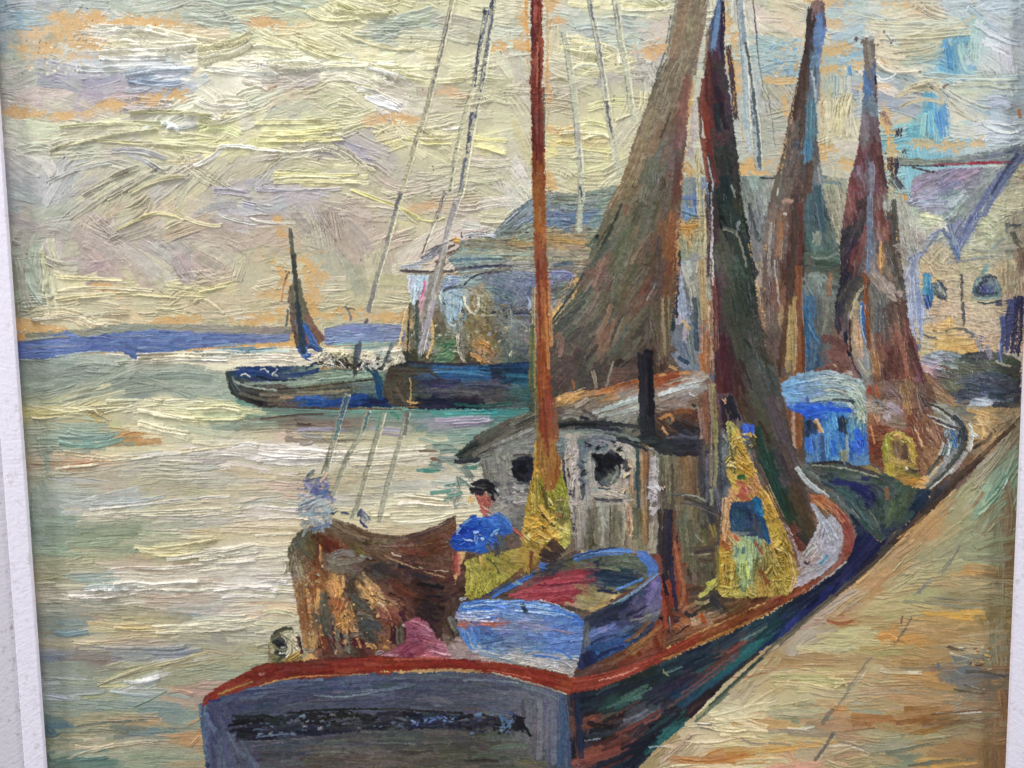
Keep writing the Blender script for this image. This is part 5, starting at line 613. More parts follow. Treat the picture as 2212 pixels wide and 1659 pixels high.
D("""2072,1178 2062,1200 2050,1220 5 54585c 7c7c70;2055,1205 2042,1222 2030,1240 8 5c6468 8c8c7c;2010,1250 1995,1265 1985,1280 8 7c807c 94988c;1998,1262 1985,1278 1975,1288 7 7c8480;1970,1330 1960,1350 1950,1365 5 5c4c44 6c5c54;1958,1355 1945,1375 1930,1392 6 5c5c60 7c7464;1950,1330 1948,1340 1946,1348 5 643428;1885,1420 1870,1432 1860,1450 5 7c7c70;1868,1440 1850,1465 1830,1490 9 948c80 acA48c
;1872,1448 1855,1470 1845,1480 3 dcd8c4;1835,1485 1820,1510 1805,1525 6 747468 948c78;1812,1520 1795,1535 1775,1565 9 5c6460 7c7c68;1800,1585 1780,1615 1758,1645 8 4c4c54 605c5c;1804,1588 1788,1612 1766,1648 3 dcd4b8;1700,1572 1740,1575 1760,1570 4 f0ecdc;1659,1577 1700,1575 1750,1583 9 bcac9c 9c9084;1820,1580 1850,1578 1890,1572 4 ac6c48 5c4438;1790,1604 1830,1600 1876,1628 5 6c605c 8c8070
;1790,1612 1840,1608 1878,1630 4 f4ecd8;1659,1603 1690,1604 1712,1610 6 8c8074 b0a08c;1600,1595 1625,1608 1659,1605 6 7c7074 b8a89c;1575,1602 1610,1615 1659,1610 3 f0e8c8;1505,1565 1525,1564 1540,1567 5 6c6c78;1500,1560 1520,1563 1535,1562 3 f0ecd8;1510,1572 1530,1575 1545,1576 4 84807c;1545,1555 1580,1560 1640,1545 8 ece0b0 e4d4a0;1530,1545 1580,1535 1625,1520 9 ece4bc d8cc9c
;1535,1570 1570,1580 1610,1575 9 f0e4b8;1470,1640 1520,1650 1610,1638 10 c47c38 cc9050;1520,1648 1570,1640 1612,1628 6 b87038;1480,1600 1540,1605 1600,1590 6 f0e4c0;1450,1655 1490,1650 1560,1655 4 f4ecc8;2045,1395 2070,1404 2085,1402 6 3c3430;2070,1400 2076,1398 2082,1402 5 e8e8e8;2050,1410 2090,1425 2130,1430 5 d8ccb0;2095,1432 2110,1440 2125,1435 5 4c2c1c
;2085,1452 2120,1450 2170,1460 7 3c3c38 6c6c64;2025,1430 2028,1440 2025,1450 14 6c7878;2025,1465 2050,1452 2080,1470 22 6c7476 7c8078;2080,1478 2110,1488 2130,1490 4 2c2c2c e0e0d4;2060,1488 2090,1496 2130,1498 5 3c3430 5c5448;2020,1540 2060,1543 2120,1538 3 dce4dc;2010,1545 2060,1540 2125,1534 5 644c38;1935,1560 1980,1555 2020,1562 13 8c5c34 a06c3c;1990,1568 2050,1560 2100,1558 9 6c5440 806850
;1920,1558 1945,1556 1960,1560 8 b88c5c a06438;1840,1568 1865,1560 1880,1572 8 7c4830 a46c44;1780,1330 1810,1345 1850,1335 9 b08858 c49864;1785,1340 1815,1350 1845,1340 6 984c2c;1880,1357 1930,1352 1960,1350 5 c0b88c 9c7440;1900,1378 1925,1372 1935,1385 12 d48c3c dc9c50;1945,1375 1955,1380 1962,1385 9 cc8c44;2085,1322 2110,1325 2130,1320 8 e0b058;2120,1330 2128,1338 2126,1345 8 d89c40;1790,1465 1830,1470 1800,1480 9 dcd898 ccc080
;1560,1455 1600,1470 1680,1445 5 b0744c;1630,1440 1730,1442 1850,1432 6 b08860 ccac80;1640,1448 1740,1452 1860,1450 4 dcc8a0;1900,1448 1930,1452 1990,1450 9 d0c4a0 b8a888;1960,1450 1975,1452 1985,1450 5 e8ece0;1950,1300 2000,1298 2060,1310 6 848870 98987c;2020,1290 2080,1296 2130,1298 5 54544c b4b49c;2035,1304 2080,1312 2120,1312 6 7c8474 a0a088
;1925,1600 1990,1595 2050,1588 9 8c9480 b4ac84;1910,1625 1960,1618 2020,1605 9 707c68 5c6c5c;1960,1655 2030,1643 2110,1640 9 5c6054 707464;2010,1658 2060,1654 2110,1650 7 e0ac58;1920,1490 1980,1500 2050,1495 5 c0b494 8c8470;1800,1525 1810,1530 1830,1528 12 e09c5c d08c4c;2140,1470 2150,1475 2160,1474 9 c88840;1790,1600 1800,1605 1810,1600 8 e8b468;1720,1600 1730,1605 1740,1610 10 e0a458 dc9c60;1700,1625 1715,1640 1705,1655 14 e4a890 dca878""", dry=.3, t=2.0, op=.66)
spots(2100, 1390, 2140, 1450, 24, 5, 'd8c49c 8c6c44 a88458 c89c58', ja=20, t=1.6)

# ochre board glinting through along the edges of the hung nets
for part, pts, w_ in [('painted_dark_sail', [(1566, 20), (1578, 120), (1590, 220), (1606, 330)], 12), ('painted_dark_sail', [(1622, 520), (1636, 620), (1650, 720)], 9),
                      ('painted_grey_sail', [(1730, 130), (1712, 200), (1700, 290), (1684, 370)], 13), ('painted_grey_sail', [(1655, 480), (1648, 580), (1648, 700)], 9),
                      ('painted_drying_net_sail', [(1908, 240), (1916, 320), (1922, 390), (1928, 430)], 13), ('painted_drying_net_sail', [(1975, 690), (1988, 760), (2004, 830)], 8),
                      ('painted_brown_sail', [(1504, 110), (1494, 200), (1486, 300), (1476, 400)], 10), ('painted_brown_sail', [(1466, 480), (1462, 580), (1452, 700)], 8),
                      ('painted_grey_sail', [(1772, 120), (1772, 240), (1782, 340)], 9), ('painted_brown_sail', [(1340, 400), (1290, 500), (1240, 600), (1200, 680)], 8)]:
    for r in range(2):
        o = rng.normal(0, 3, 2)
        dab([(x+o[0], y+o[1]) for x, y in pts], w_, 'dcae70', 'c89860', dry=.84, t=.6, rag=.5, part=part, even=True, op=.9)
for part, pts, w_, col_ in [('painted_brown_sail', [(1440, 150), (1380, 330), (1300, 520)], 30, 'a8947c'), ('painted_brown_sail', [(1460, 300), (1420, 500), (1380, 700)], 40, '4c4438'),
                            ('painted_brown_sail', [(1340, 560), (1290, 680), (1240, 790)], 46, '8c8470'), ('painted_dark_sail', [(1580, 420), (1610, 640), (1650, 820)], 34, '6c6c60'),
                            ('painted_grey_sail', [(1730, 240), (1700, 420), (1690, 560)], 26, '9c8878'), ('painted_drying_net_sail', [(1900, 420), (1920, 620), (1950, 800)], 34, '94786c'),
                            ('painted_quay_house/wall', [(980, 640), (1050, 660), (1140, 640)], 60, 'a8a894'), ('painted_quay_house/wall', [(960, 720), (1050, 730), (1150, 720)], 50, '3c3c38'),
                            ('painted_quay_house/roof', [(1190, 440), (1300, 430)], 34, 'b8bcac')]:
    dab(pts, w_, col_, None, dry=.86, t=1.0, rag=.5, part=part, even=True, op=.55)
# ======================= the fishing boat in front ========================
FB = 'painted_fishing_boat/'
CUR = FB+'cabin_roof'
fill([(1205, 855), (1240, 845), (1330, 838), (1400, 812), (1470, 800), (1520, 800), (1545, 830), (1560, 960), (1500, 1000), (1430, 990), (1395, 960), (1280, 935), (1200, 930), (1140, 960), (1060, 985), (1000, 998), (980, 985), (1030, 940), (1100, 905), (1180, 880)],
     '1330,805,945030,-10 1300,845,b0703c,-15 1250,840,6c5c50,-20 1440,810,9c5434,-10 1240,860,dca460,-15 1250,875,7c6c5c,-15 1290,870,8c7c6c,-25 1340,870,a4988c,-30 1360,890,a8a8a0,-25 1300,900,848074,-20 1240,890,8c8478,15 1230,905,605c54 1300,912,2c303c,5 1240,915,403c3c,5 1370,915,747468,-20 1440,860,948478,-20 1480,840,b0a8a0,-28 1500,870,8c7870,-20 1440,890,6c5444,-10 1500,900,5c4034,-20 1440,930,4c3c34,40 1480,930,30303c,20 1500,960,34343c,5 1460,960,38383c,10 1400,945,2c3434 1160,920,5c584c,-28 1120,930,6c685c,-28 1060,960,5c5850,-25 1010,985,3c4440,-25 1140,945,9c9c94,-25 1080,970,8c8c84,-20 1170,900,4c4840,-25 1530,880,70503c,85 1530,940,5c4c40,85',
     L=42, w=9, dens=3, t=1.5, ja=8, dry=.18)
D("""1000,990 1045,955 1100,920 12 4c4c44 605c50;1020,985 1080,945 1160,910 12 5c584c 6c685c;1060,965 1110,945 1155,925 7 8c8c84 a8a8a0;1100,968 1130,952 1156,945 8 9ca0a0 74746c;1110,925 1150,905 1195,892 12 54504c 44443c;980,995 1000,1000 1040,992 8 282834;985,985 1010,970 1040,958 6 1c2424 3c4440;1015,1000 1028,1004 1040,994 5 8c9c94
;1196,930 1210,915 1250,912 9 24282c 383c3c;1200,920 1280,910 1385,922 9 2c2c30 3c3c40;1210,905 1240,895 1250,900 13 78746c 8c8478;1240,925 1290,924 1340,928 6 30343c;1250,902 1262,904 1275,905 6 1c2028;1200,935 1290,928 1385,952 9 74807c 8c9490;1300,940 1340,942 1390,970 9 3c4440 4c544c;1200,937 1270,935 1340,945 5 8c9894;1330,945 1370,955 1400,965 7 30383c
;1215,870 1240,850 1265,842 8 dca868 e0b478;1200,868 1206,862 1212,866 10 dcac74;1300,845 1340,830 1380,822 7 c07c44 a85c34;1240,880 1262,870 1272,862 10 b0a090 9c8c7c;1290,905 1310,890 1330,875 3 c8c0a4;1280,893 1330,875 1385,862 9 a8b0ac c4ccc8;1300,888 1350,862 1385,855 6 c8d4d4 a8b4b0;1290,900 1340,890 1382,880 7 b0b4ac 8c9488;1310,908 1350,900 1380,895 6 94988c
;1422,852 1460,838 1512,832 8 b4bcbc d0d8d8;1430,850 1470,830 1515,820 6 d0d4d4 a8a8a0;1425,862 1460,850 1500,845 8 948c84 a89c94;1440,828 1475,818 1505,812 5 5c4438 c8c8bc;1420,875 1450,880 1490,875 14 8c7c74 9c8c80;1495,870 1500,878 1505,872 5 2c2c30;1488,850 1496,852 1500,858 4 e8e8ec;1440,810 1430,808 1422,812 7 d8a068 b06c3c;1465,805 1480,802 1495,806 6 c89058
;1415,900 1430,910 1450,925 7 d8945c 3c3028;1425,905 1450,890 1455,915 7 e0a068 c8844c;1430,920 1438,935 1445,940 6 dca068;1455,890 1480,885 1500,892 12 74442c 8c5430;1450,912 1460,920 1480,930 16 342c28 2c2830;1470,915 1490,925 1508,930 14 4c3424 28282c;1440,950 1470,955 1500,952 14 2c2c38 383844;1450,968 1480,965 1505,960 12 24242e 34343c;1438,945 1470,942 1515,950 5 5c5c68
;1460,935 1490,945 1510,940 4 54546c;1520,850 1524,900 1530,960 13 8c5c48 6c4838;1512,880 1515,920 1518,950 10 946c5c a08074""", dry=.12, t=2.1)
CUR = FB+'funnel'
D('1394,762 1396,830 1399,930 32 1a1a24 24242e;1404,770 1406,850 1408,925 12 14141c 1c1c28;1385,775 1386,840 1390,900 5 30303c;1388,762 1400,757 1412,764 9 14141c;1394,900 1400,930 1405,950 34 282a30 343838', dry=.04, t=1.7)
CUR = FB+'wheelhouse_wall'
fill([(1035, 995), (1100, 970), (1200, 955), (1205, 940), (1290, 935), (1395, 965), (1430, 985), (1520, 985), (1530, 1180), (1560, 1260), (1545, 1300), (1430, 1310), (1430, 1240), (1380, 1195), (1250, 1190), (1215, 1210), (1130, 1150), (1060, 1090)],
     """1060,1010,8c8c84,80 1060,1050,7c7870,80 1090,1040,8c8884,80 1100,1080,a09c98,5 1130,1055,9c9894 1130,1090,a8a09c,5 1170,1090,948c80 1220,980,7c8480 1215,1040,78786c,85 1230,1010,b8aca0,88 1240,960,bcb0a4,88 1250,1050,b0a498,88 1240,1100,a49c90,88 1260,990,6c7880,85 1265,1030,707c84,85 1260,1080,b0a89c,88 1270,960,646c74 1300,950,8c8c8c 1340,955,a8a494,10 1350,970,b8b0a4,60 1275,1010,a8a49c,88 1355,1020,bcb0a8,88 1300,1065,c0b4a8 1350,1070,b4aca0 1280,1120,6c6858,88 1300,1120,a8a494,88 1330,1120,74705c,88 1350,1110,b0a490,88 1275,1160,605c4c,88 1300,1160,8c8474,88 1340,1160,78705c,88 1360,1130,dcb48c,88 1365,1060,94785c,88 1250,1150,9c948c,88 1240,1180,8c8478,88
     1375,1040,344448,88 1375,1120,6c7460,88 1390,1020,9c7450,88 1392,1120,7c6848,88 1390,1180,8c8064,88 1410,1020,bcb4b4,88 1412,1070,bcb0b0,88 1415,1130,a09080,88 1405,1180,a89c84,88 1430,1000,74705c,88 1440,1060,5c5448,88 1440,1120,4c4438,88 1460,1060,6c6454,88 1480,1020,84684c,88 1480,1080,7c6850,88 1500,1040,6c5848,88 1515,1040,44444c,88 1500,1080,74644c,88 1480,1120,6c705c,88 1500,1140,706c54,88 1450,1180,3c2c2c,88 1435,1180,2c2c38,88 1465,1200,8c4c34,85 1460,1260,8c5034,85 1490,1180,6c6850,88 1500,1200,706854,88 1500,1250,605444,88 1520,1130,4c4c44,88 1540,1180,74683c,80 1530,1220,5c5444,80 1430,1240,5c5850,88 1480,1290,5c4c3c 1520,1280,645c40""",
     L=36, w=8, dens=3.2, t=1.4, ja=5, dry=.25)
D("""1227,965 1230,1040 1236,1130 13 c0b4a8 b0a498;1218,980 1220,1060 1234,1140 6 44404c 5c544c;1236,1000 1240,1080 1246,1190 4 5c545c 8c8480;1255,960 1258,1030 1262,1080 10 707c84 5c646c;1245,1060 1250,1120 1250,1185 8 b8ac9c a09484;1268,950 1300,942 1330,952 8 5c606c 7c8488;1276,975 1272,1010 1278,1050 8 b4b0a4 94948c;1320,960 1350,958 1362,975 10 b4aca0 c8bcb0;1352,985 1354,1020 1352,1060 9 c8bcb4 b4a49c
;1275,1065 1310,1062 1358,1072 8 c4b8ac b0a89c;1275,1055 1300,1058 1320,1060 5 a8b0a8;1263,1040 1262,1060 1256,1080 5 3c3c44 5c5c5c;1283,1076 1310,1082 1350,1080 6 34303c 4c4850;1300,1055 1310,1057 1320,1058 3 444c50;1270,1095 1275,1130 1273,1175 6 54504c 6c6858;1285,1095 1290,1130 1288,1180 8 74705c 8c8874;1298,1095 1303,1130 1300,1180 7 a8a898 bcb8ac;1317,1090 1318,1130 1318,1185 3 4c483c
;1330,1095 1332,1130 1330,1180 9 706c58 847c64;1345,1090 1348,1130 1345,1180 6 9c9884 b8b0a0;1355,1085 1360,1110 1362,1145 8 dcb08c c8a080;1362,990 1364,1030 1365,1070 6 a88464 dcb898;1376,965 1378,1030 1380,1100 8 30444c 3c4c4c;1372,1095 1376,1130 1372,1170 12 6c6c54 5c5c4c;1388,965 1391,1060 1396,1180 9 9c7450 8c6444;1385,980 1386,1050 1392,1130 3 b49870;1398,970 1400,1060 1402,1190 5 5c4434 6c5844
;1409,985 1411,1040 1414,1090 12 c0b8bc b4aaac;1415,1080 1415,1110 1412,1140 10 a89c98 6c6460;1408,1130 1408,1160 1404,1190 10 b0a48c c4b49c;1402,968 1412,972 1420,985 6 c0bcb4 4c4c4c;1425,985 1426,1040 1430,1100 7 54503c 6c6850;1436,985 1444,1030 1448,1090 9 807c60 94886c;1450,1000 1454,1050 1452,1120 6 4c4438 5c4c3c;1432,1048 1434,1052 1436,1055 8 d8b8ac;1462,1000 1468,1060 1472,1120 9 8c7858 746448
;1478,985 1488,1030 1490,1080 9 94744c 7c5c40;1500,990 1503,1040 1500,1080 6 584438 745c44;1512,985 1512,1040 1515,1070 11 504848 3c3c40;1440,1100 1436,1170 1440,1250 10 302830 3c3034;1450,1100 1446,1180 1442,1280 11 2c2838 24243c;1460,1100 1456,1180 1464,1260 8 6c4434 8c5038;1458,1170 1470,1240 1478,1300 8 94503c b06c4c;1474,1100 1474,1150 1478,1220 10 74745c 605c48;1490,1120 1495,1170 1498,1240 12 6c6c54 5c5444
;1432,1072 1470,1062 1520,1080 5 6c6c6c 3c3c3c;1470,1085 1500,1088 1560,1110 6 50484c 5c5c5c;1490,1068 1515,1075 1530,1085 3 acaca0;1500,1150 1512,1168 1520,1170 3 8c8c7c;1490,1185 1515,1182 1550,1178 9 4c443c 5c4c40;1485,1195 1510,1200 1535,1196 3 9c9478;1505,1205 1520,1215 1545,1210 14 54443c 60503c;1535,1130 1540,1150 1545,1165 10 8c7c3c 746834;1525,1080 1535,1110 1540,1130 14 34343c 4c4c54
;1045,1000 1052,1040 1060,1075 12 807c74 6c6864;1075,1000 1082,1040 1085,1075 12 94908c 7c7874;1110,1048 1140,1046 1155,1052 6 8c949c;1108,1065 1130,1062 1150,1065 9 a8a098 b8b0ac;1110,1082 1135,1078 1150,1084 8 b0a8a4 94908c;1115,1108 1140,1110 1160,1107 4 54545c 3c3c44;1108,980 1130,976 1160,985 6 8c8c84 a4a09c;1212,945 1215,960 1210,990 9 6c7c7c 7c8c84""", dry=.2, t=1.8)
spots(1228, 1000, 1240, 1180, 26, 4, '34303a 4c4850 24242c', t=1.6, ja=90, el=3)
spots(1252, 985, 1264, 1080, 18, 5, '34343c 5c646c 44484c', t=1.6, ja=90, el=3)
spots(1260, 950, 1340, 975, 20, 6, '2c3440 4c5460 8c98a0 24242c', t=2.2, ja=40)
spots(1230, 960, 1250, 1100, 14, 9, 'ccc0b8 c0b4a8', t=1.8, ja=90, el=3)
spots(1345, 985, 1362, 1070, 12, 7, 'd4c8c0 e0c4a0 4c484c', t=2.0, ja=90, el=2.4)
spots(1405, 1000, 1420, 1120, 14, 7, 'd0c8c8 c0b8b8', t=1.8, ja=90, el=3)
spots(1300, 1060, 1350, 1074, 8, 8, 'ccc0b8 bcb0a4', t=1.8, ja=20, el=2.4)
spots(1060, 1040, 1150, 1100, 26, 7, 'b0a8a4 5c5c60 9c9894 74706c', t=1.8, ja=30, el=2)
D("""1471,1068 1500,1066 1530,1085 5 94948c;1480,1074 1520,1088 1562,1112 7 403c40 54504c;1478,1082 1520,1098 1560,1118 4 74706c;1498,1194 1520,1190 1550,1186 8 44383a;1425,1098 1428,1160 1432,1230 9 2c2628 44383a;1200,925 1240,915 1290,920 8 202428;1210,905 1230,895 1252,905 10 8c8880 5c5850;1330,948 1372,960 1400,975 8 2c3238""", dry=.15, t=2.2)
CUR = FB+'wheelhouse_window'
fill([(1276, 985), (1290, 978), (1308, 981), (1318, 972), (1332, 976), (1348, 992), (1338, 1002), (1340, 1022), (1332, 1040), (1318, 1052), (1300, 1050), (1288, 1040), (1284, 1012), (1290, 1000)],
     '1290,988,14141c,10 1310,995,16161e 1335,990,1c1c26,30 1300,1015,14141c,60 1320,1010,181820,60 1330,1020,4c504c,60 1300,1038,3c4040,60 1315,1040,6c746c,60 1325,1035,84887c,60', L=18, w=7, dens=4, t=2.4, ja=25, dry=.05)
D("""1315,978 1320,972 1328,982 7 54545c;1305,1042 1314,1030 1318,1022 6 788070 8c9084;1318,1045 1325,1035 1332,1022 6 84887c a0a494;1296,1046 1302,1040 1306,1030 5 60686c;1328,1005 1334,1015 1330,1030 6 7c8078;1292,1053 1305,1057 1318,1056 4 38404c;1280,990 1290,1000 1290,1010 4 3c3c44""", dry=.2, t=2.4)
CUR = FB+'wheelhouse_window#2'
fill([(1103, 994), (1125, 986), (1152, 988), (1155, 1030), (1140, 1042), (1118, 1040), (1106, 1026)],
     '1115,1000,1c1c26,10 1140,1000,24242e,10 1125,1020,181820,40 1145,1025,2c2c38,80', L=18, w=7, dens=4, t=2.4, ja=25, dry=.05)
D('1108,985 1130,981 1150,986 5 50484c;1112,1042 1130,1044 1150,1042 5 5c5c60 44444c', dry=.2, t=2.0)
CUR = FB+'olive_pole'
D('1541,828 1543,900 1546,960 9 8c8854 a49c6c;1546,950 1546,1010 1542,1060 8 84845c 9c9468;1534,830 1540,930 1534,1050 7 84745c a08c7c;1553,940 1556,1000 1560,1060 7 3c3c44 50505c;1545,1050 1550,1080 1556,1110 8 70707c 54545c;1535,1055 1538,1075 1536,1090 6 8c8c70', dry=.15, t=1.7)
CUR = FB+'wheelhouse_wall'
fill([(1020, 1150), (1060, 1085), (1140, 1090), (1240, 1160), (1240, 1205), (1130, 1240), (1060, 1300), (1000, 1310), (975, 1280)],
     '1000,1150,8c8880 1070,1110,a09c94 1110,1130,74706c 1100,1170,6c5c50 1150,1160,8c7c6c 1000,1230,5c4034 1000,1280,4c342c 1060,1250,6c5c3c 1120,1210,7c5c44 1200,1180,7c6c58', L=26, w=8, dens=2.4, t=1.2, dry=.2, ja=20)
CUR = 'painted_dark_figure'
D('1574,855 1580,880 1592,912 22 14141c 1c1c28;1580,858 1586,885 1594,905 8 20202c;1560,860 1564,900 1566,930 10 2c2430;1564,860 1566,865 1570,868 8 dca884', dry=.04, t=1.6)

CUR = FB+'net_pile'
fill([(622, 1185), (640, 1150), (680, 1130), (715, 1118), (760, 1130), (800, 1150), (850, 1158), (900, 1152), (950, 1135), (985, 1110), (990, 1180), (975, 1230), (990, 1290), (975, 1350), (965, 1400), (880, 1430), (700, 1430), (655, 1400), (645, 1330), (628, 1240)],
     """640,1170,5c5844,-50 665,1180,5c5034,60 650,1210,6c5c48,80 640,1230,8c806c,75 700,1140,6c5c48,30 740,1150,6c5844,35 790,1170,5c4834,25 830,1165,74604c,5 870,1165,6c5444 900,1150,54403c,-15 950,1140,7c604c,-30 700,1170,5c2c1c,60 730,1180,6c3824,60 670,1230,8c6044,80 690,1215,6c4028,80 720,1210,7c7468,10 750,1215,786c60,5 790,1210,5c4434,25 840,1200,6c4c3c,20 880,1190,644030,-5 940,1180,5c3424,-25 960,1160,70483c,-30 780,1190,6c5c3c,30
     860,1220,54403c,20 820,1230,3c3434,20 900,1230,543830,25 950,1215,6c4c40,20 960,1240,5c3830 650,1290,a07850,80 660,1330,8c5c3c,80 680,1260,8c5430,80 685,1290,d89c5c,80 700,1300,545044,70 725,1270,dca060,80 730,1310,a8643c,80 760,1270,4c3c34,60 745,1340,cc9054,80 770,1300,544c44,50 700,1340,545044,70 800,1290,e0b070,50 830,1300,c8a47c,40 800,1330,5c4838 850,1290,6c4034,30 830,1340,7c4438,40 800,1350,484c4c,10 790,1370,4c4840 720,1370,74706,60 870,1260,543428,20 900,1290,4c2c24,5
     930,1270,44302c,5 940,1310,3c2828,10 920,1340,342428,20 950,1350,48302c 900,1250,4c3c38 870,1320,6c4438,40 670,1380,b08858,80 700,1390,5c3428,80 740,1390,785c50,80 780,1400,4c2424,60 830,1390,8c6044,80 860,1370,4c2c28,85 840,1320,8c5040,40 760,1400,5c4c40,70""".replace('74706,', '747060,'),
     L=28, w=8, dens=3.2, t=1.7, ja=16, dry=.28)
D("""625,1235 632,1195 665,1160 8 8c8468 6c6450;632,1190 650,1160 700,1128 8 54544c 6c6c58;640,1160 660,1200 680,1210 5 3c4048 5c5c50;620,1210 624,1225 615,1240 7 a89c80;660,1160 670,1185 680,1215 7 5c4c30 74643c;712,1125 745,1140 790,1170 13 70604c 84705c;720,1125 760,1150 800,1165 7 5c4834 8c745c;715,1122 735,1125 755,1133 5 8c7c6c;790,1150 840,1163 900,1155 9 7c6850 5c4838;880,1160 930,1145 985,1115 11 4c3434 70584c
;860,1175 920,1160 985,1130 9 5c3c34 6c4838;820,1178 860,1180 900,1172 8 84685c;700,1165 720,1175 745,1190 12 5c2418 6c3020;735,1168 734,1180 736,1190 3 c87c5c;692,1175 694,1200 692,1220 4 d89c60;720,1200 745,1188 770,1200 14 84807c 6c645c;725,1215 750,1212 790,1210 12 7c7468 8c8070;770,1185 790,1200 805,1205 8 6c5c34;780,1200 795,1205 805,1208 6 a4b0ac 8c9c94;790,1205 802,1212 815,1210 5 4c2018
;845,1195 855,1200 870,1202 3 e0c4a8;860,1180 880,1195 930,1195 10 7c4838 6c3828;850,1205 900,1215 970,1220 10 5c4438 744c3c;830,1200 900,1230 960,1246 3 b8946c;860,1220 900,1240 930,1250 10 3c3030 2c2830;905,1225 930,1232 970,1232 3 d8b8a0;845,1230 900,1235 950,1225 8 5c3834;890,1250 920,1270 950,1300 22 4c2c24 3c2420;910,1300 930,1310 945,1320 20 2c2024 3c2c2c;900,1330 920,1345 940,1370 20 2c1c20 402c28
;850,1260 870,1275 900,1290 18 6c3c2c 5c3024;870,1290 880,1300 890,1330 16 704840 5c3c38;900,1260 930,1262 960,1270 8 1c1820;920,1290 940,1285 960,1290 5 1c1c28;685,1270 692,1285 682,1300 10 e0a464 d09458;722,1255 735,1275 732,1290 13 e4a860 c88448;740,1290 735,1310 728,1320 11 c07844 94503c;740,1320 748,1345 745,1370 11 dca864 b88848;696,1280 702,1310 715,1340 13 545448 605c50;702,1330 705,1355 705,1375 16 5c5c4c 4c4c44
;760,1250 770,1290 800,1310 16 4c3c30 544438;762,1285 780,1300 800,1320 14 545048 5c5850;795,1272 800,1290 812,1300 10 e4b47c dca868;815,1275 805,1290 830,1300 9 e0b078;815,1300 825,1305 832,1310 6 c8b49c e0c8a8;828,1310 835,1320 842,1330 5 d8a080;800,1285 820,1290 860,1310 3 3c241c;840,1280 860,1290 880,1300 3 2c1c1c;770,1325 790,1325 810,1340 7 847c74;780,1340 800,1350 815,1360 18 44484c 545450;790,1360 800,1375 812,1390 16 4c4c48 3c3838
;650,1250 652,1290 660,1330 7 a8805c 8c6444;660,1290 664,1330 668,1370 12 8c5834 a47448;672,1240 675,1270 680,1300 8 7c4c30 94603c;668,1370 674,1385 680,1400 16 c09c60 a88450;690,1375 700,1385 705,1400 14 6c3424 8c4830;718,1350 720,1370 722,1390 5 5c1c28 4c1820;715,1385 720,1400 728,1410 14 4c1c24 6c5c50;735,1365 742,1380 738,1395 8 24243c 2c1c28;728,1400 725,1410 720,1412 6 b09470;745,1370 750,1390 752,1410 12 747468 848070;764,1362 772,1364 778,1362 7 c8a8a0
;760,1390 775,1385 785,1400 16 4c1420 5c1c28;790,1395 805,1392 812,1405 9 c09054 d8a468;830,1395 840,1400 845,1400 8 c8905c;865,1320 870,1335 875,1345 11 3c1824 4c2430;850,1355 852,1375 848,1392 11 481c28 34141c;862,1355 864,1375 866,1395 13 7c7464 5c5448;870,1348 874,1352 874,1356 5 c8c4b8""", dry=.22, t=2.2)
spots(690, 1290, 850, 1400, 46, 5, 'e0a868 d8a068 c89060 5c3424 8c5038 4c3428', t=1.8, ja=90)
spots(640, 1210, 700, 1370, 26, 5, 'b08c60 c8a880 8c6444 a8a088', t=1.8, ja=90)
CUR = FB+'mast_reflection'
fill([(648, 1040), (668, 1025), (705, 1030), (720, 1060), (722, 1100), (712, 1135), (690, 1150), (655, 1155), (645, 1120), (650, 1080)],
     '665,1045,8c8ca4 690,1045,74749c 700,1060,5c649c,30 660,1075,a4acb4 690,1085,b0b4b8 705,1100,a8b4b8 660,1105,98a4a8 680,1125,a0a8a8,80 700,1130,9ca4a8,80 665,1140,8c908c,80', L=16, w=7, dens=2.2, t=1.8, dry=.55, ja=35, clip=False, base=0)
D("""660,1045 670,1050 690,1042 9 7c789c 8c8cac;655,1040 675,1035 700,1030 7 6c7488;662,1030 668,1020 680,1015 7 9ca0a0;672,1055 690,1062 710,1060 13 6c6898 5c649c;680,1070 700,1065 712,1055 9 5c7098;650,1090 670,1080 700,1072 10 9ca4ac 8c98a4;640,1100 665,1090 700,1085 8 a4a8b0 8c9ca4;670,1095 690,1085 712,1080 12 b4b8bc a4a8a8;645,1112 680,1108 720,1108 6 7c9098 9cb4b8;655,1120 660,1130 662,1145 8 a4a8a4 8c908c
;675,1115 678,1130 682,1140 8 b0b8b8 8c98a0;695,1120 700,1130 700,1140 9 9ca8b0;670,1140 690,1140 715,1128 8 6c7c9c 5c6c8c;713,1060 718,1075 716,1090 6 84789c;715,1112 725,1100 735,1098 8 3c4460;735,1108 745,1105 755,1112 6 404868
;655,1035 665,1048 672,1062 4 a8a8b8;690,1040 702,1030 708,1020 6 dca880 e0bc94;718,1100 712,1090 716,1080 5 c8b4a0""", dry=.25, t=2.1)
CUR = FB+'net_float'
D('774,1098 777,1108 775,1120 10 34406c;782,1106 790,1118 797,1134 18 848c9c 9ca0a8;776,1122 785,1135 797,1140 6 34386c;778,1100 784,1104 790,1112 5 5c6484', dry=.1, t=2.2)
CUR = 'painted_sea'
D('925,1000 940,1005 960,1000 12 7c9890 5c8c84;915,1015 935,1018 955,1014 8 3c9088;945,985 965,990 985,985 12 8c9c9c 6c8c8c;935,965 960,962 985,968 12 84a498;985,1035 992,1055 985,1080 10 a8b0a8 6c746c;930,1040 960,1044 985,1040 7 b4c4b0;1000,1005 1010,1020 1020,1035 14 7c8c88 5c7470;965,1065 985,1068 1000,1062 8 68a498;985,1090 1000,1085 1010,1095 9 c0c4b0;905,975 925,972 950,975 7 6c5448 8c7464', dry=.25, t=1.9)
CUR = FB+'net_pile'
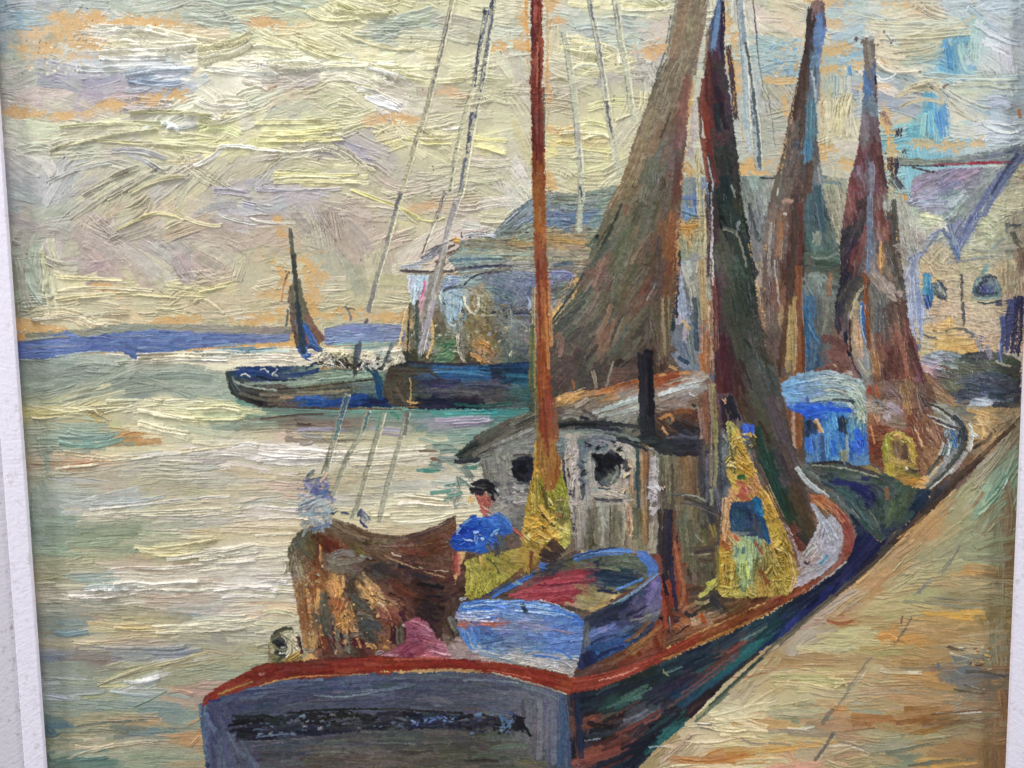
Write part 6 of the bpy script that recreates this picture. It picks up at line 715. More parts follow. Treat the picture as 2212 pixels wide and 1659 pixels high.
for pts, w_, col_ in [([(665, 1200), (672, 1300), (690, 1400)], 30, 'd8a468'), ([(740, 1240), (760, 1320), (790, 1400)], 34, 'dca868'), ([(800, 1260), (830, 1310), (840, 1380)], 26, 'd8a06c'),
                      ([(880, 1200), (930, 1260), (950, 1340)], 50, '241c20'), ([(640, 1170), (660, 1260)], 24, 'a89c80'), ([(800, 1180), (900, 1190), (970, 1170)], 22, '9c7c60')]:
    dab(pts, w_, col_, None, dry=.84, t=1.4, rag=.5, even=True, op=.8)
CUR = FB+'keg'
fill([(582, 1378), (598, 1358), (622, 1352), (644, 1368), (652, 1395), (654, 1425), (640, 1440), (600, 1442), (584, 1432), (580, 1400)],
     '590,1400,948a68,85 600,1365,5c5c4c,-30 620,1370,c8c0a0,20 630,1385,dcd4b4,60 635,1405,d8ccb0,80 615,1405,8c8c7c 605,1392,2c3034 625,1422,b89c58,-20 600,1430,6c6848 640,1430,a08444', L=18, w=7, dens=3, t=2, ja=20, dry=.2)
D("""590,1372 610,1355 635,1360 10 3c3c30 54503c;582,1385 582,1410 584,1435 9 8c8060 a49878;592,1380 598,1390 606,1382 12 24282c 302c28;600,1395 610,1390 614,1400 13 20242c;595,1405 605,1412 615,1408 12 2c3034;615,1370 628,1378 640,1390 13 dcd0b4 c8bc9c;625,1390 628,1405 618,1418 12 d0c4a0 e0d8bc;600,1425 610,1420 620,1412 9 303434 3c4448;620,1425 640,1415 650,1405 12 b0904c c09c50;612,1432 630,1428 650,1420 8 a08448
;588,1430 600,1440 625,1440 7 8c7c44 705c34;642,1372 648,1392 652,1412 6 5c2830 3c1c20;606,1368 620,1362 632,1366 5 c8c0a0;604,1398 612,1399 618,1397 3 e0dcc4;602,1410 610,1410 616,1408 3 e8e4cc;585,1395 590,1402 588,1410 5 c0b490;655,1400 665,1405 672,1412 10 8c7c68;668,1405 674,1402 680,1405 7 b8b0a0 9c948c""", dry=.15, t=2.3)
CUR = FB+'pink_cloth'
fill([(872, 1345), (900, 1332), (930, 1352), (945, 1378), (975, 1390), (1005, 1410), (1030, 1425), (960, 1432), (880, 1428), (805, 1425), (850, 1405), (880, 1380)],
     '900,1350,9c5468,20 920,1365,a06074,20 900,1380,8c4860,10 930,1395,a45c6c,15 960,1405,b07080,20 990,1415,b88894,20 900,1410,9c4c5c,-30 880,1415,843c54,-40 860,1412,984c5c,-20 920,1422,c8747c 980,1425,c07c80 840,1418,a07884', L=30, w=7, dens=3.4, t=1.8, ja=8, dry=.1)
D('885,1340 910,1345 935,1365 6 c88c9c b06c80;880,1370 905,1378 925,1385 5 742c44;865,1412 880,1395 905,1388 9 7c3048 94445c;895,1425 930,1420 1000,1422 5 d88c88 c86c70;830,1412 820,1408 815,1420 9 9c8490 b09ca4;945,1390 985,1402 1010,1420 6 d09ca8 b87488;925,1400 950,1412 990,1416 5 d8a0a8', dry=.15, t=2.1)

CUR = FB+'deck'
fill([(965, 1290), (1060, 1285), (1240, 1190), (1430, 1200), (1440, 1440), (1240, 1470), (1100, 1440), (980, 1430), (955, 1370)],
     '980,1340,4c3830,80 1000,1400,a08c88 1100,1430,b4a8a4 1200,1440,b8aca4 1350,1400,6c4434,-25 1420,1350,7c4434,85 1300,1440,5c4038,-20 1200,1250,5c5048', L=26, w=8, dens=2, t=1.1, dry=.2, ja=10)
fill([(1240, 1448), (1290, 1430), (1380, 1385), (1420, 1330), (1440, 1250), (1560, 1280), (1700, 1275), (1710, 1240), (1770, 1130), (1800, 1110), (1830, 1150), (1800, 1220), (1700, 1270), (1560, 1340), (1400, 1420), (1300, 1450), (1240, 1470)],
     '1270,1445,5c4038,-20 1320,1425,6c4434,-25 1380,1395,8c6038,-30 1420,1360,8c4430,88 1440,1300,8c3c2c,85 1450,1340,3c2c30 1480,1340,a86840,-20 1520,1340,b08868,-20 1510,1370,9c6440,-25 1460,1380,6c4430,-25 1540,1300,4c443c,-20 1580,1310,64482c,-25 1640,1290,6c442c,-25 1600,1340,84502c,-28 1560,1370,8c4c30,-28 1660,1300,743c24,-30 1700,1270,6c3c28,-30 1500,1400,8c4830,-28 1400,1420,7c4030,-25 1350,1435,843c30,-25 1720,1240,a08478,-40 1750,1200,b8a8a4,-60 1780,1160,b0aeb8,-80 1690,1262,dca460,-20 1700,1230,c8c0c4,-50',
     L=36, w=8, dens=3, t=1.6, ja=7, dry=.2)
D("""1428,1250 1430,1290 1440,1360 10 8c3428 a04c34;1440,1290 1448,1330 1452,1350 8 6c3020;1432,1240 1438,1270 1440,1290 8 1c1820;1450,1200 1455,1260 1460,1320 9 2c2834 24244c;1470,1310 1480,1280 1478,1250 7 a06848 c49478;1480,1320 1490,1335 1505,1320 9 1c1c2c 2c3034;1490,1335 1496,1345 1500,1350 14 c0a080 d8bc98;1510,1325 1520,1340 1518,1352 11 9c3c20 a84c28;1530,1290 1555,1310 1568,1325 18 34303c 3c3c3c;1575,1262 1588,1275 1595,1290 12 201c3c 282454
;1510,1290 1530,1275 1545,1255 11 a8ac48 c8c468;1525,1265 1540,1258 1550,1250 9 c0b84c;1500,1300 1520,1305 1535,1295 7 9c9468 c8b484;1450,1355 1462,1350 1470,1362 11 b06c44 a05c38;1445,1330 1448,1360 1450,1368 3 9c9494;1460,1370 1475,1360 1488,1350 5 302430;1370,1400 1400,1375 1430,1350 9 94643c a87048;1350,1395 1375,1385 1385,1375 6 c8a070 5c3c28;1290,1435 1340,1420 1380,1400 6 4c3830 8c5c40;1480,1380 1540,1360 1620,1315 9 905830 a0683c
;1540,1345 1600,1320 1660,1290 9 7c4428 5c3420;1540,1380 1610,1350 1659,1320 6 c88c50 b87c44;1490,1410 1550,1385 1600,1360 6 c08448 a87440;1620,1300 1660,1285 1700,1270 7 4c2c20;1670,1265 1690,1262 1710,1258 8 dca460;1700,1225 1715,1235 1700,1280 7 d8dce4 8c8ca0;1745,1260 1730,1270 1715,1290 7 c8c8d8 9c98b0""", dry=.18, t=2.0)
CUR = FB+'bow_bulwark'
fill([(1752, 1085), (1772, 1110), (1792, 1140), (1812, 1165), (1820, 1195), (1800, 1225), (1775, 1250), (1740, 1265), (1705, 1285), (1715, 1250), (1760, 1215), (1790, 1185), (1785, 1150), (1765, 1120)],
     '1765,1105,b8bcc4,60 1785,1135,b4b4c0,60 1800,1165,a8a8b4,80 1800,1195,acacb8,-60 1775,1225,a8a4ac,-40 1740,1250,b0a8ac,-35 1720,1265,c0b8bc,-35', L=30, w=9, dens=3, t=1.5, ja=5, dry=.12)
D('1718,1012 1745,1050 1775,1068 8 c4c8c8 a4aaac;1750,1085 1780,1120 1808,1165 7 c0c4d0 b0b4c4;1770,1220 1782,1205 1790,1195 7 3c8ca8 70a0b0;1735,1200 1750,1180 1768,1175 9 b4b4b0 6c6c68;1760,1170 1775,1200 1765,1215 10 a8a0a8 c4bcc0;1725,1215 1745,1225 1765,1220 9 9c9098 b0a4a8;1735,1215 1745,1218 1742,1210 6 5c3c44', dry=.1, t=1.9)
CUR = FB+'gunwale'
fill([(1745, 1068), (1775, 1068), (1805, 1090), (1832, 1120), (1845, 1150), (1840, 1190), (1825, 1215), (1790, 1240), (1740, 1280), (1700, 1300), (1659, 1325), (1560, 1372), (1450, 1420), (1370, 1455), (1300, 1485), (1236, 1510), (1222, 1500), (1225, 1465), (1300, 1455), (1400, 1420), (1560, 1345), (1690, 1285), (1770, 1245), (1805, 1215), (1825, 1175), (1820, 1140), (1795, 1105), (1755, 1088)],
     '1765,1078,a8684c,35 1790,1095,b06c44,45 1812,1125,a0584c,60 1832,1150,94504c,80 1830,1185,8c4838,-75 1815,1212,8c5448,-60 1780,1242,986858,-40 1740,1272,8c4c34,-32 1690,1298,7c3c24,-30 1600,1345,7c4424,-28 1540,1370,8c4c2c,-26 1480,1400,943c28,-25 1420,1425,8c3c2c,-22 1360,1450,9c4434,-22 1300,1470,8c3828,-20 1250,1485,943c2c,-18 1235,1500,8c3424,-18',
     L=42, w=8, dens=3.4, t=1.6, ja=3, dry=.12)
D("""1235,1470 1300,1462 1400,1425 9 8c382c a44c3c;1240,1488 1310,1475 1400,1440 9 a04838 84302c;1236,1503 1300,1485 1350,1465 6 a84c38;1290,1470 1340,1458 1380,1440 3 dc9484;1430,1425 1500,1395 1580,1358 4 c09050 a87c44;1500,1395 1560,1370 1659,1322 5 b48048 9c6838;1775,1080 1800,1100 1822,1130 8 c07c50 a86450;1800,1092 1822,1115 1835,1140 8 9c5040;1758,1080 1772,1090 1795,1115 4 d8a468;1825,1200 1800,1225 1770,1250 8 946058 a87c6c;1830,1212 1800,1235 1775,1255 3 c8c8b8""", dry=.15, t=1.9)
CUR = FB+'hull_side'
fill([(1222, 1500), (1300, 1485), (1370, 1455), (1450, 1422), (1560, 1374), (1659, 1328), (1700, 1302), (1740, 1282), (1800, 1240), (1835, 1215), (1800, 1260), (1720, 1330), (1660, 1385), (1580, 1460), (1500, 1545), (1430, 1600), (1380, 1660), (1330, 1760), (1225, 1760), (1225, 1660)],
     """1250,1540,1c2c4c,88 1250,1600,243454,88 1240,1570,6c3c30,88 1280,1520,1c2838,-15 1350,1490,202c34,-22 1400,1470,24342c,-22 1450,1450,24404c,-25 1500,1430,203850,-28 1320,1520,28504c,-25 1360,1510,3c6c60,-28 1290,1540,241c20,-20 1340,1540,2c2024,-20 1380,1530,4c4c58,-25 1380,1550,6c7484,-25 1420,1500,282c48,-28 1280,1560,9c4c34,-20 1290,1585,1c2030,-10 1320,1580,34343c,-15 1360,1570,843c34,-30 1400,1560,2c3044,-28 1330,1610,7c3c30,-25 1280,1640,b0503c,-12 1340,1630,8c4434,-25 1400,1590,202434,-30 1370,1620,1c1c34,-30 1300,1660,343048,-25 1350,1650,1c3048,-30 1420,1600,205060,-35
     1460,1480,2c2c48,-30 1500,1460,5c3840,-33 1480,1500,20486c,-33 1440,1530,342838,-30 1460,1560,245c5c,-38 1430,1580,206464,-38 1540,1420,2c4454,-32 1560,1420,84483c,-35 1600,1390,803c34,-35 1520,1480,1c5c74,-35 1560,1460,206474,-36 1600,1420,1c6c70,-38 1630,1390,207074,-38 1640,1360,28485c,-33 1580,1390,283c50,-33 1540,1500,341c28,-35 1500,1530,3c2428,-35 1580,1480,243430,-40 1620,1440,2c2c2c,-40 1560,1500,24484c,-40 1660,1350,205058,-36 1700,1320,24384c,-36 1690,1340,1c3464,-38 1750,1290,1c2850,-36 1470,1580,487868,-40 1540,1520,5c6c54,-40""",
     L=60, w=8, dens=3.2, t=1.35, ja=4, dry=.15)
D("""1240,1510 1243,1560 1248,1640 8 6c3c30 3c2424;1248,1515 1252,1580 1258,1650 11 1c2c58 243860;1300,1500 1400,1470 1500,1430 9 20304c 1c2834;1310,1530 1370,1505 1410,1485 6 3c7468 548474;1300,1540 1350,1530 1420,1500 6 24343c 2c4c4c;1330,1545 1360,1525 1385,1512 3 8c3c34;1345,1555 1375,1545 1400,1530 7 7c8494 5c6070;1355,1545 1380,1530 1390,1525 6 50505c;1270,1555 1282,1552 1292,1548 8 b05c3c a04830;1330,1585 1380,1560 1430,1530 7 94443c 7c3430
;1390,1560 1410,1555 1430,1540 6 a85444;1270,1560 1300,1570 1330,1568 12 1c181c 281c20;1265,1590 1290,1585 1320,1585 6 4c5c74 1c1c28;1262,1600 1285,1598 1300,1595 4 8c9ca8;1245,1645 1290,1640 1345,1610 9 b4503c a04430;1310,1635 1340,1620 1375,1595 6 8c3c34;1290,1655 1350,1635 1430,1575 12 20243c 1c1c2c;1340,1620 1400,1590 1470,1540 8 1c1c30 24243c;1390,1630 1430,1600 1480,1560 10 1c5c64 247070;1420,1605 1445,1585 1465,1565 8 287878
;1460,1540 1520,1500 1580,1455 7 4c2830 341c28;1440,1530 1520,1475 1600,1415 6 6c4c50 845450;1470,1500 1540,1450 1600,1405 5 7c484c 94504c;1570,1410 1590,1400 1615,1385 6 a04c3c b0584c;1470,1530 1540,1480 1610,1430 8 1c5070 246080;1540,1470 1600,1425 1655,1375 9 186874 207c7c;1590,1430 1625,1400 1655,1380 8 1c7478 2c8484;1430,1480 1500,1445 1560,1420 6 2c3858 1c2840;1500,1520 1560,1475 1640,1410 8 2c2428 3c2c30;1530,1525 1590,1470 1650,1420 7 24403c 3c5448
;1430,1455 1450,1450 1475,1438 5 6c8c8c 4c7074;1430,1445 1436,1455 1445,1462 3 a0a454;1560,1400 1620,1370 1659,1345 6 345468 2c4050;1600,1385 1640,1365 1659,1352 5 6c8478;1400,1615 1420,1612 1440,1612 3 d8dce0;1235,1610 1238,1625 1240,1640 11 1c1820 241c28;1245,1640 1250,1650 1252,1656 5 a86c5c;1500,1560 1540,1525 1575,1495 6 748464 5c745c""", dry=.12, t=1.5)
CUR = FB+'transom'
fill([(428, 1518), (470, 1500), (560, 1475), (640, 1462), (760, 1455), (900, 1452), (1050, 1452), (1140, 1468), (1226, 1500), (1230, 1560), (1236, 1660), (1238, 1760), (460, 1760), (445, 1659), (434, 1560)],
     """440,1530,4c5c78,85 435,1545,5c7488,85 470,1540,48506c,60 460,1600,4c5470,85 480,1640,545c74,85 500,1490,505874,-15 560,1490,4c5470,-12 650,1480,4c5470,-5 750,1478,505c74,-3 850,1480,4c5468 950,1475,545c6c 1050,1478,54586c,3 1130,1490,5c6070,15 1180,1510,6c7080,30 600,1510,4c5064,-8 700,1510,505468,-3 800,1508,54586c 900,1508,505464 1000,1510,545864 1080,1515,5c6070 1150,1540,6c7078,88 1190,1540,74788,88 1215,1560,4c5c78,88 1150,1600,6c6c70,88 1190,1620,606474,88 1215,1640,445878,88 1120,1620,60605c 1050,1600,54544c 950,1600,545450 850,1600,505454 750,1600,504f54 650,1600,4c505c 560,1605,4c5060,-5 520,1620,54586c,60 600,1640,54545c 700,1640,5c5850 800,1640,605850 900,1640,5c5850 1000,1640,585848 1100,1650,5c5c54 1160,1655,6c6850 1200,1655,54504c 480,1660,545c70,85 1000,1600,50504c""".replace('74788,', '747888,'),
     L=62, w=9, dens=3.2, t=1.4, ja=4, dry=.12, asp=2.2)
D("""500,1492 580,1482 680,1478 7 5c6884 48506c;560,1475 620,1468 700,1468 6 6c7c94 505c78;680,1500 740,1508 820,1492 4 8ca0a8 6c7c84;690,1515 750,1512 830,1508 4 3c4450;780,1492 850,1488 900,1478 5 6c788c;850,1465 920,1462 1000,1464 6 646c7c 4c5460;1000,1470 1060,1468 1120,1475 5 7c8894;1106,1475 1160,1490 1215,1515 6 8c989c 6c7480;600,1495 700,1488 780,1486 5 3c4860;550,1500 620,1490 700,1500 5 6c7888 4c5468
;440,1520 436,1560 448,1650 8 6c8498 4c607c;432,1520 430,1535 436,1550 5 708ca0;1212,1500 1214,1560 1216,1650 9 3c5474 4c6080;1195,1510 1196,1580 1198,1650 12 6c7084 787c8c;1165,1510 1168,1570 1166,1640 12 74747c 80808c;1226,1490 1230,1510 1232,1540 6 4c4c50 2c3440;660,1628 700,1622 760,1628 4 8c8c84 5c5c58;800,1605 860,1604 900,1608 4 6c6c6c;700,1600 800,1596 900,1595 5 6c6c60 545c54;520,1600 600,1600 680,1592 4 64686c
;500,1590 520,1585 560,1592 6 6c748c;640,1620 720,1612 800,1616 5 5c5c5c 6c6860;900,1650 1000,1645 1060,1650 6 54504c;1000,1645 1040,1640 1080,1645 5 38342c;880,1635 920,1632 960,1636 5 686458""", dry=.15, t=1.7)
CUR = FB+'painted_name'
fill([(505, 1568), (530, 1556), (620, 1543), (760, 1537), (900, 1538), (1050, 1548), (1128, 1553), (1138, 1570), (1128, 1578), (1000, 1573), (860, 1573), (700, 1582), (600, 1592), (520, 1594), (510, 1588)],
     '500,1565,1c1c20,-10 520,1555,181818 560,1590,1c1c2c 600,1545,282c28,-3 620,1570,303444 680,1575,28283c 700,1545,202020 760,1540,242420 760,1570,30303c 820,1570,24242e 850,1555,303034 900,1560,28283c 950,1565,30304c 1000,1545,2c2c34 1040,1560,2c2838 1100,1560,1c1c28 1130,1560,181820,60 1050,1575,30303c 920,1540,2c3440',
     L=46, w=7, dens=3.4, t=2.4, ja=7, dry=.45, clip=False, base=0)
D("""492,1570 510,1565 530,1560 6 101014;500,1548 540,1550 580,1545 8 181818 24282c;510,1595 560,1598 600,1592 7 14141c 2c2c3c;620,1540 720,1530 820,1530 5 1c1c1c;820,1530 900,1534 1000,1540 5 241c1c 3c3c34;553,1592 600,1585 640,1582 4 4c5c74 6c7c94;545,1578 560,1572 580,1575 5 5c7490 24242c
;870,1545 880,1540 895,1545 5 2c201c;1002,1532 1030,1530 1045,1538 4 8c6c5c 2c241c;1040,1545 1070,1550 1090,1552 6 241c24 3c3440;1112,1556 1136,1558 20 18181c 20202c;1108,1570 1138,1570 16 14141c 20202c;1120,1548 1134,1552 9 181820;900,1572 960,1572 1040,1580 5 202030 3c3c4c;640,1585 700,1580 780,1578 5 1c1c2c 34344c""", dry=.25, t=2.4)
spots(540, 1545, 700, 1585, 34, 4, '5c6884 6c7c94 54647c 2c2c38 8c8c90', t=2.0, ja=20, el=2.4)
spots(690, 1538, 900, 1575, 40, 3.5, '54586c 5c6880 34303c 706c6c 14141c', t=2.0, ja=15, el=3)
spots(890, 1540, 1000, 1565, 30, 4.5, '5c70a8 6c8cb8 4c5c90 1c1c2c 7c8cb0', t=2.2, ja=60, el=2)
spots(1000, 1540, 1110, 1585, 30, 4, '4c5470 34344c 14141c 5c7898 2c2430', t=2.0, ja=15, el=3)
spots(1084, 1540, 1106, 1585, 12, 6, '5c7898 48587c 6c84a0', t=2.0, ja=80, el=2)
CUR = FB+'stern_rail'
fill([(437, 1513), (445, 1500), (490, 1472), (550, 1442), (575, 1432), (640, 1428), (720, 1420), (800, 1418), (880, 1420), (1000, 1424), (1100, 1432), (1180, 1448), (1232, 1462), (1240, 1480), (1234, 1502), (1160, 1480), (1100, 1460), (1000, 1448), (900, 1446), (800, 1454), (700, 1464), (610, 1468), (560, 1480), (500, 1498), (450, 1512), (438, 1528)],
     '450,1505,8c3428,-35 490,1485,903c2c,-28 530,1465,843024,-28 560,1455,7c2c20,-15 600,1450,7c2c20,-8 650,1445,74281c,-3 700,1440,802c20,-3 760,1440,8c3828 820,1435,8c3424 880,1435,883020 950,1435,842e20 1020,1438,802c20,3 1080,1445,883424,5 1130,1452,8c3424,15 1180,1465,8c3424,18 1225,1482,94402c,15 620,1430,6c2c24,-3 680,1428,5c3024',
     L=55, w=9, dens=3.4, t=1.35, ja=3, dry=.08)
D("""438,1520 442,1510 455,1502 6 8c4038;470,1500 510,1485 550,1470 5 947034 b08c4c;450,1512 460,1512 475,1508 5 2c2c60;560,1482 600,1468 650,1462 4 b8905c 8c6438;640,1462 720,1458 800,1456 3 c08c54 d0a068;880,1448 960,1447 1040,1450 5 a47c50 bc9464;1060,1452 1130,1468 1225,1500 4 c8c0a8 8c948c;560,1452 565,1458 572,1450 8 5c2018 c8948c;815,1455 838,1458 850,1452 7 843828 a04434
;600,1440 650,1436 720,1432 6 94483c 6c241c;1050,1446 1090,1452 1150,1466 3 d87464;1106,1434 1160,1445 1225,1462 7 742c20 94402c;540,1445 560,1438 580,1432 7 6c2c20;850,1425 900,1422 960,1424 4 b45c48;700,1424 760,1420 800,1420 5 5c2c28""", dry=.12, t=1.6)

# ======================= the blue dinghy ===================================
CUR = 'painted_dinghy/inside'
fill([(1055, 1290), (1120, 1250), (1200, 1210), (1270, 1195), (1360, 1195), (1410, 1215), (1425, 1235), (1340, 1285), (1280, 1322), (1240, 1310), (1160, 1298)],
     '1090,1270,5c4c44,-20 1140,1240,6c5c54,-25 1200,1225,3c3c44,-15 1240,1215,606448 1300,1212,5c6458 1340,1205,6c7464,5 1380,1220,5c645c,10 1300,1235,28384c,10 1360,1245,2c3c4c,5 1330,1265,30445c,10 1380,1260,6c6c54,-40 1290,1290,94845c,15 1260,1300,a89870,15 1320,1290,c0a068,-20 1250,1240,9c4450,-15 1200,1260,a04450,-10 1150,1280,b04c54,-15 1220,1285,a04048,-10',
     L=32, w=7, dens=3.2, t=1.6, ja=8, dry=.15)
D("""1240,1228 1290,1222 1340,1232 6 7c7c5c 5c6454;1320,1225 1345,1215 1365,1222 7 4c5848 70785c;1285,1218 1292,1210 1290,1230 8 2c3840;1300,1240 1340,1242 1380,1250 6 1c2c44 3c4c5c;1300,1255 1340,1258 1390,1252 6 1c3044 2c4458;1310,1270 1350,1272 1380,1265 6 8c8868 5c5c48;1290,1275 1310,1278 1335,1282 6 28344c;1235,1245 1265,1238 1290,1238 8 b04450 94343c;1150,1268 1210,1250 1260,1252 12 a84450 b8545c
;1106,1290 1160,1278 1240,1268 12 b44c58 c0646c;1140,1285 1190,1280 1260,1278 9 a03c48 8c3440;1190,1285 1220,1290 1240,1300 8 9c3038 a84450;1160,1262 1200,1262 1250,1258 4 cc7c84 70283c;1200,1240 1230,1236 1260,1232 6 8c3440;1245,1295 1270,1300 1300,1298 6 8c8460 a89c70;1270,1315 1300,1310 1330,1300 5 d0a868""", dry=.15, t=2.1)
CUR = 'painted_dinghy/side'
fill([(1262, 1332), (1330, 1298), (1400, 1262), (1428, 1240), (1430, 1290), (1424, 1330), (1400, 1370), (1360, 1395), (1290, 1428), (1250, 1448), (1240, 1440), (1258, 1380)],
     '1290,1330,30384c,-25 1340,1305,343c54,-28 1390,1275,3c4460,-30 1410,1260,7068a0,-60 1415,1290,706894,-60 1380,1310,6c6484,-50 1370,1320,443c5c,-30 1330,1330,2c3044,-20 1300,1350,343c54,-15 1290,1370,6074a8,-25 1320,1360,5c6ca0,-28 1360,1345,48506c,-20 1400,1330,6c6c70,-30 1330,1390,3c5c90,-18 1290,1400,34507c,-18 1380,1370,343c4c,-30 1270,1420,24284c,60 1350,1380,30446c,-18 1255,1350,4c545c,80 1265,1380,7c7c84,85',
     L=36, w=8, dens=3.2, t=1.5, ja=6, dry=.15)
D("""1265,1335 1330,1300 1400,1262 7 3c4450 34404c;1270,1340 1262,1370 1255,1400 5 6c6c68 4c4c48;1275,1375 1300,1362 1330,1345 10 7484c0 5c70a8;1290,1360 1320,1350 1300,1368 6 8c8cc0;1375,1325 1400,1300 1415,1270 12 7870a0 6c6494;1395,1290 1410,1270 1415,1255 10 7c70a8;1360,1340 1390,1335 1410,1325 5 8c8880 a89888;1270,1400 1320,1392 1380,1370 9 3c64a0 345080;1285,1410 1300,1415 1290,1425 7 3c6cac;1262,1410 1270,1420 1268,1435 16 1c2040 24284c
;1400,1340 1380,1370 1350,1385 7 7c5438 94643c;1300,1330 1320,1340 1340,1335 6 24283c 3c3c4c""", dry=.15, t=1.8)
CUR = 'painted_dinghy/transom'
fill([(985, 1325), (998, 1302), (1040, 1296), (1100, 1298), (1160, 1298), (1200, 1308), (1250, 1328), (1262, 1345), (1256, 1400), (1242, 1445), (1232, 1458), (1150, 1440), (1060, 1420), (1020, 1408), (1000, 1380), (988, 1345)],
     """1010,1310,6088cc 1050,1305,5078cc 1090,1310,6c94dc 1130,1310,7094d4 1180,1305,78a4dc 1220,1320,5c84cc 1240,1335,4c78c4 1010,1330,a0a8cc 1050,1330,5c84cc 1100,1330,7494c8,5 1150,1335,8094c0 1200,1335,6484c4 1000,1350,b06448 1060,1348,b86c58 1110,1350,8088ac 1160,1352,8c90ac 1000,1370,5c84c4,60 1020,1370,4c7cc4,70 1060,1365,4c70b0,30 1100,1370,6c7cac 1150,1370,6c88bc 1200,1370,5c7cc0 1240,1370,6480bc 1050,1390,5878a8 1100,1395,6c84a8 1150,1395,6c88b0 1200,1395,6484c8 1235,1400,6080c0 1060,1410,8ca0b8 1110,1415,a8a8a8 1160,1425,b4b0b0 1210,1430,b0b0b4 1230,1445,c0b4a8 1020,1400,a4b0c0""",
     L=34, w=7, dens=3.3, t=2.0, ja=5, dry=.18)
D("""998,1318 1030,1316 1070,1314 5 2c5cb8 5c94e4;995,1325 1040,1330 1080,1325 5 e0dce8 8ca0cc;1005,1308 1040,1300 1090,1296 5 a8ccec 4c7ccc;1000,1335 1030,1338 1060,1332 4 dce0ec;1100,1305 1140,1305 1170,1315 5 a8d4f0 4c80d0;1165,1295 1200,1305 1240,1325 4 d0e0e4 a8c0d0;1180,1315 1210,1322 1250,1330 5 2c60b4 70a0dc;985,1346 1000,1350 1015,1345 6 b85c44 c07058;1040,1345 1070,1350 1106,1346 6 bc6454 c88070
;1110,1320 1150,1322 1200,1330 4 dce8f0 5c8cd4;1120,1345 1170,1355 1240,1368 4 a0889c 8c8cb0;1106,1418 1160,1425 1200,1440 8 b8b4b0 c4bcb8;1190,1428 1215,1430 1235,1445 7 9ca8c4 c4bcb0;1106,1425 1170,1440 1230,1456 5 c8c0b4 dcd0bc;1200,1400 1220,1410 1235,1425 5 3c70d0 5488dc;1150,1415 1190,1418 1210,1425 5 4c78c4;990,1350 1000,1375 1020,1402 6 4c80cc 6c9cd8;1020,1405 1060,1410 1100,1420 5 b8b8bc;1128,1305 1133,1318 1138,1328 11 24303c 3c4450
;1170,1370 1210,1380 1250,1375 5 7ca0e0""", dry=.2, t=2.5)
D('1275,1345 1300,1335 1340,1318 7 24283c 34384c;1350,1330 1380,1320 1400,1305 8 24283c;1275,1395 1290,1380 1340,1370 6 24304c;1290,1420 1310,1405 1350,1395 8 24284c', dry=.3, t=1.6)
CUR = 'painted_dinghy/transom'
D('1000,1312 1040,1306 1100,1303 4 e0ecf8 a8ccf0;1010,1322 1060,1320 1110,1318 4 c8dcf4 8cb4e8;1120,1308 1160,1310 1220,1322 4 dcecf8 9cc4ec;1140,1320 1190,1322 1240,1334 4 b8d4f0;1000,1338 1040,1342 1080,1340 3 d8dcf0;1060,1358 1120,1362 1180,1366 3 a8c0e4', dry=.35, t=2.8)
CUR = 'painted_dinghy/rim'
D("""1235,1205 1290,1186 1370,1192 9 4c7cd0 6494e0;1240,1212 1280,1198 1350,1196 6 3c68b8 5c84cc;1375,1195 1410,1205 1422,1240 14 4c74cc 5c84d4;1385,1205 1410,1225 1400,1245 12 4470c8 5880d0;1340,1300 1390,1265 1425,1235 7 5484cc 7ca0c8;1330,1275 1360,1262 1390,1250 6 5c8cd4 3c68b8;1060,1292 1110,1262 1160,1235 8 3c6cc4 5084d0;1050,1288 1080,1270 1110,1255 6 2c58b0;1220,1212 1270,1192 1330,1182 3 2c3c58;1010,1300 1060,1278 1160,1228 4 3c444c 6c6c6c
;1150,1240 1200,1220 1240,1205 5 3c3c3c 504c48;1320,1305 1360,1285 1400,1258 3 a0b8b4;1108,1262 1118,1256 1130,1262 6 80a4c0 b0a89c;972,1330 985,1345 990,1370 11 707070 505050;970,1332 975,1350 985,1365 6 a4a08c 5c5c50;995,1298 1000,1292 1008,1295 7 d8dce0 b0b4c0""", dry=.12, t=2.0)

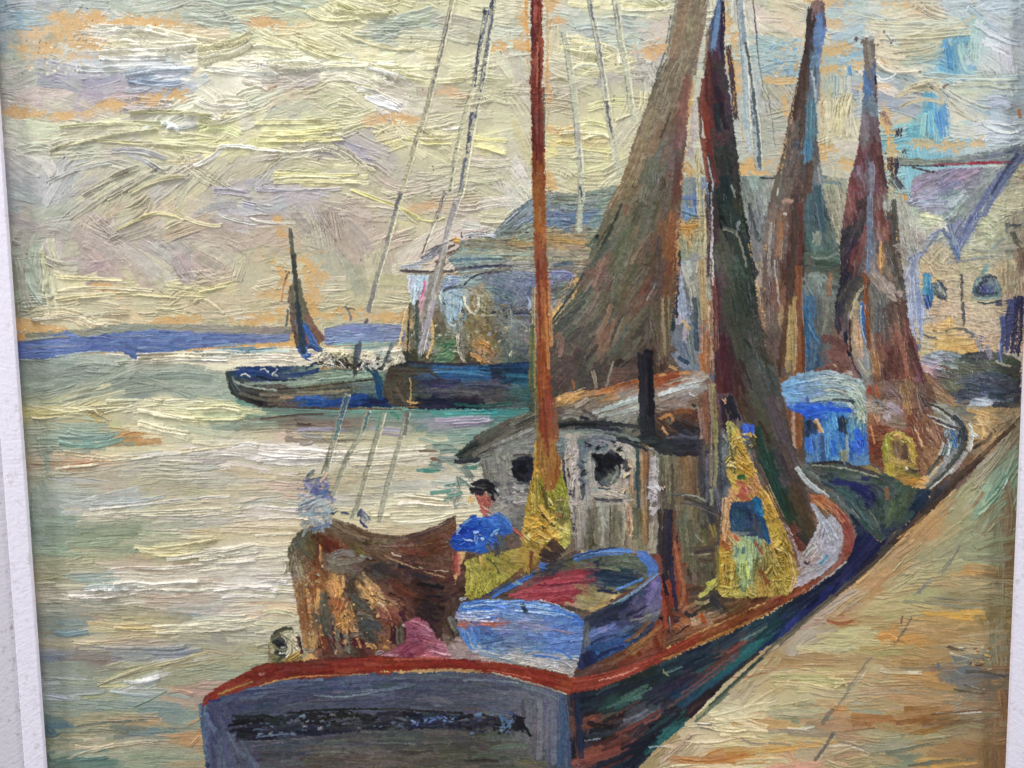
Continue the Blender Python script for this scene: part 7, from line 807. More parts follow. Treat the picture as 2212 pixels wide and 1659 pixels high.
# ======================= people and oilskins ==============================
CUR = 'painted_yellow_oilskins'
fill([(1156, 950), (1175, 960), (1200, 1000), (1212, 1030), (1225, 1060), (1232, 1110), (1235, 1150), (1225, 1185), (1180, 1190), (1150, 1230), (1128, 1240), (1126, 1150), (1135, 1090), (1150, 1030), (1153, 990)],
     '1160,980,c09438,88 1165,1020,b8862c,88 1175,1060,8c8428,88 1190,1100,98883c,80 1210,1040,94902c,80 1215,1070,a0a040,80 1155,1070,a88c38,88 1160,1110,b49440,60 1150,1140,c89c3c,40 1180,1130,c89840,45 1200,1150,d0a850,50 1215,1170,c0b860,80 1210,1110,7c7848,88 1140,1160,c0a050,30 1150,1190,a08038,80 1140,1210,948038,88 1180,1170,a07c38,40 1140,1225,8c6c38,88',
     L=24, w=7, dens=3.4, t=2.2, ja=14, dry=.18)
D("""1158,960 1160,990 1158,1020 8 cc9830 d8a83c;1170,990 1176,1020 1180,1050 9 a88430 c89844;1172,1050 1178,1080 1182,1100 7 4c4420 5c5028;1158,1025 1160,1055 1162,1080 7 c4bc70 a89440;1150,1060 1155,1090 1150,1110 7 a08848 d8b860;1205,1000 1212,1030 1218,1060 7 a8a444 90902c;1210,1050 1216,1070 1210,1090 9 b8b448 8c8c2c;1165,1090 1185,1120 1210,1150 9 dcb050 e4c070;1145,1115 1175,1135 1200,1160 10 e0b04c d8a43c
;1135,1130 1160,1150 1190,1165 9 d8ac48 e8c470;1130,1145 1150,1165 1180,1175 9 ccc080 d8b458;1195,1130 1215,1145 1232,1150 10 dccc7c c4c064;1205,1150 1212,1170 1222,1180 14 c4c060 b0ac50;1200,1080 1215,1075 1225,1085 9 8c7c50 a48c6c;1200,1110 1210,1115 1215,1112 5 b05c40;1125,1160 1140,1180 1150,1200 8 b89448 c4a458;1130,1190 1140,1215 1138,1240 9 b89040 8c7030;1170,1110 1176,1120 1185,1125 4 3c2c20;1190,1130 1196,1136 1200,1140 4 2c241c
;1106,1140 1120,1150 1130,1160 6 c45c48 8c4840;1185,1075 1192,1085 1196,1095 5 dcd494""", dry=.15, t=3.0)
CUR = 'painted_yellow_net'
fill([(1568, 912), (1580, 908), (1592, 925), (1605, 955), (1622, 990), (1634, 1020), (1640, 1045), (1662, 1075), (1690, 1130), (1712, 1190), (1725, 1240), (1705, 1285), (1640, 1290), (1560, 1290), (1545, 1270), (1552, 1200), (1558, 1130), (1572, 1070), (1578, 1040), (1568, 1020), (1576, 980)],
     '1578,930,b8b068,80 1590,950,bc9838,60 1600,980,cca040,60 1610,1010,d0a030,60 1620,1000,dcb050,50 1580,980,98884c,88 1580,1010,c4a84c,80 1580,1030,d0a848,80 1630,1050,c88c54,60 1575,1080,dca46c,80 1570,1130,e0ac78,70 1650,1090,d0a03c,60 1670,1120,c89c3c,70 1690,1170,c09c38,70 1700,1220,b89438,75 1560,1160,b87844,88 1560,1210,c89c38,88 1570,1240,c49c3c,88 1600,1200,b0bc7c,88 1610,1240,a8bc84,88 1590,1260,c8b450,80 1640,1230,98884c,88 1650,1260,c09840,80 1680,1250,b8a040,75 1620,1180,98b494,88 1580,1280,bca848,10 1700,1250,c8a83c',
     L=26, w=8, dens=3.2, t=2.2, ja=14, dry=.18)
D("""1570,912 1582,930 1590,955 9 c8bc60 b8b04c;1575,920 1580,980 1588,1025 4 606034 8c8444;1590,940 1600,965 1612,985 12 d8ac44 c89830;1588,985 1605,1000 1625,1000 12 e4bc5c d8a43c;1600,1005 1615,1015 1630,1020 14 d89c2c c88c28;1572,1025 1578,1035 1590,1040 9 d8b850;1565,1000 1572,990 1578,985 6 c0ac48;1560,940 1565,950 1570,960 9 b8bcb4 6c7470;1572,1080 1568,1120 1560,1170 9 e4b07c dca068;1640,1060 1660,1080 1675,1120 12 d8a83c c89034
;1655,1050 1675,1090 1690,1120 7 e0b85c c09430;1555,1170 1565,1180 1580,1185 11 a85c30 c0703c;1560,1200 1563,1230 1560,1270 11 c8a038 b8902c;1585,1210 1580,1240 1578,1270 9 d4b040 b89c48;1650,1190 1660,1220 1655,1260 9 b89c40 8c8440;1680,1180 1700,1210 1710,1260 12 c8a034 b08c30;1690,1150 1700,1170 1705,1190 9 b88c34;1560,1270 1580,1275 1600,1265 9 dcc85c c4b048;1545,1180 1550,1220 1550,1270 7 8c8040 6c6434;1660,1150 1665,1180 1672,1200 6 dcb060
""", dry=.12, t=2.8)
spots(1580, 930, 1625, 1020, 24, 7, 'e4c468 d8a838 c8a040 e8d088 a88430', t=2.4, ja=60)
spots(1655, 1150, 1695, 1255, 30, 8, 'd8b048 c09830 e4c464 a88c38 c8ac4c', t=3.0, ja=60)
spots(1560, 1190, 1600, 1270, 16, 8, 'd4b040 c4a03c b89440 dcc868', t=3.0, ja=60)
D('1566,1075 1562,1110 1558,1150 12 e0b080 d8a878;1556,1100 1552,1140 1548,1180 6 3c3c40 5c544c;1700,1195 1712,1230 1716,1265 8 c8a03c e0bc84;1715,1245 1712,1262 1705,1280 7 dcb080', dry=.3, t=2.0)
CUR = 'painted_dark_sail'
D('1640,1010 1655,1045 1672,1085 8 4c443c 5c4c40;1672,1080 1690,1120 1706,1165 8 5c4438 44382c;1704,1160 1716,1195 1726,1230 7 6c4838 8c6850;1622,965 1636,1000 1645,1030 7 5c4c40', dry=.5, t=1.2)
CUR = 'painted_yellow_oilskins'
spots(1135, 1095, 1215, 1175, 34, 8, 'e4c060 d8a838 c8983c ecd890 5c4c28 b0a040', t=3.2, ja=45)
CUR = 'painted_blue_float'
D('1606,915 1614,925 1612,935 16 2450c4 3c68e0;1620,915 1624,925 1620,938 12 2c54d0 4470e8;1604,940 1612,943 1620,946 5 3c60b8', dry=.1, t=2.6)
CUR = 'painted_fisherman_in_navy/head'
D('1592,1028 1602,1030 1612,1030 12 1c4424 2c5c34;1590,1040 1600,1045 1610,1050 12 b06444 c07858;1596,1050 1610,1060 1620,1070 17 a84c44 b86058;1592,1062 1600,1072 1612,1080 13 b85c50 a44840;1608,1052 1614,1060 1612,1070 6 d49088 c07870;1600,1072 1612,1078 1618,1086 9 b05840', dry=.05, t=2.6)
CUR = 'painted_fisherman_in_navy/jersey'
fill([(1578, 1082), (1620, 1085), (1630, 1072), (1642, 1080), (1650, 1120), (1660, 1160), (1662, 1178), (1640, 1160), (1600, 1158), (1576, 1145), (1574, 1110)],
     '1595,1100,2c4864,80 1600,1130,2c4c6c,80 1620,1110,30445c,70 1635,1090,2470a0,80 1645,1120,24507c,75 1635,1140,44485c,70 1655,1160,2c4c74,65 1585,1140,34506c,80 1610,1150,3c4c64', L=22, w=8, dens=4, t=1.6, ja=8, dry=.04)
D('1580,1090 1590,1088 1615,1090 8 2c486c;1632,1078 1640,1100 1648,1120 9 2070a4 285c8c;1640,1105 1650,1110 1645,1118 6 3c84b0;1650,1150 1658,1165 1662,1178 8 2c5c8c;1582,1150 1600,1155 1620,1150 7 5c7080 8c8c84;1628,1110 1632,1130 1636,1150 7 4c4854 3c3c4c', dry=.08, t=1.8)
CUR = 'painted_fisherman_in_navy/trousers'
D("""1600,1165 1596,1200 1598,1250 15 a8b888 b8cc80;1612,1165 1612,1210 1610,1270 16 c0cc74 a0b88c;1625,1170 1626,1210 1622,1255 12 98b090 b0bc84;1590,1180 1588,1200 1586,1210 9 8cb0a0 5c7c74;1604,1180 1606,1190 1600,1200 10 5c7c84 4c6470;1608,1210 1612,1230 1618,1250 9 dce088 c8d870;1583,1155 1590,1165 1595,1170 8 a85438 c8643c;1628,1170 1640,1185 1646,1198 7 b04c30 94442c;1640,1230 1650,1245 1660,1262 7 8c4c30;1598,1255 1600,1268 1606,1275 11 a0b494 80a080""", dry=.12, t=2.3)
CUR = 'painted_fisherman_in_blue/trousers'
fill([(1005, 1210), (1060, 1195), (1100, 1190), (1150, 1180), (1165, 1200), (1130, 1225), (1080, 1262), (1050, 1285), (1020, 1295), (1006, 1290)],
     '1020,1220,a49c4c,60 1020,1260,b0a444,85 1050,1230,a09440,70 1080,1215,948840,30 1110,1205,a8964c,20 1060,1260,a89c44,85 1130,1200,b08c44,20 1035,1280,a09c3c,88', L=24, w=8, dens=3.6, t=2.2, ja=12, dry=.1)
D('1010,1215 1016,1245 1014,1290 9 b0a84c c0b458;1035,1200 1040,1210 1038,1225 6 d8b060;1050,1205 1070,1220 1080,1240 4 5c5834;1025,1220 1045,1235 1040,1270 7 8c8434 c4b860;1060,1250 1050,1270 1040,1285 7 bcb450', dry=.15, t=2.6)
CUR = 'painted_fisherman_in_blue/shirt'
fill([(1018, 1112), (1040, 1118), (1075, 1108), (1100, 1120), (1108, 1150), (1085, 1160), (1080, 1180), (1045, 1195), (1010, 1188), (985, 1190), (968, 1175), (985, 1145)],
     '1000,1150,2044ac,-40 1020,1130,2c5cbc,-30 1040,1150,2450b4,30 1010,1170,1c44a8 1060,1130,3c6cc4,30 1085,1125,4474c4,30 1060,1160,345cb0,40 1035,1175,3064c0 990,1175,2858b8 1085,1145,3460b0', L=20, w=7, dens=4, t=2.6, ja=20, dry=.08)
D("""1000,1160 1010,1168 1022,1166 4 a8c4e8 dce8f4;1020,1150 1028,1145 1024,1165 3 b0ccec;1030,1155 1032,1165 1026,1175 3 84ace4;1065,1150 1072,1145 1078,1140 5 70b0e8;990,1185 1005,1190 1025,1188 8 3464b8 2c58b0;985,1150 1000,1130 1020,1118 6 5c84b8 8ca8c4;1000,1148 1015,1140 1030,1150 8 1c2c94 1c3ca4;1040,1160 1055,1170 1065,1175 7 4c84d4 2c5cb4;1080,1110 1095,1120 1105,1135 8 4c7cbc 6c98cc;968,1165 975,1172 980,1180 6 3c4c5c
;1050,1175 1060,1185 1064,1195 12 64605c 7c7468;1078,1155 1086,1175 1090,1195 16 4c4c50 5c5c58;1068,1170 1072,1190 1070,1205 10 3c404c 545454""", dry=.1, t=3.0)
spots(985, 1125, 1075, 1185, 26, 5, '1c3ca0 3c74d8 8cb4ec 2448b0 5c94e0 c8dcf4', t=3.2, ja=70)
CUR = 'painted_fisherman_in_blue/head'
D('1036,1066 1042,1085 1048,1102 22 a84840 b45c50;1050,1070 1057,1082 1056,1100 15 b05850 c06c60;1036,1100 1046,1108 1056,1112 12 a8503c b85c54;1030,1068 1034,1078 1032,1086 5 d88878 8c3434;1050,1080 1055,1082 1060,1080 4 8c3c3c;', dry=.05, t=2.5)
CUR = 'painted_fisherman_in_blue/arm'
D('985,1195 985,1215 986,1240 14 a04840 b86058;992,1195 990,1220 990,1245 6 c87468;978,1210 978,1225 980,1240 5 743434', dry=.05, t=2.5)
CUR = FB+'cabin_roof'
D('1010,1070 1016,1080 1022,1090 9 dcb068 e0bc80', dry=.05, t=2.5)
CUR = 'painted_fisherman_in_blue/cap'
D('1012,1060 1030,1062 1045,1066 14 101018 1c1c28;1020,1052 1045,1044 1070,1058 22 0c0c14 1c1c28;1045,1055 1062,1060 1072,1072 15 101018 1c1c28;1060,1070 1066,1078 1064,1085 9 181820;1030,1040 1045,1036 1058,1042 6 1c1c24 2c2c34;1072,1055 1074,1058 1076,1062 4 c8ccd4', dry=.05, t=2.6)
CUR = 'painted_crouching_figure'
D('1185,1172 1200,1180 1215,1200 22 3c2c2c 4c3834;1170,1190 1185,1200 1210,1205 20 34282c 44302c;1168,1205 1180,1215 1200,1215 10 3c3030;1165,1220 1175,1222 1186,1222 11 3c6cc8 4c7cd4;1168,1228 1174,1232 1180,1230 6 2c58b4;1150,1190 1148,1210 1145,1230 7 74402c', dry=.06, t=1.8)

# ======================= main mast and rigging ============================
CUR = FB+'mast'
D("""1136,-60 1138,60 1141,200 7 dba766 d49c5c;1183,-30 1182,120 1185,420 6 d8b490 dba766""", dry=.5, t=1.0)
fill([(1148, -110), (1174, -110), (1172, 60), (1173, 200), (1176, 330), (1178, 415), (1180, 520), (1184, 600), (1187, 720), (1188, 830), (1193, 900), (1200, 960), (1212, 1000), (1208, 1030), (1196, 1060), (1180, 1060), (1172, 1030), (1160, 1010), (1158, 980), (1163, 900), (1160, 830), (1160, 720), (1158, 600), (1152, 500), (1150, 415), (1148, 330), (1146, 200), (1146, 60)],
     '1155,0,743430,88 1167,20,8c4434,88 1152,80,6c302c,88 1160,120,945040,88 1168,110,8c4834,88 1155,200,6c302c,88 1165,200,84402f,88 1168,280,7c4038,88 1155,300,703028,88 1160,380,8c4c2c,88 1168,400,94562c,88 1160,450,945c30,88 1170,480,a06434,88 1162,540,8c4c34,88 1172,560,8c4c38,88 1168,620,8c4830,88 1178,640,a46038,88 1170,700,985430,88 1180,720,b07040,88 1170,780,8c4828,88 1180,800,a05c30,88 1172,860,94502c,88 1182,880,8c4834,88 1175,930,8c4830,88 1188,960,9c6440,88 1180,1000,a87c40,88 1195,1000,9c6434,88 1190,1040,98602c,88',
     L=60, w=7, dens=3.6, t=1.3, ja=2, dry=.12)
D("""1150,-20 1149,60 1150,110 4 50282c;1160,90 1161,150 1162,190 4 b86c50 a05840;1165,100 1166,200 1164,330 4 5c2424;1175,190 1175,260 1176,320 4 6c7068 5c5854;1151,230 1152,280 1151,330 5 54201c;1176,620 1182,700 1184,800 5 c88448 b87440;1163,560 1166,640 1168,740 5 743c2c 6c3424;1186,600 1190,680 1192,750 6 c88c58;1172,860 1178,930 1185,990 6 7c3c28 6c3424;1155,620 1154,700 1155,800 7 b8a470 c0a878;1152,720 1153,780 1155,840 7 a08c50 8c7c4c
;1157,840 1158,900 1160,950 6 8c8054 7c7048;1150,700 1147,760 1148,850 9 8c8450 4c5c40;1196,860 1200,920 1204,960 8 8c5c40 74503c""", dry=.2, t=1.5)
CUR = FB+'rigging'
scrape([(980, -60), (978, 0), (954, 110), (925, 230), (898, 315), (867, 415), (845, 500), (815, 600), (796, 675)], 9, 'c8c09c', '6c6c78', .6)
dab([(974, 20), (950, 130), (915, 260)], 4, '74747c', None, dry=.7, t=.4)
dab([(866, 415), (830, 540), (795, 680)], 8, 'a09c94', '84807c', dry=.35, t=.5)
D('863,418 858,445 850,470 5 6c6470;796,690 791,697 788,700 6 5c5c64', dry=.4, t=.6)
scrape([(1072, -60), (1070, 0), (1062, 60), (1043, 175), (1018, 290), (1000, 400), (993, 430)], 10, 'c4c0a4', '4c5068', .8)
scrape([(1052, 15), (1040, 90), (1023, 185), (988, 310), (972, 420)], 8, 'cac6a4', '545870', .55)
D("""1068,-10 1064,10 1062,35 11 34384c 484c64;1050,18 1048,26 1046,34 9 3c4054;1058,20 1048,60 1038,110 4 6c7084;1040,70 1030,140 1024,190 5 3c4058 54586c;1020,240 1012,290 1005,340 9 484c64 5c6078;1004,340 998,380 992,420 7 5c6074 74788;1066,30 1052,110 1040,170 5 5c6478""".replace('74788', '747888'), dry=.45, t=.7)
scrape([(963, 412), (938, 480), (912, 548)], 5, 'c8c0ac', '6c5c54', .4)
D('963,415 950,455 938,485 3 5c5454;925,510 915,535 910,550 3 8c706c', dry=.3, t=.6)
scrape([(990, 425), (970, 490), (956, 550), (942, 610), (925, 690), (908, 765)], 11, 'bcb4b0', '74707c', .35)
D('985,440 970,485 958,515 7 b0a8a8 74707c;962,545 950,600 940,640 9 a49c90 8c8478;940,650 925,700 912,755 8 a8a0ac 948c98', dry=.3, t=.8)
for pts in ([(752, 850), (728, 925), (715, 972), (704, 1020)], [(797, 885), (778, 942), (750, 992), (718, 1072)],
            [(830, 890), (813, 950), (798, 1005), (778, 1067), (760, 1122)], [(882, 888), (862, 965), (840, 1042), (818, 1132)]):
    scrape(pts, 9.5, 'a8a48c', '5c6064', .45)
D('752,855 742,885 733,915 9 2c4c6c 487884;733,910 728,930 722,950 8 5c8484;797,890 790,915 782,935 8 4c6c74;825,895 820,920 815,935 8 6c9c8c;882,888 878,915 872,940 9 5c5c5c 74706c;708,995 702,1010 696,1025 9 747064', dry=.35, t=.8)
scrape([(1219, 70), (1226, 110), (1238, 190), (1246, 260), (1252, 350), (1256, 420), (1250, 500)], 11, 'c8c8b0', '747c80', .2)
scrape([(1272, -60), (1274, 0), (1290, 80), (1305, 180), (1318, 270), (1332, 350), (1340, 380)], 10, 'cccab0', '6c6c7c', .55)
scrape([(1324, -60), (1328, 0), (1341, 88), (1354, 150), (1363, 225), (1373, 268)], 10, 'ccccb2', '74747c', .4)
D('1276,10 1284,50 1292,80 5 6c6c80;1292,80 1300,130 1306,180 4 8c8c94;1310,220 1318,270 1324,310 5 6c6870;1330,10 1337,50 1342,90 4 8c8c90;1252,400 1256,420 1258,440 4 4c5464;1249,270 1252,310 1253,360 8 c4bcbc', dry=.5, t=.5)
CUR = 'painted_dark_sail_stays'
scrape([(1594, -60), (1598, 0), (1606, 80), (1618, 170), (1632, 270), (1640, 370)], 14, 'b4bcc0', '54606c', .7)
scrape([(1606, 90), (1612, 200), (1618, 300), (1622, 330)], 10, 'b4bcbc', '7c9098', .3)
D('1600,0 1606,60 1612,110 8 8494a4 a4b0b8;1612,90 1622,170 1634,260 6 50545c;1634,250 1640,300 1642,370 6 54646c;1626,-10 1633,60 1638,130 3 54505c;1638,120 1645,180 1660,260 3 6c6c6c;1658,200 1668,260 1675,320 3 8c8c88;1604,120 1606,200 1612,280 6 8ca0ac', dry=.3, t=.8)
D('1437,110 1425,145 1416,170 5 5c6468;1450,30 1446,60 1440,95 4 6c706c', dry=.4, t=.8)
RELIEF = 1.2
AMB = .34
LIGHTS = [('window_light', (-.35, -.62, 1.25), (0, 0, 0), .8, .4, 14.5, (1.0, .99, .96)),
          ('side_light', (1.5, -.50, .15), (0.1, 0, 0), .2, .7, 12.5, (1, 1, 1)),
          ('far_side_light', (-1.5, -.50, .25), (-.1, 0, 0), .2, .7, 12.5, (1, 1, 1))]
# ======================= tidy up the paint buffers =========================
H += (rng.rand(NY, NX).astype(np.float32)-.5)*.16 + (GR-.5)*.45
# ragged, broken edges and mottled tone where the brush dragged over the board
calm = np.isin(P, [pid('painted_sky'), pid('painted_sea'), pid('painted_quay'), pid('painted_headland')])
cb = calm.astype(np.float32)
amp = .55 + .55*(1-cb)
n1 = (.6*smooth_noise(NY, NX, 3.2, 3.2)+.4*smooth_noise(NY, NX, 7, 7)-.5)*2
n2 = (.6*smooth_noise(NY, NX, 3.2, 3.2)+.4*smooth_noise(NY, NX, 7, 7)-.5)*2
iy = np.clip(np.arange(NY)[:, None] + n1*amp*1.9 + .5, 0, NY-1).astype(np.int32)
ix = np.clip(np.arange(NX)[None, :] + n2*amp*1.9 + .5, 0, NX-1).astype(np.int32)
C = C[iy, ix]; P = P[iy, ix]; 
q = smooth_noise(NY, NX, 2.4, 2.4)*.5 + smooth_noise(NY, NX, 5, 5)*.5 - .5
C *= (1 + q*(.10 + .20*(1-cb)))[..., None]
H += q*(.30+.30*(1-cb))
TONE = {'painted_sky': (1.02, .80, (.008, .004, .0)), 'painted_sea': (.985, .68, (.016, .004, -.010)), 'painted_quay': (.99, .84, (.016, 0, -.010)), 'painted_quay_house/wall': (1.12, .9, (.01, .008, 0)), 'painted_harbour_houses/wall': (1.0, .82, (0, 0, .01)), 'painted_harbour_houses/roof': (.95, .8, (0, 0, 0)),
        'painted_quay_house/roof': (.90, .95, (0, 0, 0)), 'painted_headland': (1.0, .74, (0, 0, 0)), 'painted_fishing_boat/hull_side': (.94, .68, (0, 0, 0)), 'painted_slender_mast': (.95, .72, (0, 0, 0)), 'painted_grey_sail_mast': (.95, .78, (0, 0, 0)), 'painted_grey_sail': (.96, .78, (0, 0, 0)), 'painted_brown_sail': (.95, .8, (0, 0, 0)), 'painted_yellow_net': (.97, .85, (0, 0, 0)), 'painted_fishing_boat/transom': (.98, .9, (.006, 0, 0))}
_l = (C @ np.array([.3, .59, .11], np.float32))[..., None]
G_ = np.ones((NY, NX), np.float32); S_ = np.full((NY, NX), .92, np.float32); T_ = np.zeros((NY, NX, 3), np.float32)
for k, (g, s_, t_) in TONE.items():
    m_ = P == pid(k); G_[m_] = g; S_[m_] = s_; T_[m_] = t_
C = (_l + (C-_l)*S_[..., None])*G_[..., None] + T_
C = np.clip(C - .045*(1-np.clip(C, 0, 1))**2, 0.004, 1).astype(np.float32)
def box(a, r):
    p = np.pad(a, r, mode='edge').astype(np.float32)
    c = np.cumsum(np.pad(p, ((1, 0), (0, 0))), 0); p = c[2*r+1:] - c[:-(2*r+1)]
    c = np.cumsum(np.pad(p, ((0, 0), (1, 0))), 1); return c[:, 2*r+1:] - c[:, :-(2*r+1)]
best = np.full((NY, NX), -1, np.float32); lab = np.zeros((NY, NX), np.int16)
for i in range(len(PARTS)):
    m = (P == i)
    if not m.any(): continue
    b = box(m.astype(np.float32), 3)*(0.02 if i == 0 else 1.0)
    k = b > best; best[k] = b[k]; lab[k] = i
for r_big in (10, 30):
    if not (lab == 0).any(): break
    best[:] = .001; z = lab == 0; out = lab.copy()
    for i in range(1, len(PARTS)):
        m = (lab == i)
        if not m.any(): continue
        b = box(m.astype(np.float32), r_big)
        k = z & (b > best); best[k] = b[k]; out[k] = i
    lab = out
P = lab
def pieces(mask):
    """separate islands of a part, on a 3x coarser grid"""
    h, w = mask.shape[0]//3*3, mask.shape[1]//3*3
    g = mask[:h, :w].reshape(h//3, 3, w//3, 3).any(axis=(1, 3))
    lb = np.zeros(g.shape, np.int32); n = 0; size = []
    for sy, sx in zip(*np.nonzero(g)):
        if lb[sy, sx]: continue
        n += 1; st = [(sy, sx)]; lb[sy, sx] = n; c_ = 0
        while st:
            y, x = st.pop(); c_ += 1
            for yy in (y-1, y, y+1):
                for xx in (x-1, x, x+1):
                    if 0 <= yy < g.shape[0] and 0 <= xx < g.shape[1] and g[yy, xx] and not lb[yy, xx]:
                        lb[yy, xx] = n; st.append((yy, xx))
        size.append(c_)
    return lb, size

# ======================= scene =============================================
scene = bpy.context.scene
col = scene.collection

def mat_new(name):
    m = bpy.data.materials.new(name); m.use_nodes = True
    return m, m.node_tree, m.node_tree.nodes['Principled BSDF']
def paint_material():
    m, nt, bs = mat_new('oil_paint')
    at = nt.nodes.new('ShaderNodeVertexColor'); at.layer_name = 'pigment'
    n = nt.nodes.new('ShaderNodeTexNoise'); n.inputs['Scale'].default_value = 900; n.inputs['Detail'].default_value = 4
    tc = nt.nodes.new('ShaderNodeTexCoord')
    nt.links.new(tc.outputs['Object'], n.inputs['Vector'])
    mr = nt.nodes.new('ShaderNodeMapRange'); mr.inputs['To Min'].default_value = .96; mr.inputs['To Max'].default_value = 1.04
    nt.links.new(n.outputs['Fac'], mr.inputs['Value'])
    mx = nt.nodes.new('ShaderNodeVectorMath'); mx.operation = 'SCALE'
    nt.links.new(at.outputs['Color'], mx.inputs[0]); nt.links.new(mr.outputs['Result'], mx.inputs['Scale'])
    nt.links.new(mx.outputs['Vector'], bs.inputs['Base Color'])
    n2 = nt.nodes.new('ShaderNodeTexNoise'); n2.inputs['Scale'].default_value = 60
    nt.links.new(tc.outputs['Object'], n2.inputs['Vector'])
    mr2 = nt.nodes.new('ShaderNodeMapRange'); mr2.inputs['To Min'].default_value = .27; mr2.inputs['To Max'].default_value = .45
    nt.links.new(n2.outputs['Fac'], mr2.inputs['Value']); nt.links.new(mr2.outputs['Result'], bs.inputs['Roughness'])
    bs.inputs['Specular IOR Level'].default_value = .32
    bp = nt.nodes.new('ShaderNodeBump'); bp.inputs['Strength'].default_value = .25; bp.inputs['Distance'].default_value = .0002
    nt.links.new(n.outputs['Fac'], bp.inputs['Height']); nt.links.new(bp.outputs['Normal'], bs.inputs['Normal'])
    return m
def white_paint(name, base, rough, dirt):
    m, nt, bs = mat_new(name)
    tc = nt.nodes.new('ShaderNodeTexCoord')
    n = nt.nodes.new('ShaderNodeTexNoise'); n.inputs['Scale'].default_value = 240; n.inputs['Detail'].default_value = 8; n.inputs['Roughness'].default_value = .65
    nt.links.new(tc.outputs['Object'], n.inputs['Vector'])
    r = nt.nodes.new('ShaderNodeValToRGB')
    r.color_ramp.elements[0].position = .28; r.color_ramp.elements[0].color = (*dirt, 1)
    r.color_ramp.elements[1].position = .44; r.color_ramp.elements[1].color = (*base, 1)
    nt.links.new(n.outputs['Fac'], r.inputs['Fac'])
    v = nt.nodes.new('ShaderNodeTexVoronoi'); v.inputs['Scale'].default_value = 130
    nt.links.new(tc.outputs['Object'], v.inputs['Vector'])
    r2 = nt.nodes.new('ShaderNodeValToRGB'); r2.color_ramp.elements[0].position = .02; r2.color_ramp.elements[0].color = (.55, .5, .5, 1)
    r2.color_ramp.elements[1].position = .06; r2.color_ramp.elements[1].color = (1, 1, 1, 1)
    nt.links.new(v.outputs['Distance'], r2.inputs['Fac'])
    mx = nt.nodes.new('ShaderNodeMix'); mx.data_type = 'RGBA'; mx.blend_type = 'MULTIPLY'; mx.inputs[0].default_value = .5
    nt.links.new(r.outputs['Color'], mx.inputs[6]); nt.links.new(r2.outputs['Color'], mx.inputs[7])
    nt.links.new(mx.outputs[2], bs.inputs['Base Color'])
    bs.inputs['Roughness'].default_value = rough
    n3 = nt.nodes.new('ShaderNodeTexNoise'); n3.inputs['Scale'].default_value = 420; n3.inputs['Detail'].default_value = 6
    nt.links.new(tc.outputs['Object'], n3.inputs['Vector'])
    bp = nt.nodes.new('ShaderNodeBump'); bp.inputs['Strength'].default_value = .55; bp.inputs['Distance'].default_value = .0006
    nt.links.new(n3.outputs['Fac'], bp.inputs['Height']); nt.links.new(bp.outputs['Normal'], bs.inputs['Normal'])
    return m
PAINT = paint_material()
FRAME = white_paint('chipped_white_paint', (.86, .81, .93), .55, (.62, .57, .60))
FRAME2 = white_paint('greyer_white_paint', (.66, .62, .70), .6, (.30, .26, .25))  # outer rails: a greyer white than the slip, with darker specks
EDGE = white_paint('bare_slip_edge', (.62, .56, .46), .6, (.38, .30, .22))

root = bpy.data.objects.new('framed_painting', None)
col.objects.link(root)
root['label'] = 'oil painting of moored fishing boats in a white painted frame'
root['category'] = 'painting'

def link(name, me, mat, parent):
    o = bpy.data.objects.new(name, me); col.objects.link(o); o.parent = parent
    if mat: me.materials.append(mat)
    return o

xs = (X0 + (np.arange(NX)+.0)/S*PX).astype(np.float32)
zs = (Z1 - (np.arange(NY)+.0)/S*PX).astype(np.float32)
lin = np.where(C <= .04045, C/12.92, ((C+.055)/1.055)**2.4).astype(np.float32)
HY = (-H*PX*RELIEF).astype(np.float32)
cell = P[:-1, :-1]
def patch(i, name, parent):
    m = cell == i
    if PARTS[i].split('#')[0] in ('painted_quay_house/roof', 'painted_quay_house/facade', 'painted_moored_boats_beyond', 'painted_harbour_houses/roof'):
        lb, size = pieces(m)
        big = [k+1 for k, s_ in enumerate(size) if s_ > 60]
        if len(big) > 1:
            full = np.zeros(m.shape, np.int32); t_ = np.repeat(np.repeat(lb, 3, 0), 3, 1); full[:t_.shape[0], :t_.shape[1]] = t_
            first = max(big, key=lambda k: size[k-1])
            for k in big:
                sub = m & (full == k) if k != first else m & ~np.isin(full, [q for q in big if q != first])
                patch_mask(sub, name, parent)
            return
    return patch_mask(m, name, parent)
def patch_mask(m, name, parent):
    yy, xx = np.nonzero(m)
    if len(yy) < 4: return None
    a = yy*NX+xx
    q = np.stack([a, a+NX, a+NX+1, a+1], 1)
    used, inv = np.unique(q, return_inverse=True)
    inv = inv.reshape(-1)
    vy = used // NX; vx = used % NX
    co = np.stack([xs[vx], HY[vy, vx], zs[vy]], 1).astype(np.float32)
    me = bpy.data.meshes.new(name)
    me.vertices.add(len(used)); me.vertices.foreach_set('co', co.ravel())
    n = len(q)
    me.loops.add(n*4); me.loops.foreach_set('vertex_index', inv.astype(np.int32))
    me.polygons.add(n); me.polygons.foreach_set('loop_start', np.arange(0, n*4, 4, dtype=np.int32))
    me.update(calc_edges=True)
    me.polygons.foreach_set('use_smooth', np.ones(n, bool))
    ca = me.color_attributes.new('pigment', 'FLOAT_COLOR', 'POINT')
    rgba = np.ones((len(used), 4), np.float32); rgba[:, :3] = lin[vy, vx]
    ca.data.foreach_set('color', rgba.ravel())
    return link(name, me, PAINT, parent)
def barename(s): return s
groups = {}
for i, full in enumerate(PARTS):
    if '/' not in full:
        nm = 'primed_board' if full == 'board' else full
        patch(i, nm, root)
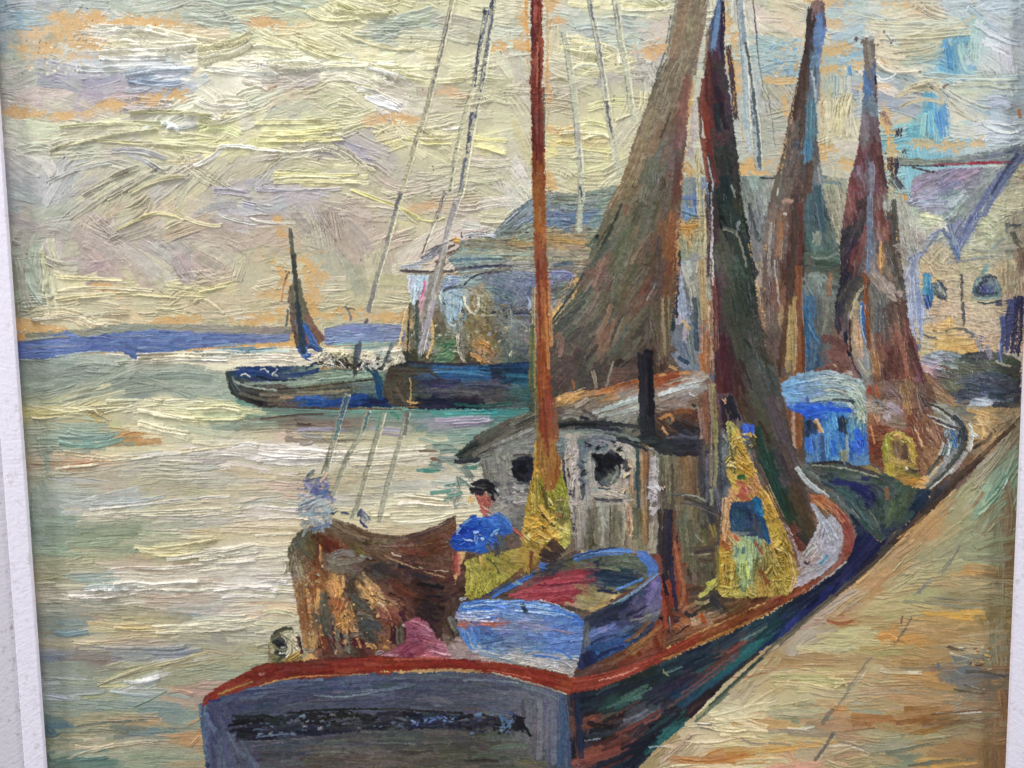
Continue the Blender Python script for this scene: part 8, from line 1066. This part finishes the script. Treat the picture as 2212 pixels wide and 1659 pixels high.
LAB = {'painted_sky': 'cream and grey sky with mauve clouds and bare orange board showing', 'painted_sea': 'calm grey-green water with cream glints',
 'painted_headland': 'low violet-blue strip of land on the horizon', 'painted_quay': 'sunlit tan quay slope in the lower right corner',
 'painted_brown_sail': 'wide tan-brown net sail left of the dark one', 'painted_dark_sail': 'dark green-black sail in the middle of the masts',
 'painted_grey_sail': 'grey-brown sail with a blue streak', 'painted_drying_net_sail': 'plum-brown net sail nearest the houses',
 'painted_fishing_boat': 'large fishing boat with grey transom and red rail', 'painted_dinghy': 'blue dinghy lying on the stern deck',
 'painted_fisherman_in_blue': 'man in black cap, blue shirt and yellow trousers', 'painted_fisherman_in_navy': 'small man in navy jersey before a yellow net',
 'painted_blue_boat': 'second boat with bright blue wheelhouse', 'painted_sailing_boat': 'small far boat with a dark raised sail',
 'painted_quay_house': 'long grey-roofed house on the far quay', 'painted_harbour_houses': 'pale gabled houses at the right edge',
 'painted_shaded_water': 'navy strip of water between hull and quay', 'painted_yellow_net': 'tall yellow net hung to a point',
 'painted_yellow_oilskins': 'yellow oilskins gathered round the foot of the red mast'}
subs = {}
for i, full in enumerate(PARTS):
    if '/' in full:
        a, b = full.split('/')
        if not (cell == i).any(): continue
        if a not in groups:
            e = bpy.data.objects.new(a, None); col.objects.link(e); e.parent = root
            groups[a] = e
        patch(i, b.split('#')[0], groups[a])

for o_ in root.children:
    if o_.name in LAB: o_['label'] = LAB[o_.name]
def boxmesh(name, x0, x1, y0, y1, z0, z1, mat, parent):
    v = [(x, y, z) for x in (x0, x1) for y in (y0, y1) for z in (z0, z1)]
    f = [(0, 1, 3, 2), (4, 6, 7, 5), (0, 4, 5, 1), (2, 3, 7, 6), (0, 2, 6, 4), (1, 5, 7, 3)]
    me = bpy.data.meshes.new(name); me.from_pydata(v, [], f); me.update()
    return link(name, me, mat, parent)
backm, nt, bs = mat_new('board_back'); bs.inputs['Base Color'].default_value = (.35, .24, .13, 1)
boxmesh('backing_board', X0, X1, .0012, .004, Z0, Z1, backm, root)

# frame: four mitred rails, each an outer moulding with the raised inner slip
def profile_rail(name, prof, side, mat, parent, seed):
    """prof: list of (offset outwards, height) in units; side 0 left 1 right 2 top 3 bottom"""
    r = np.random.RandomState(seed)
    n = 420
    verts = []; faces = []
    m = len(prof)
    for k in range(n+1):
        q = k/n
        for j, (o, h) in enumerate(prof):
            wob = r.normal(0, .22) if 0 < k < n else 0
            o2 = (o + (wob if o > 0.5 else wob*.4)) * PX; h2 = (h + r.normal(0, .10)) * PX
            xa, xb, za, zb = XL-o2, XR+o2, ZB-o2, ZT+o2
            if side == 0: p = (xa, -h2, za+(zb-za)*q)
            elif side == 1: p = (xb, -h2, za+(zb-za)*q)
            elif side == 2: p = (xa+(xb-xa)*q, -h2, zb)
            else: p = (xa+(xb-xa)*q, -h2, za)
            verts.append(p)
    for k in range(n):
        for j in range(m-1):
            a = k*m+j; faces.append((a, a+1, a+m+1, a+m))
    me = bpy.data.meshes.new(name); me.from_pydata(verts, [], faces); me.update()
    return link(name, me, mat, parent)
for s in range(4):
    rail = profile_rail('frame_rail', [(45.5, -8), (46, LIP-5), (50, LIP-4.2), (90, LIP-4), (150, LIP-3), (210, LIP+4), (228, LIP+6), (240, LIP+2), (242, -30)], s, FRAME2, root, 5+s)
    profile_rail('inner_slip', [(14.0, -6), (13.0, 6), (3.0, LIP-10), (0.0, LIP-9), (.3, LIP-.9), (1.6, LIP), (20, LIP+.3), (43.5, LIP), (45.2, LIP-1.2), (45.4, -8)], s, FRAME, rail, 20+s)

# the wall it hangs on
me = bpy.data.meshes.new('wall'); me.from_pydata([(-1.5, .012, -1.2), (1.5, .012, -1.2), (1.5, .012, 1.2), (-1.5, .012, 1.2)], [], [(0, 1, 2, 3)]); me.update()
wallm = white_paint('plain_wall', (.6, .59, .57), .7, (.55, .54, .52))
w = bpy.data.objects.new('wall', me); col.objects.link(w); me.materials.append(wallm); w['kind'] = 'structure'

# light
world = bpy.data.worlds.new('World'); scene.world = world; world.use_nodes = True
bg = world.node_tree.nodes['Background']; bg.inputs['Color'].default_value = (.93, .97, 1.0, 1); bg.inputs['Strength'].default_value = AMB
def area(name, loc, target, sx, sy, power, color):
    L = bpy.data.lights.new(name, 'AREA'); L.shape = 'RECTANGLE'; L.size = sx; L.size_y = sy; L.energy = power; L.color = color
    o = bpy.data.objects.new(name, L); col.objects.link(o); o.location = loc
    from mathutils import Vector
    o.rotation_euler = (Vector(target)-Vector(loc)).to_track_quat('-Z', 'Y').to_euler()
    return o
for args in LIGHTS: area(*args)

cam = bpy.data.cameras.new('camera'); co = bpy.data.objects.new('camera', cam); col.objects.link(co)
cx = c2w([1, 0, 0]); cy = -c2w([0, 1, 0]); cz = -fwd
Mx = Matrix(((cx[0], cy[0], cz[0], CAM[0]), (cx[1], cy[1], cz[1], CAM[1]), (cx[2], cy[2], cz[2], CAM[2]), (0, 0, 0, 1)))
co.matrix_world = Mx
cam.sensor_width = 36; cam.lens = F*36/VW; cam.clip_start = .01; cam.clip_end = 50
scene.camera = co
scene.view_settings.view_transform = 'Standard'; scene.view_settings.look = 'None'
scene.view_settings.exposure = 0; scene.view_settings.gamma = 1
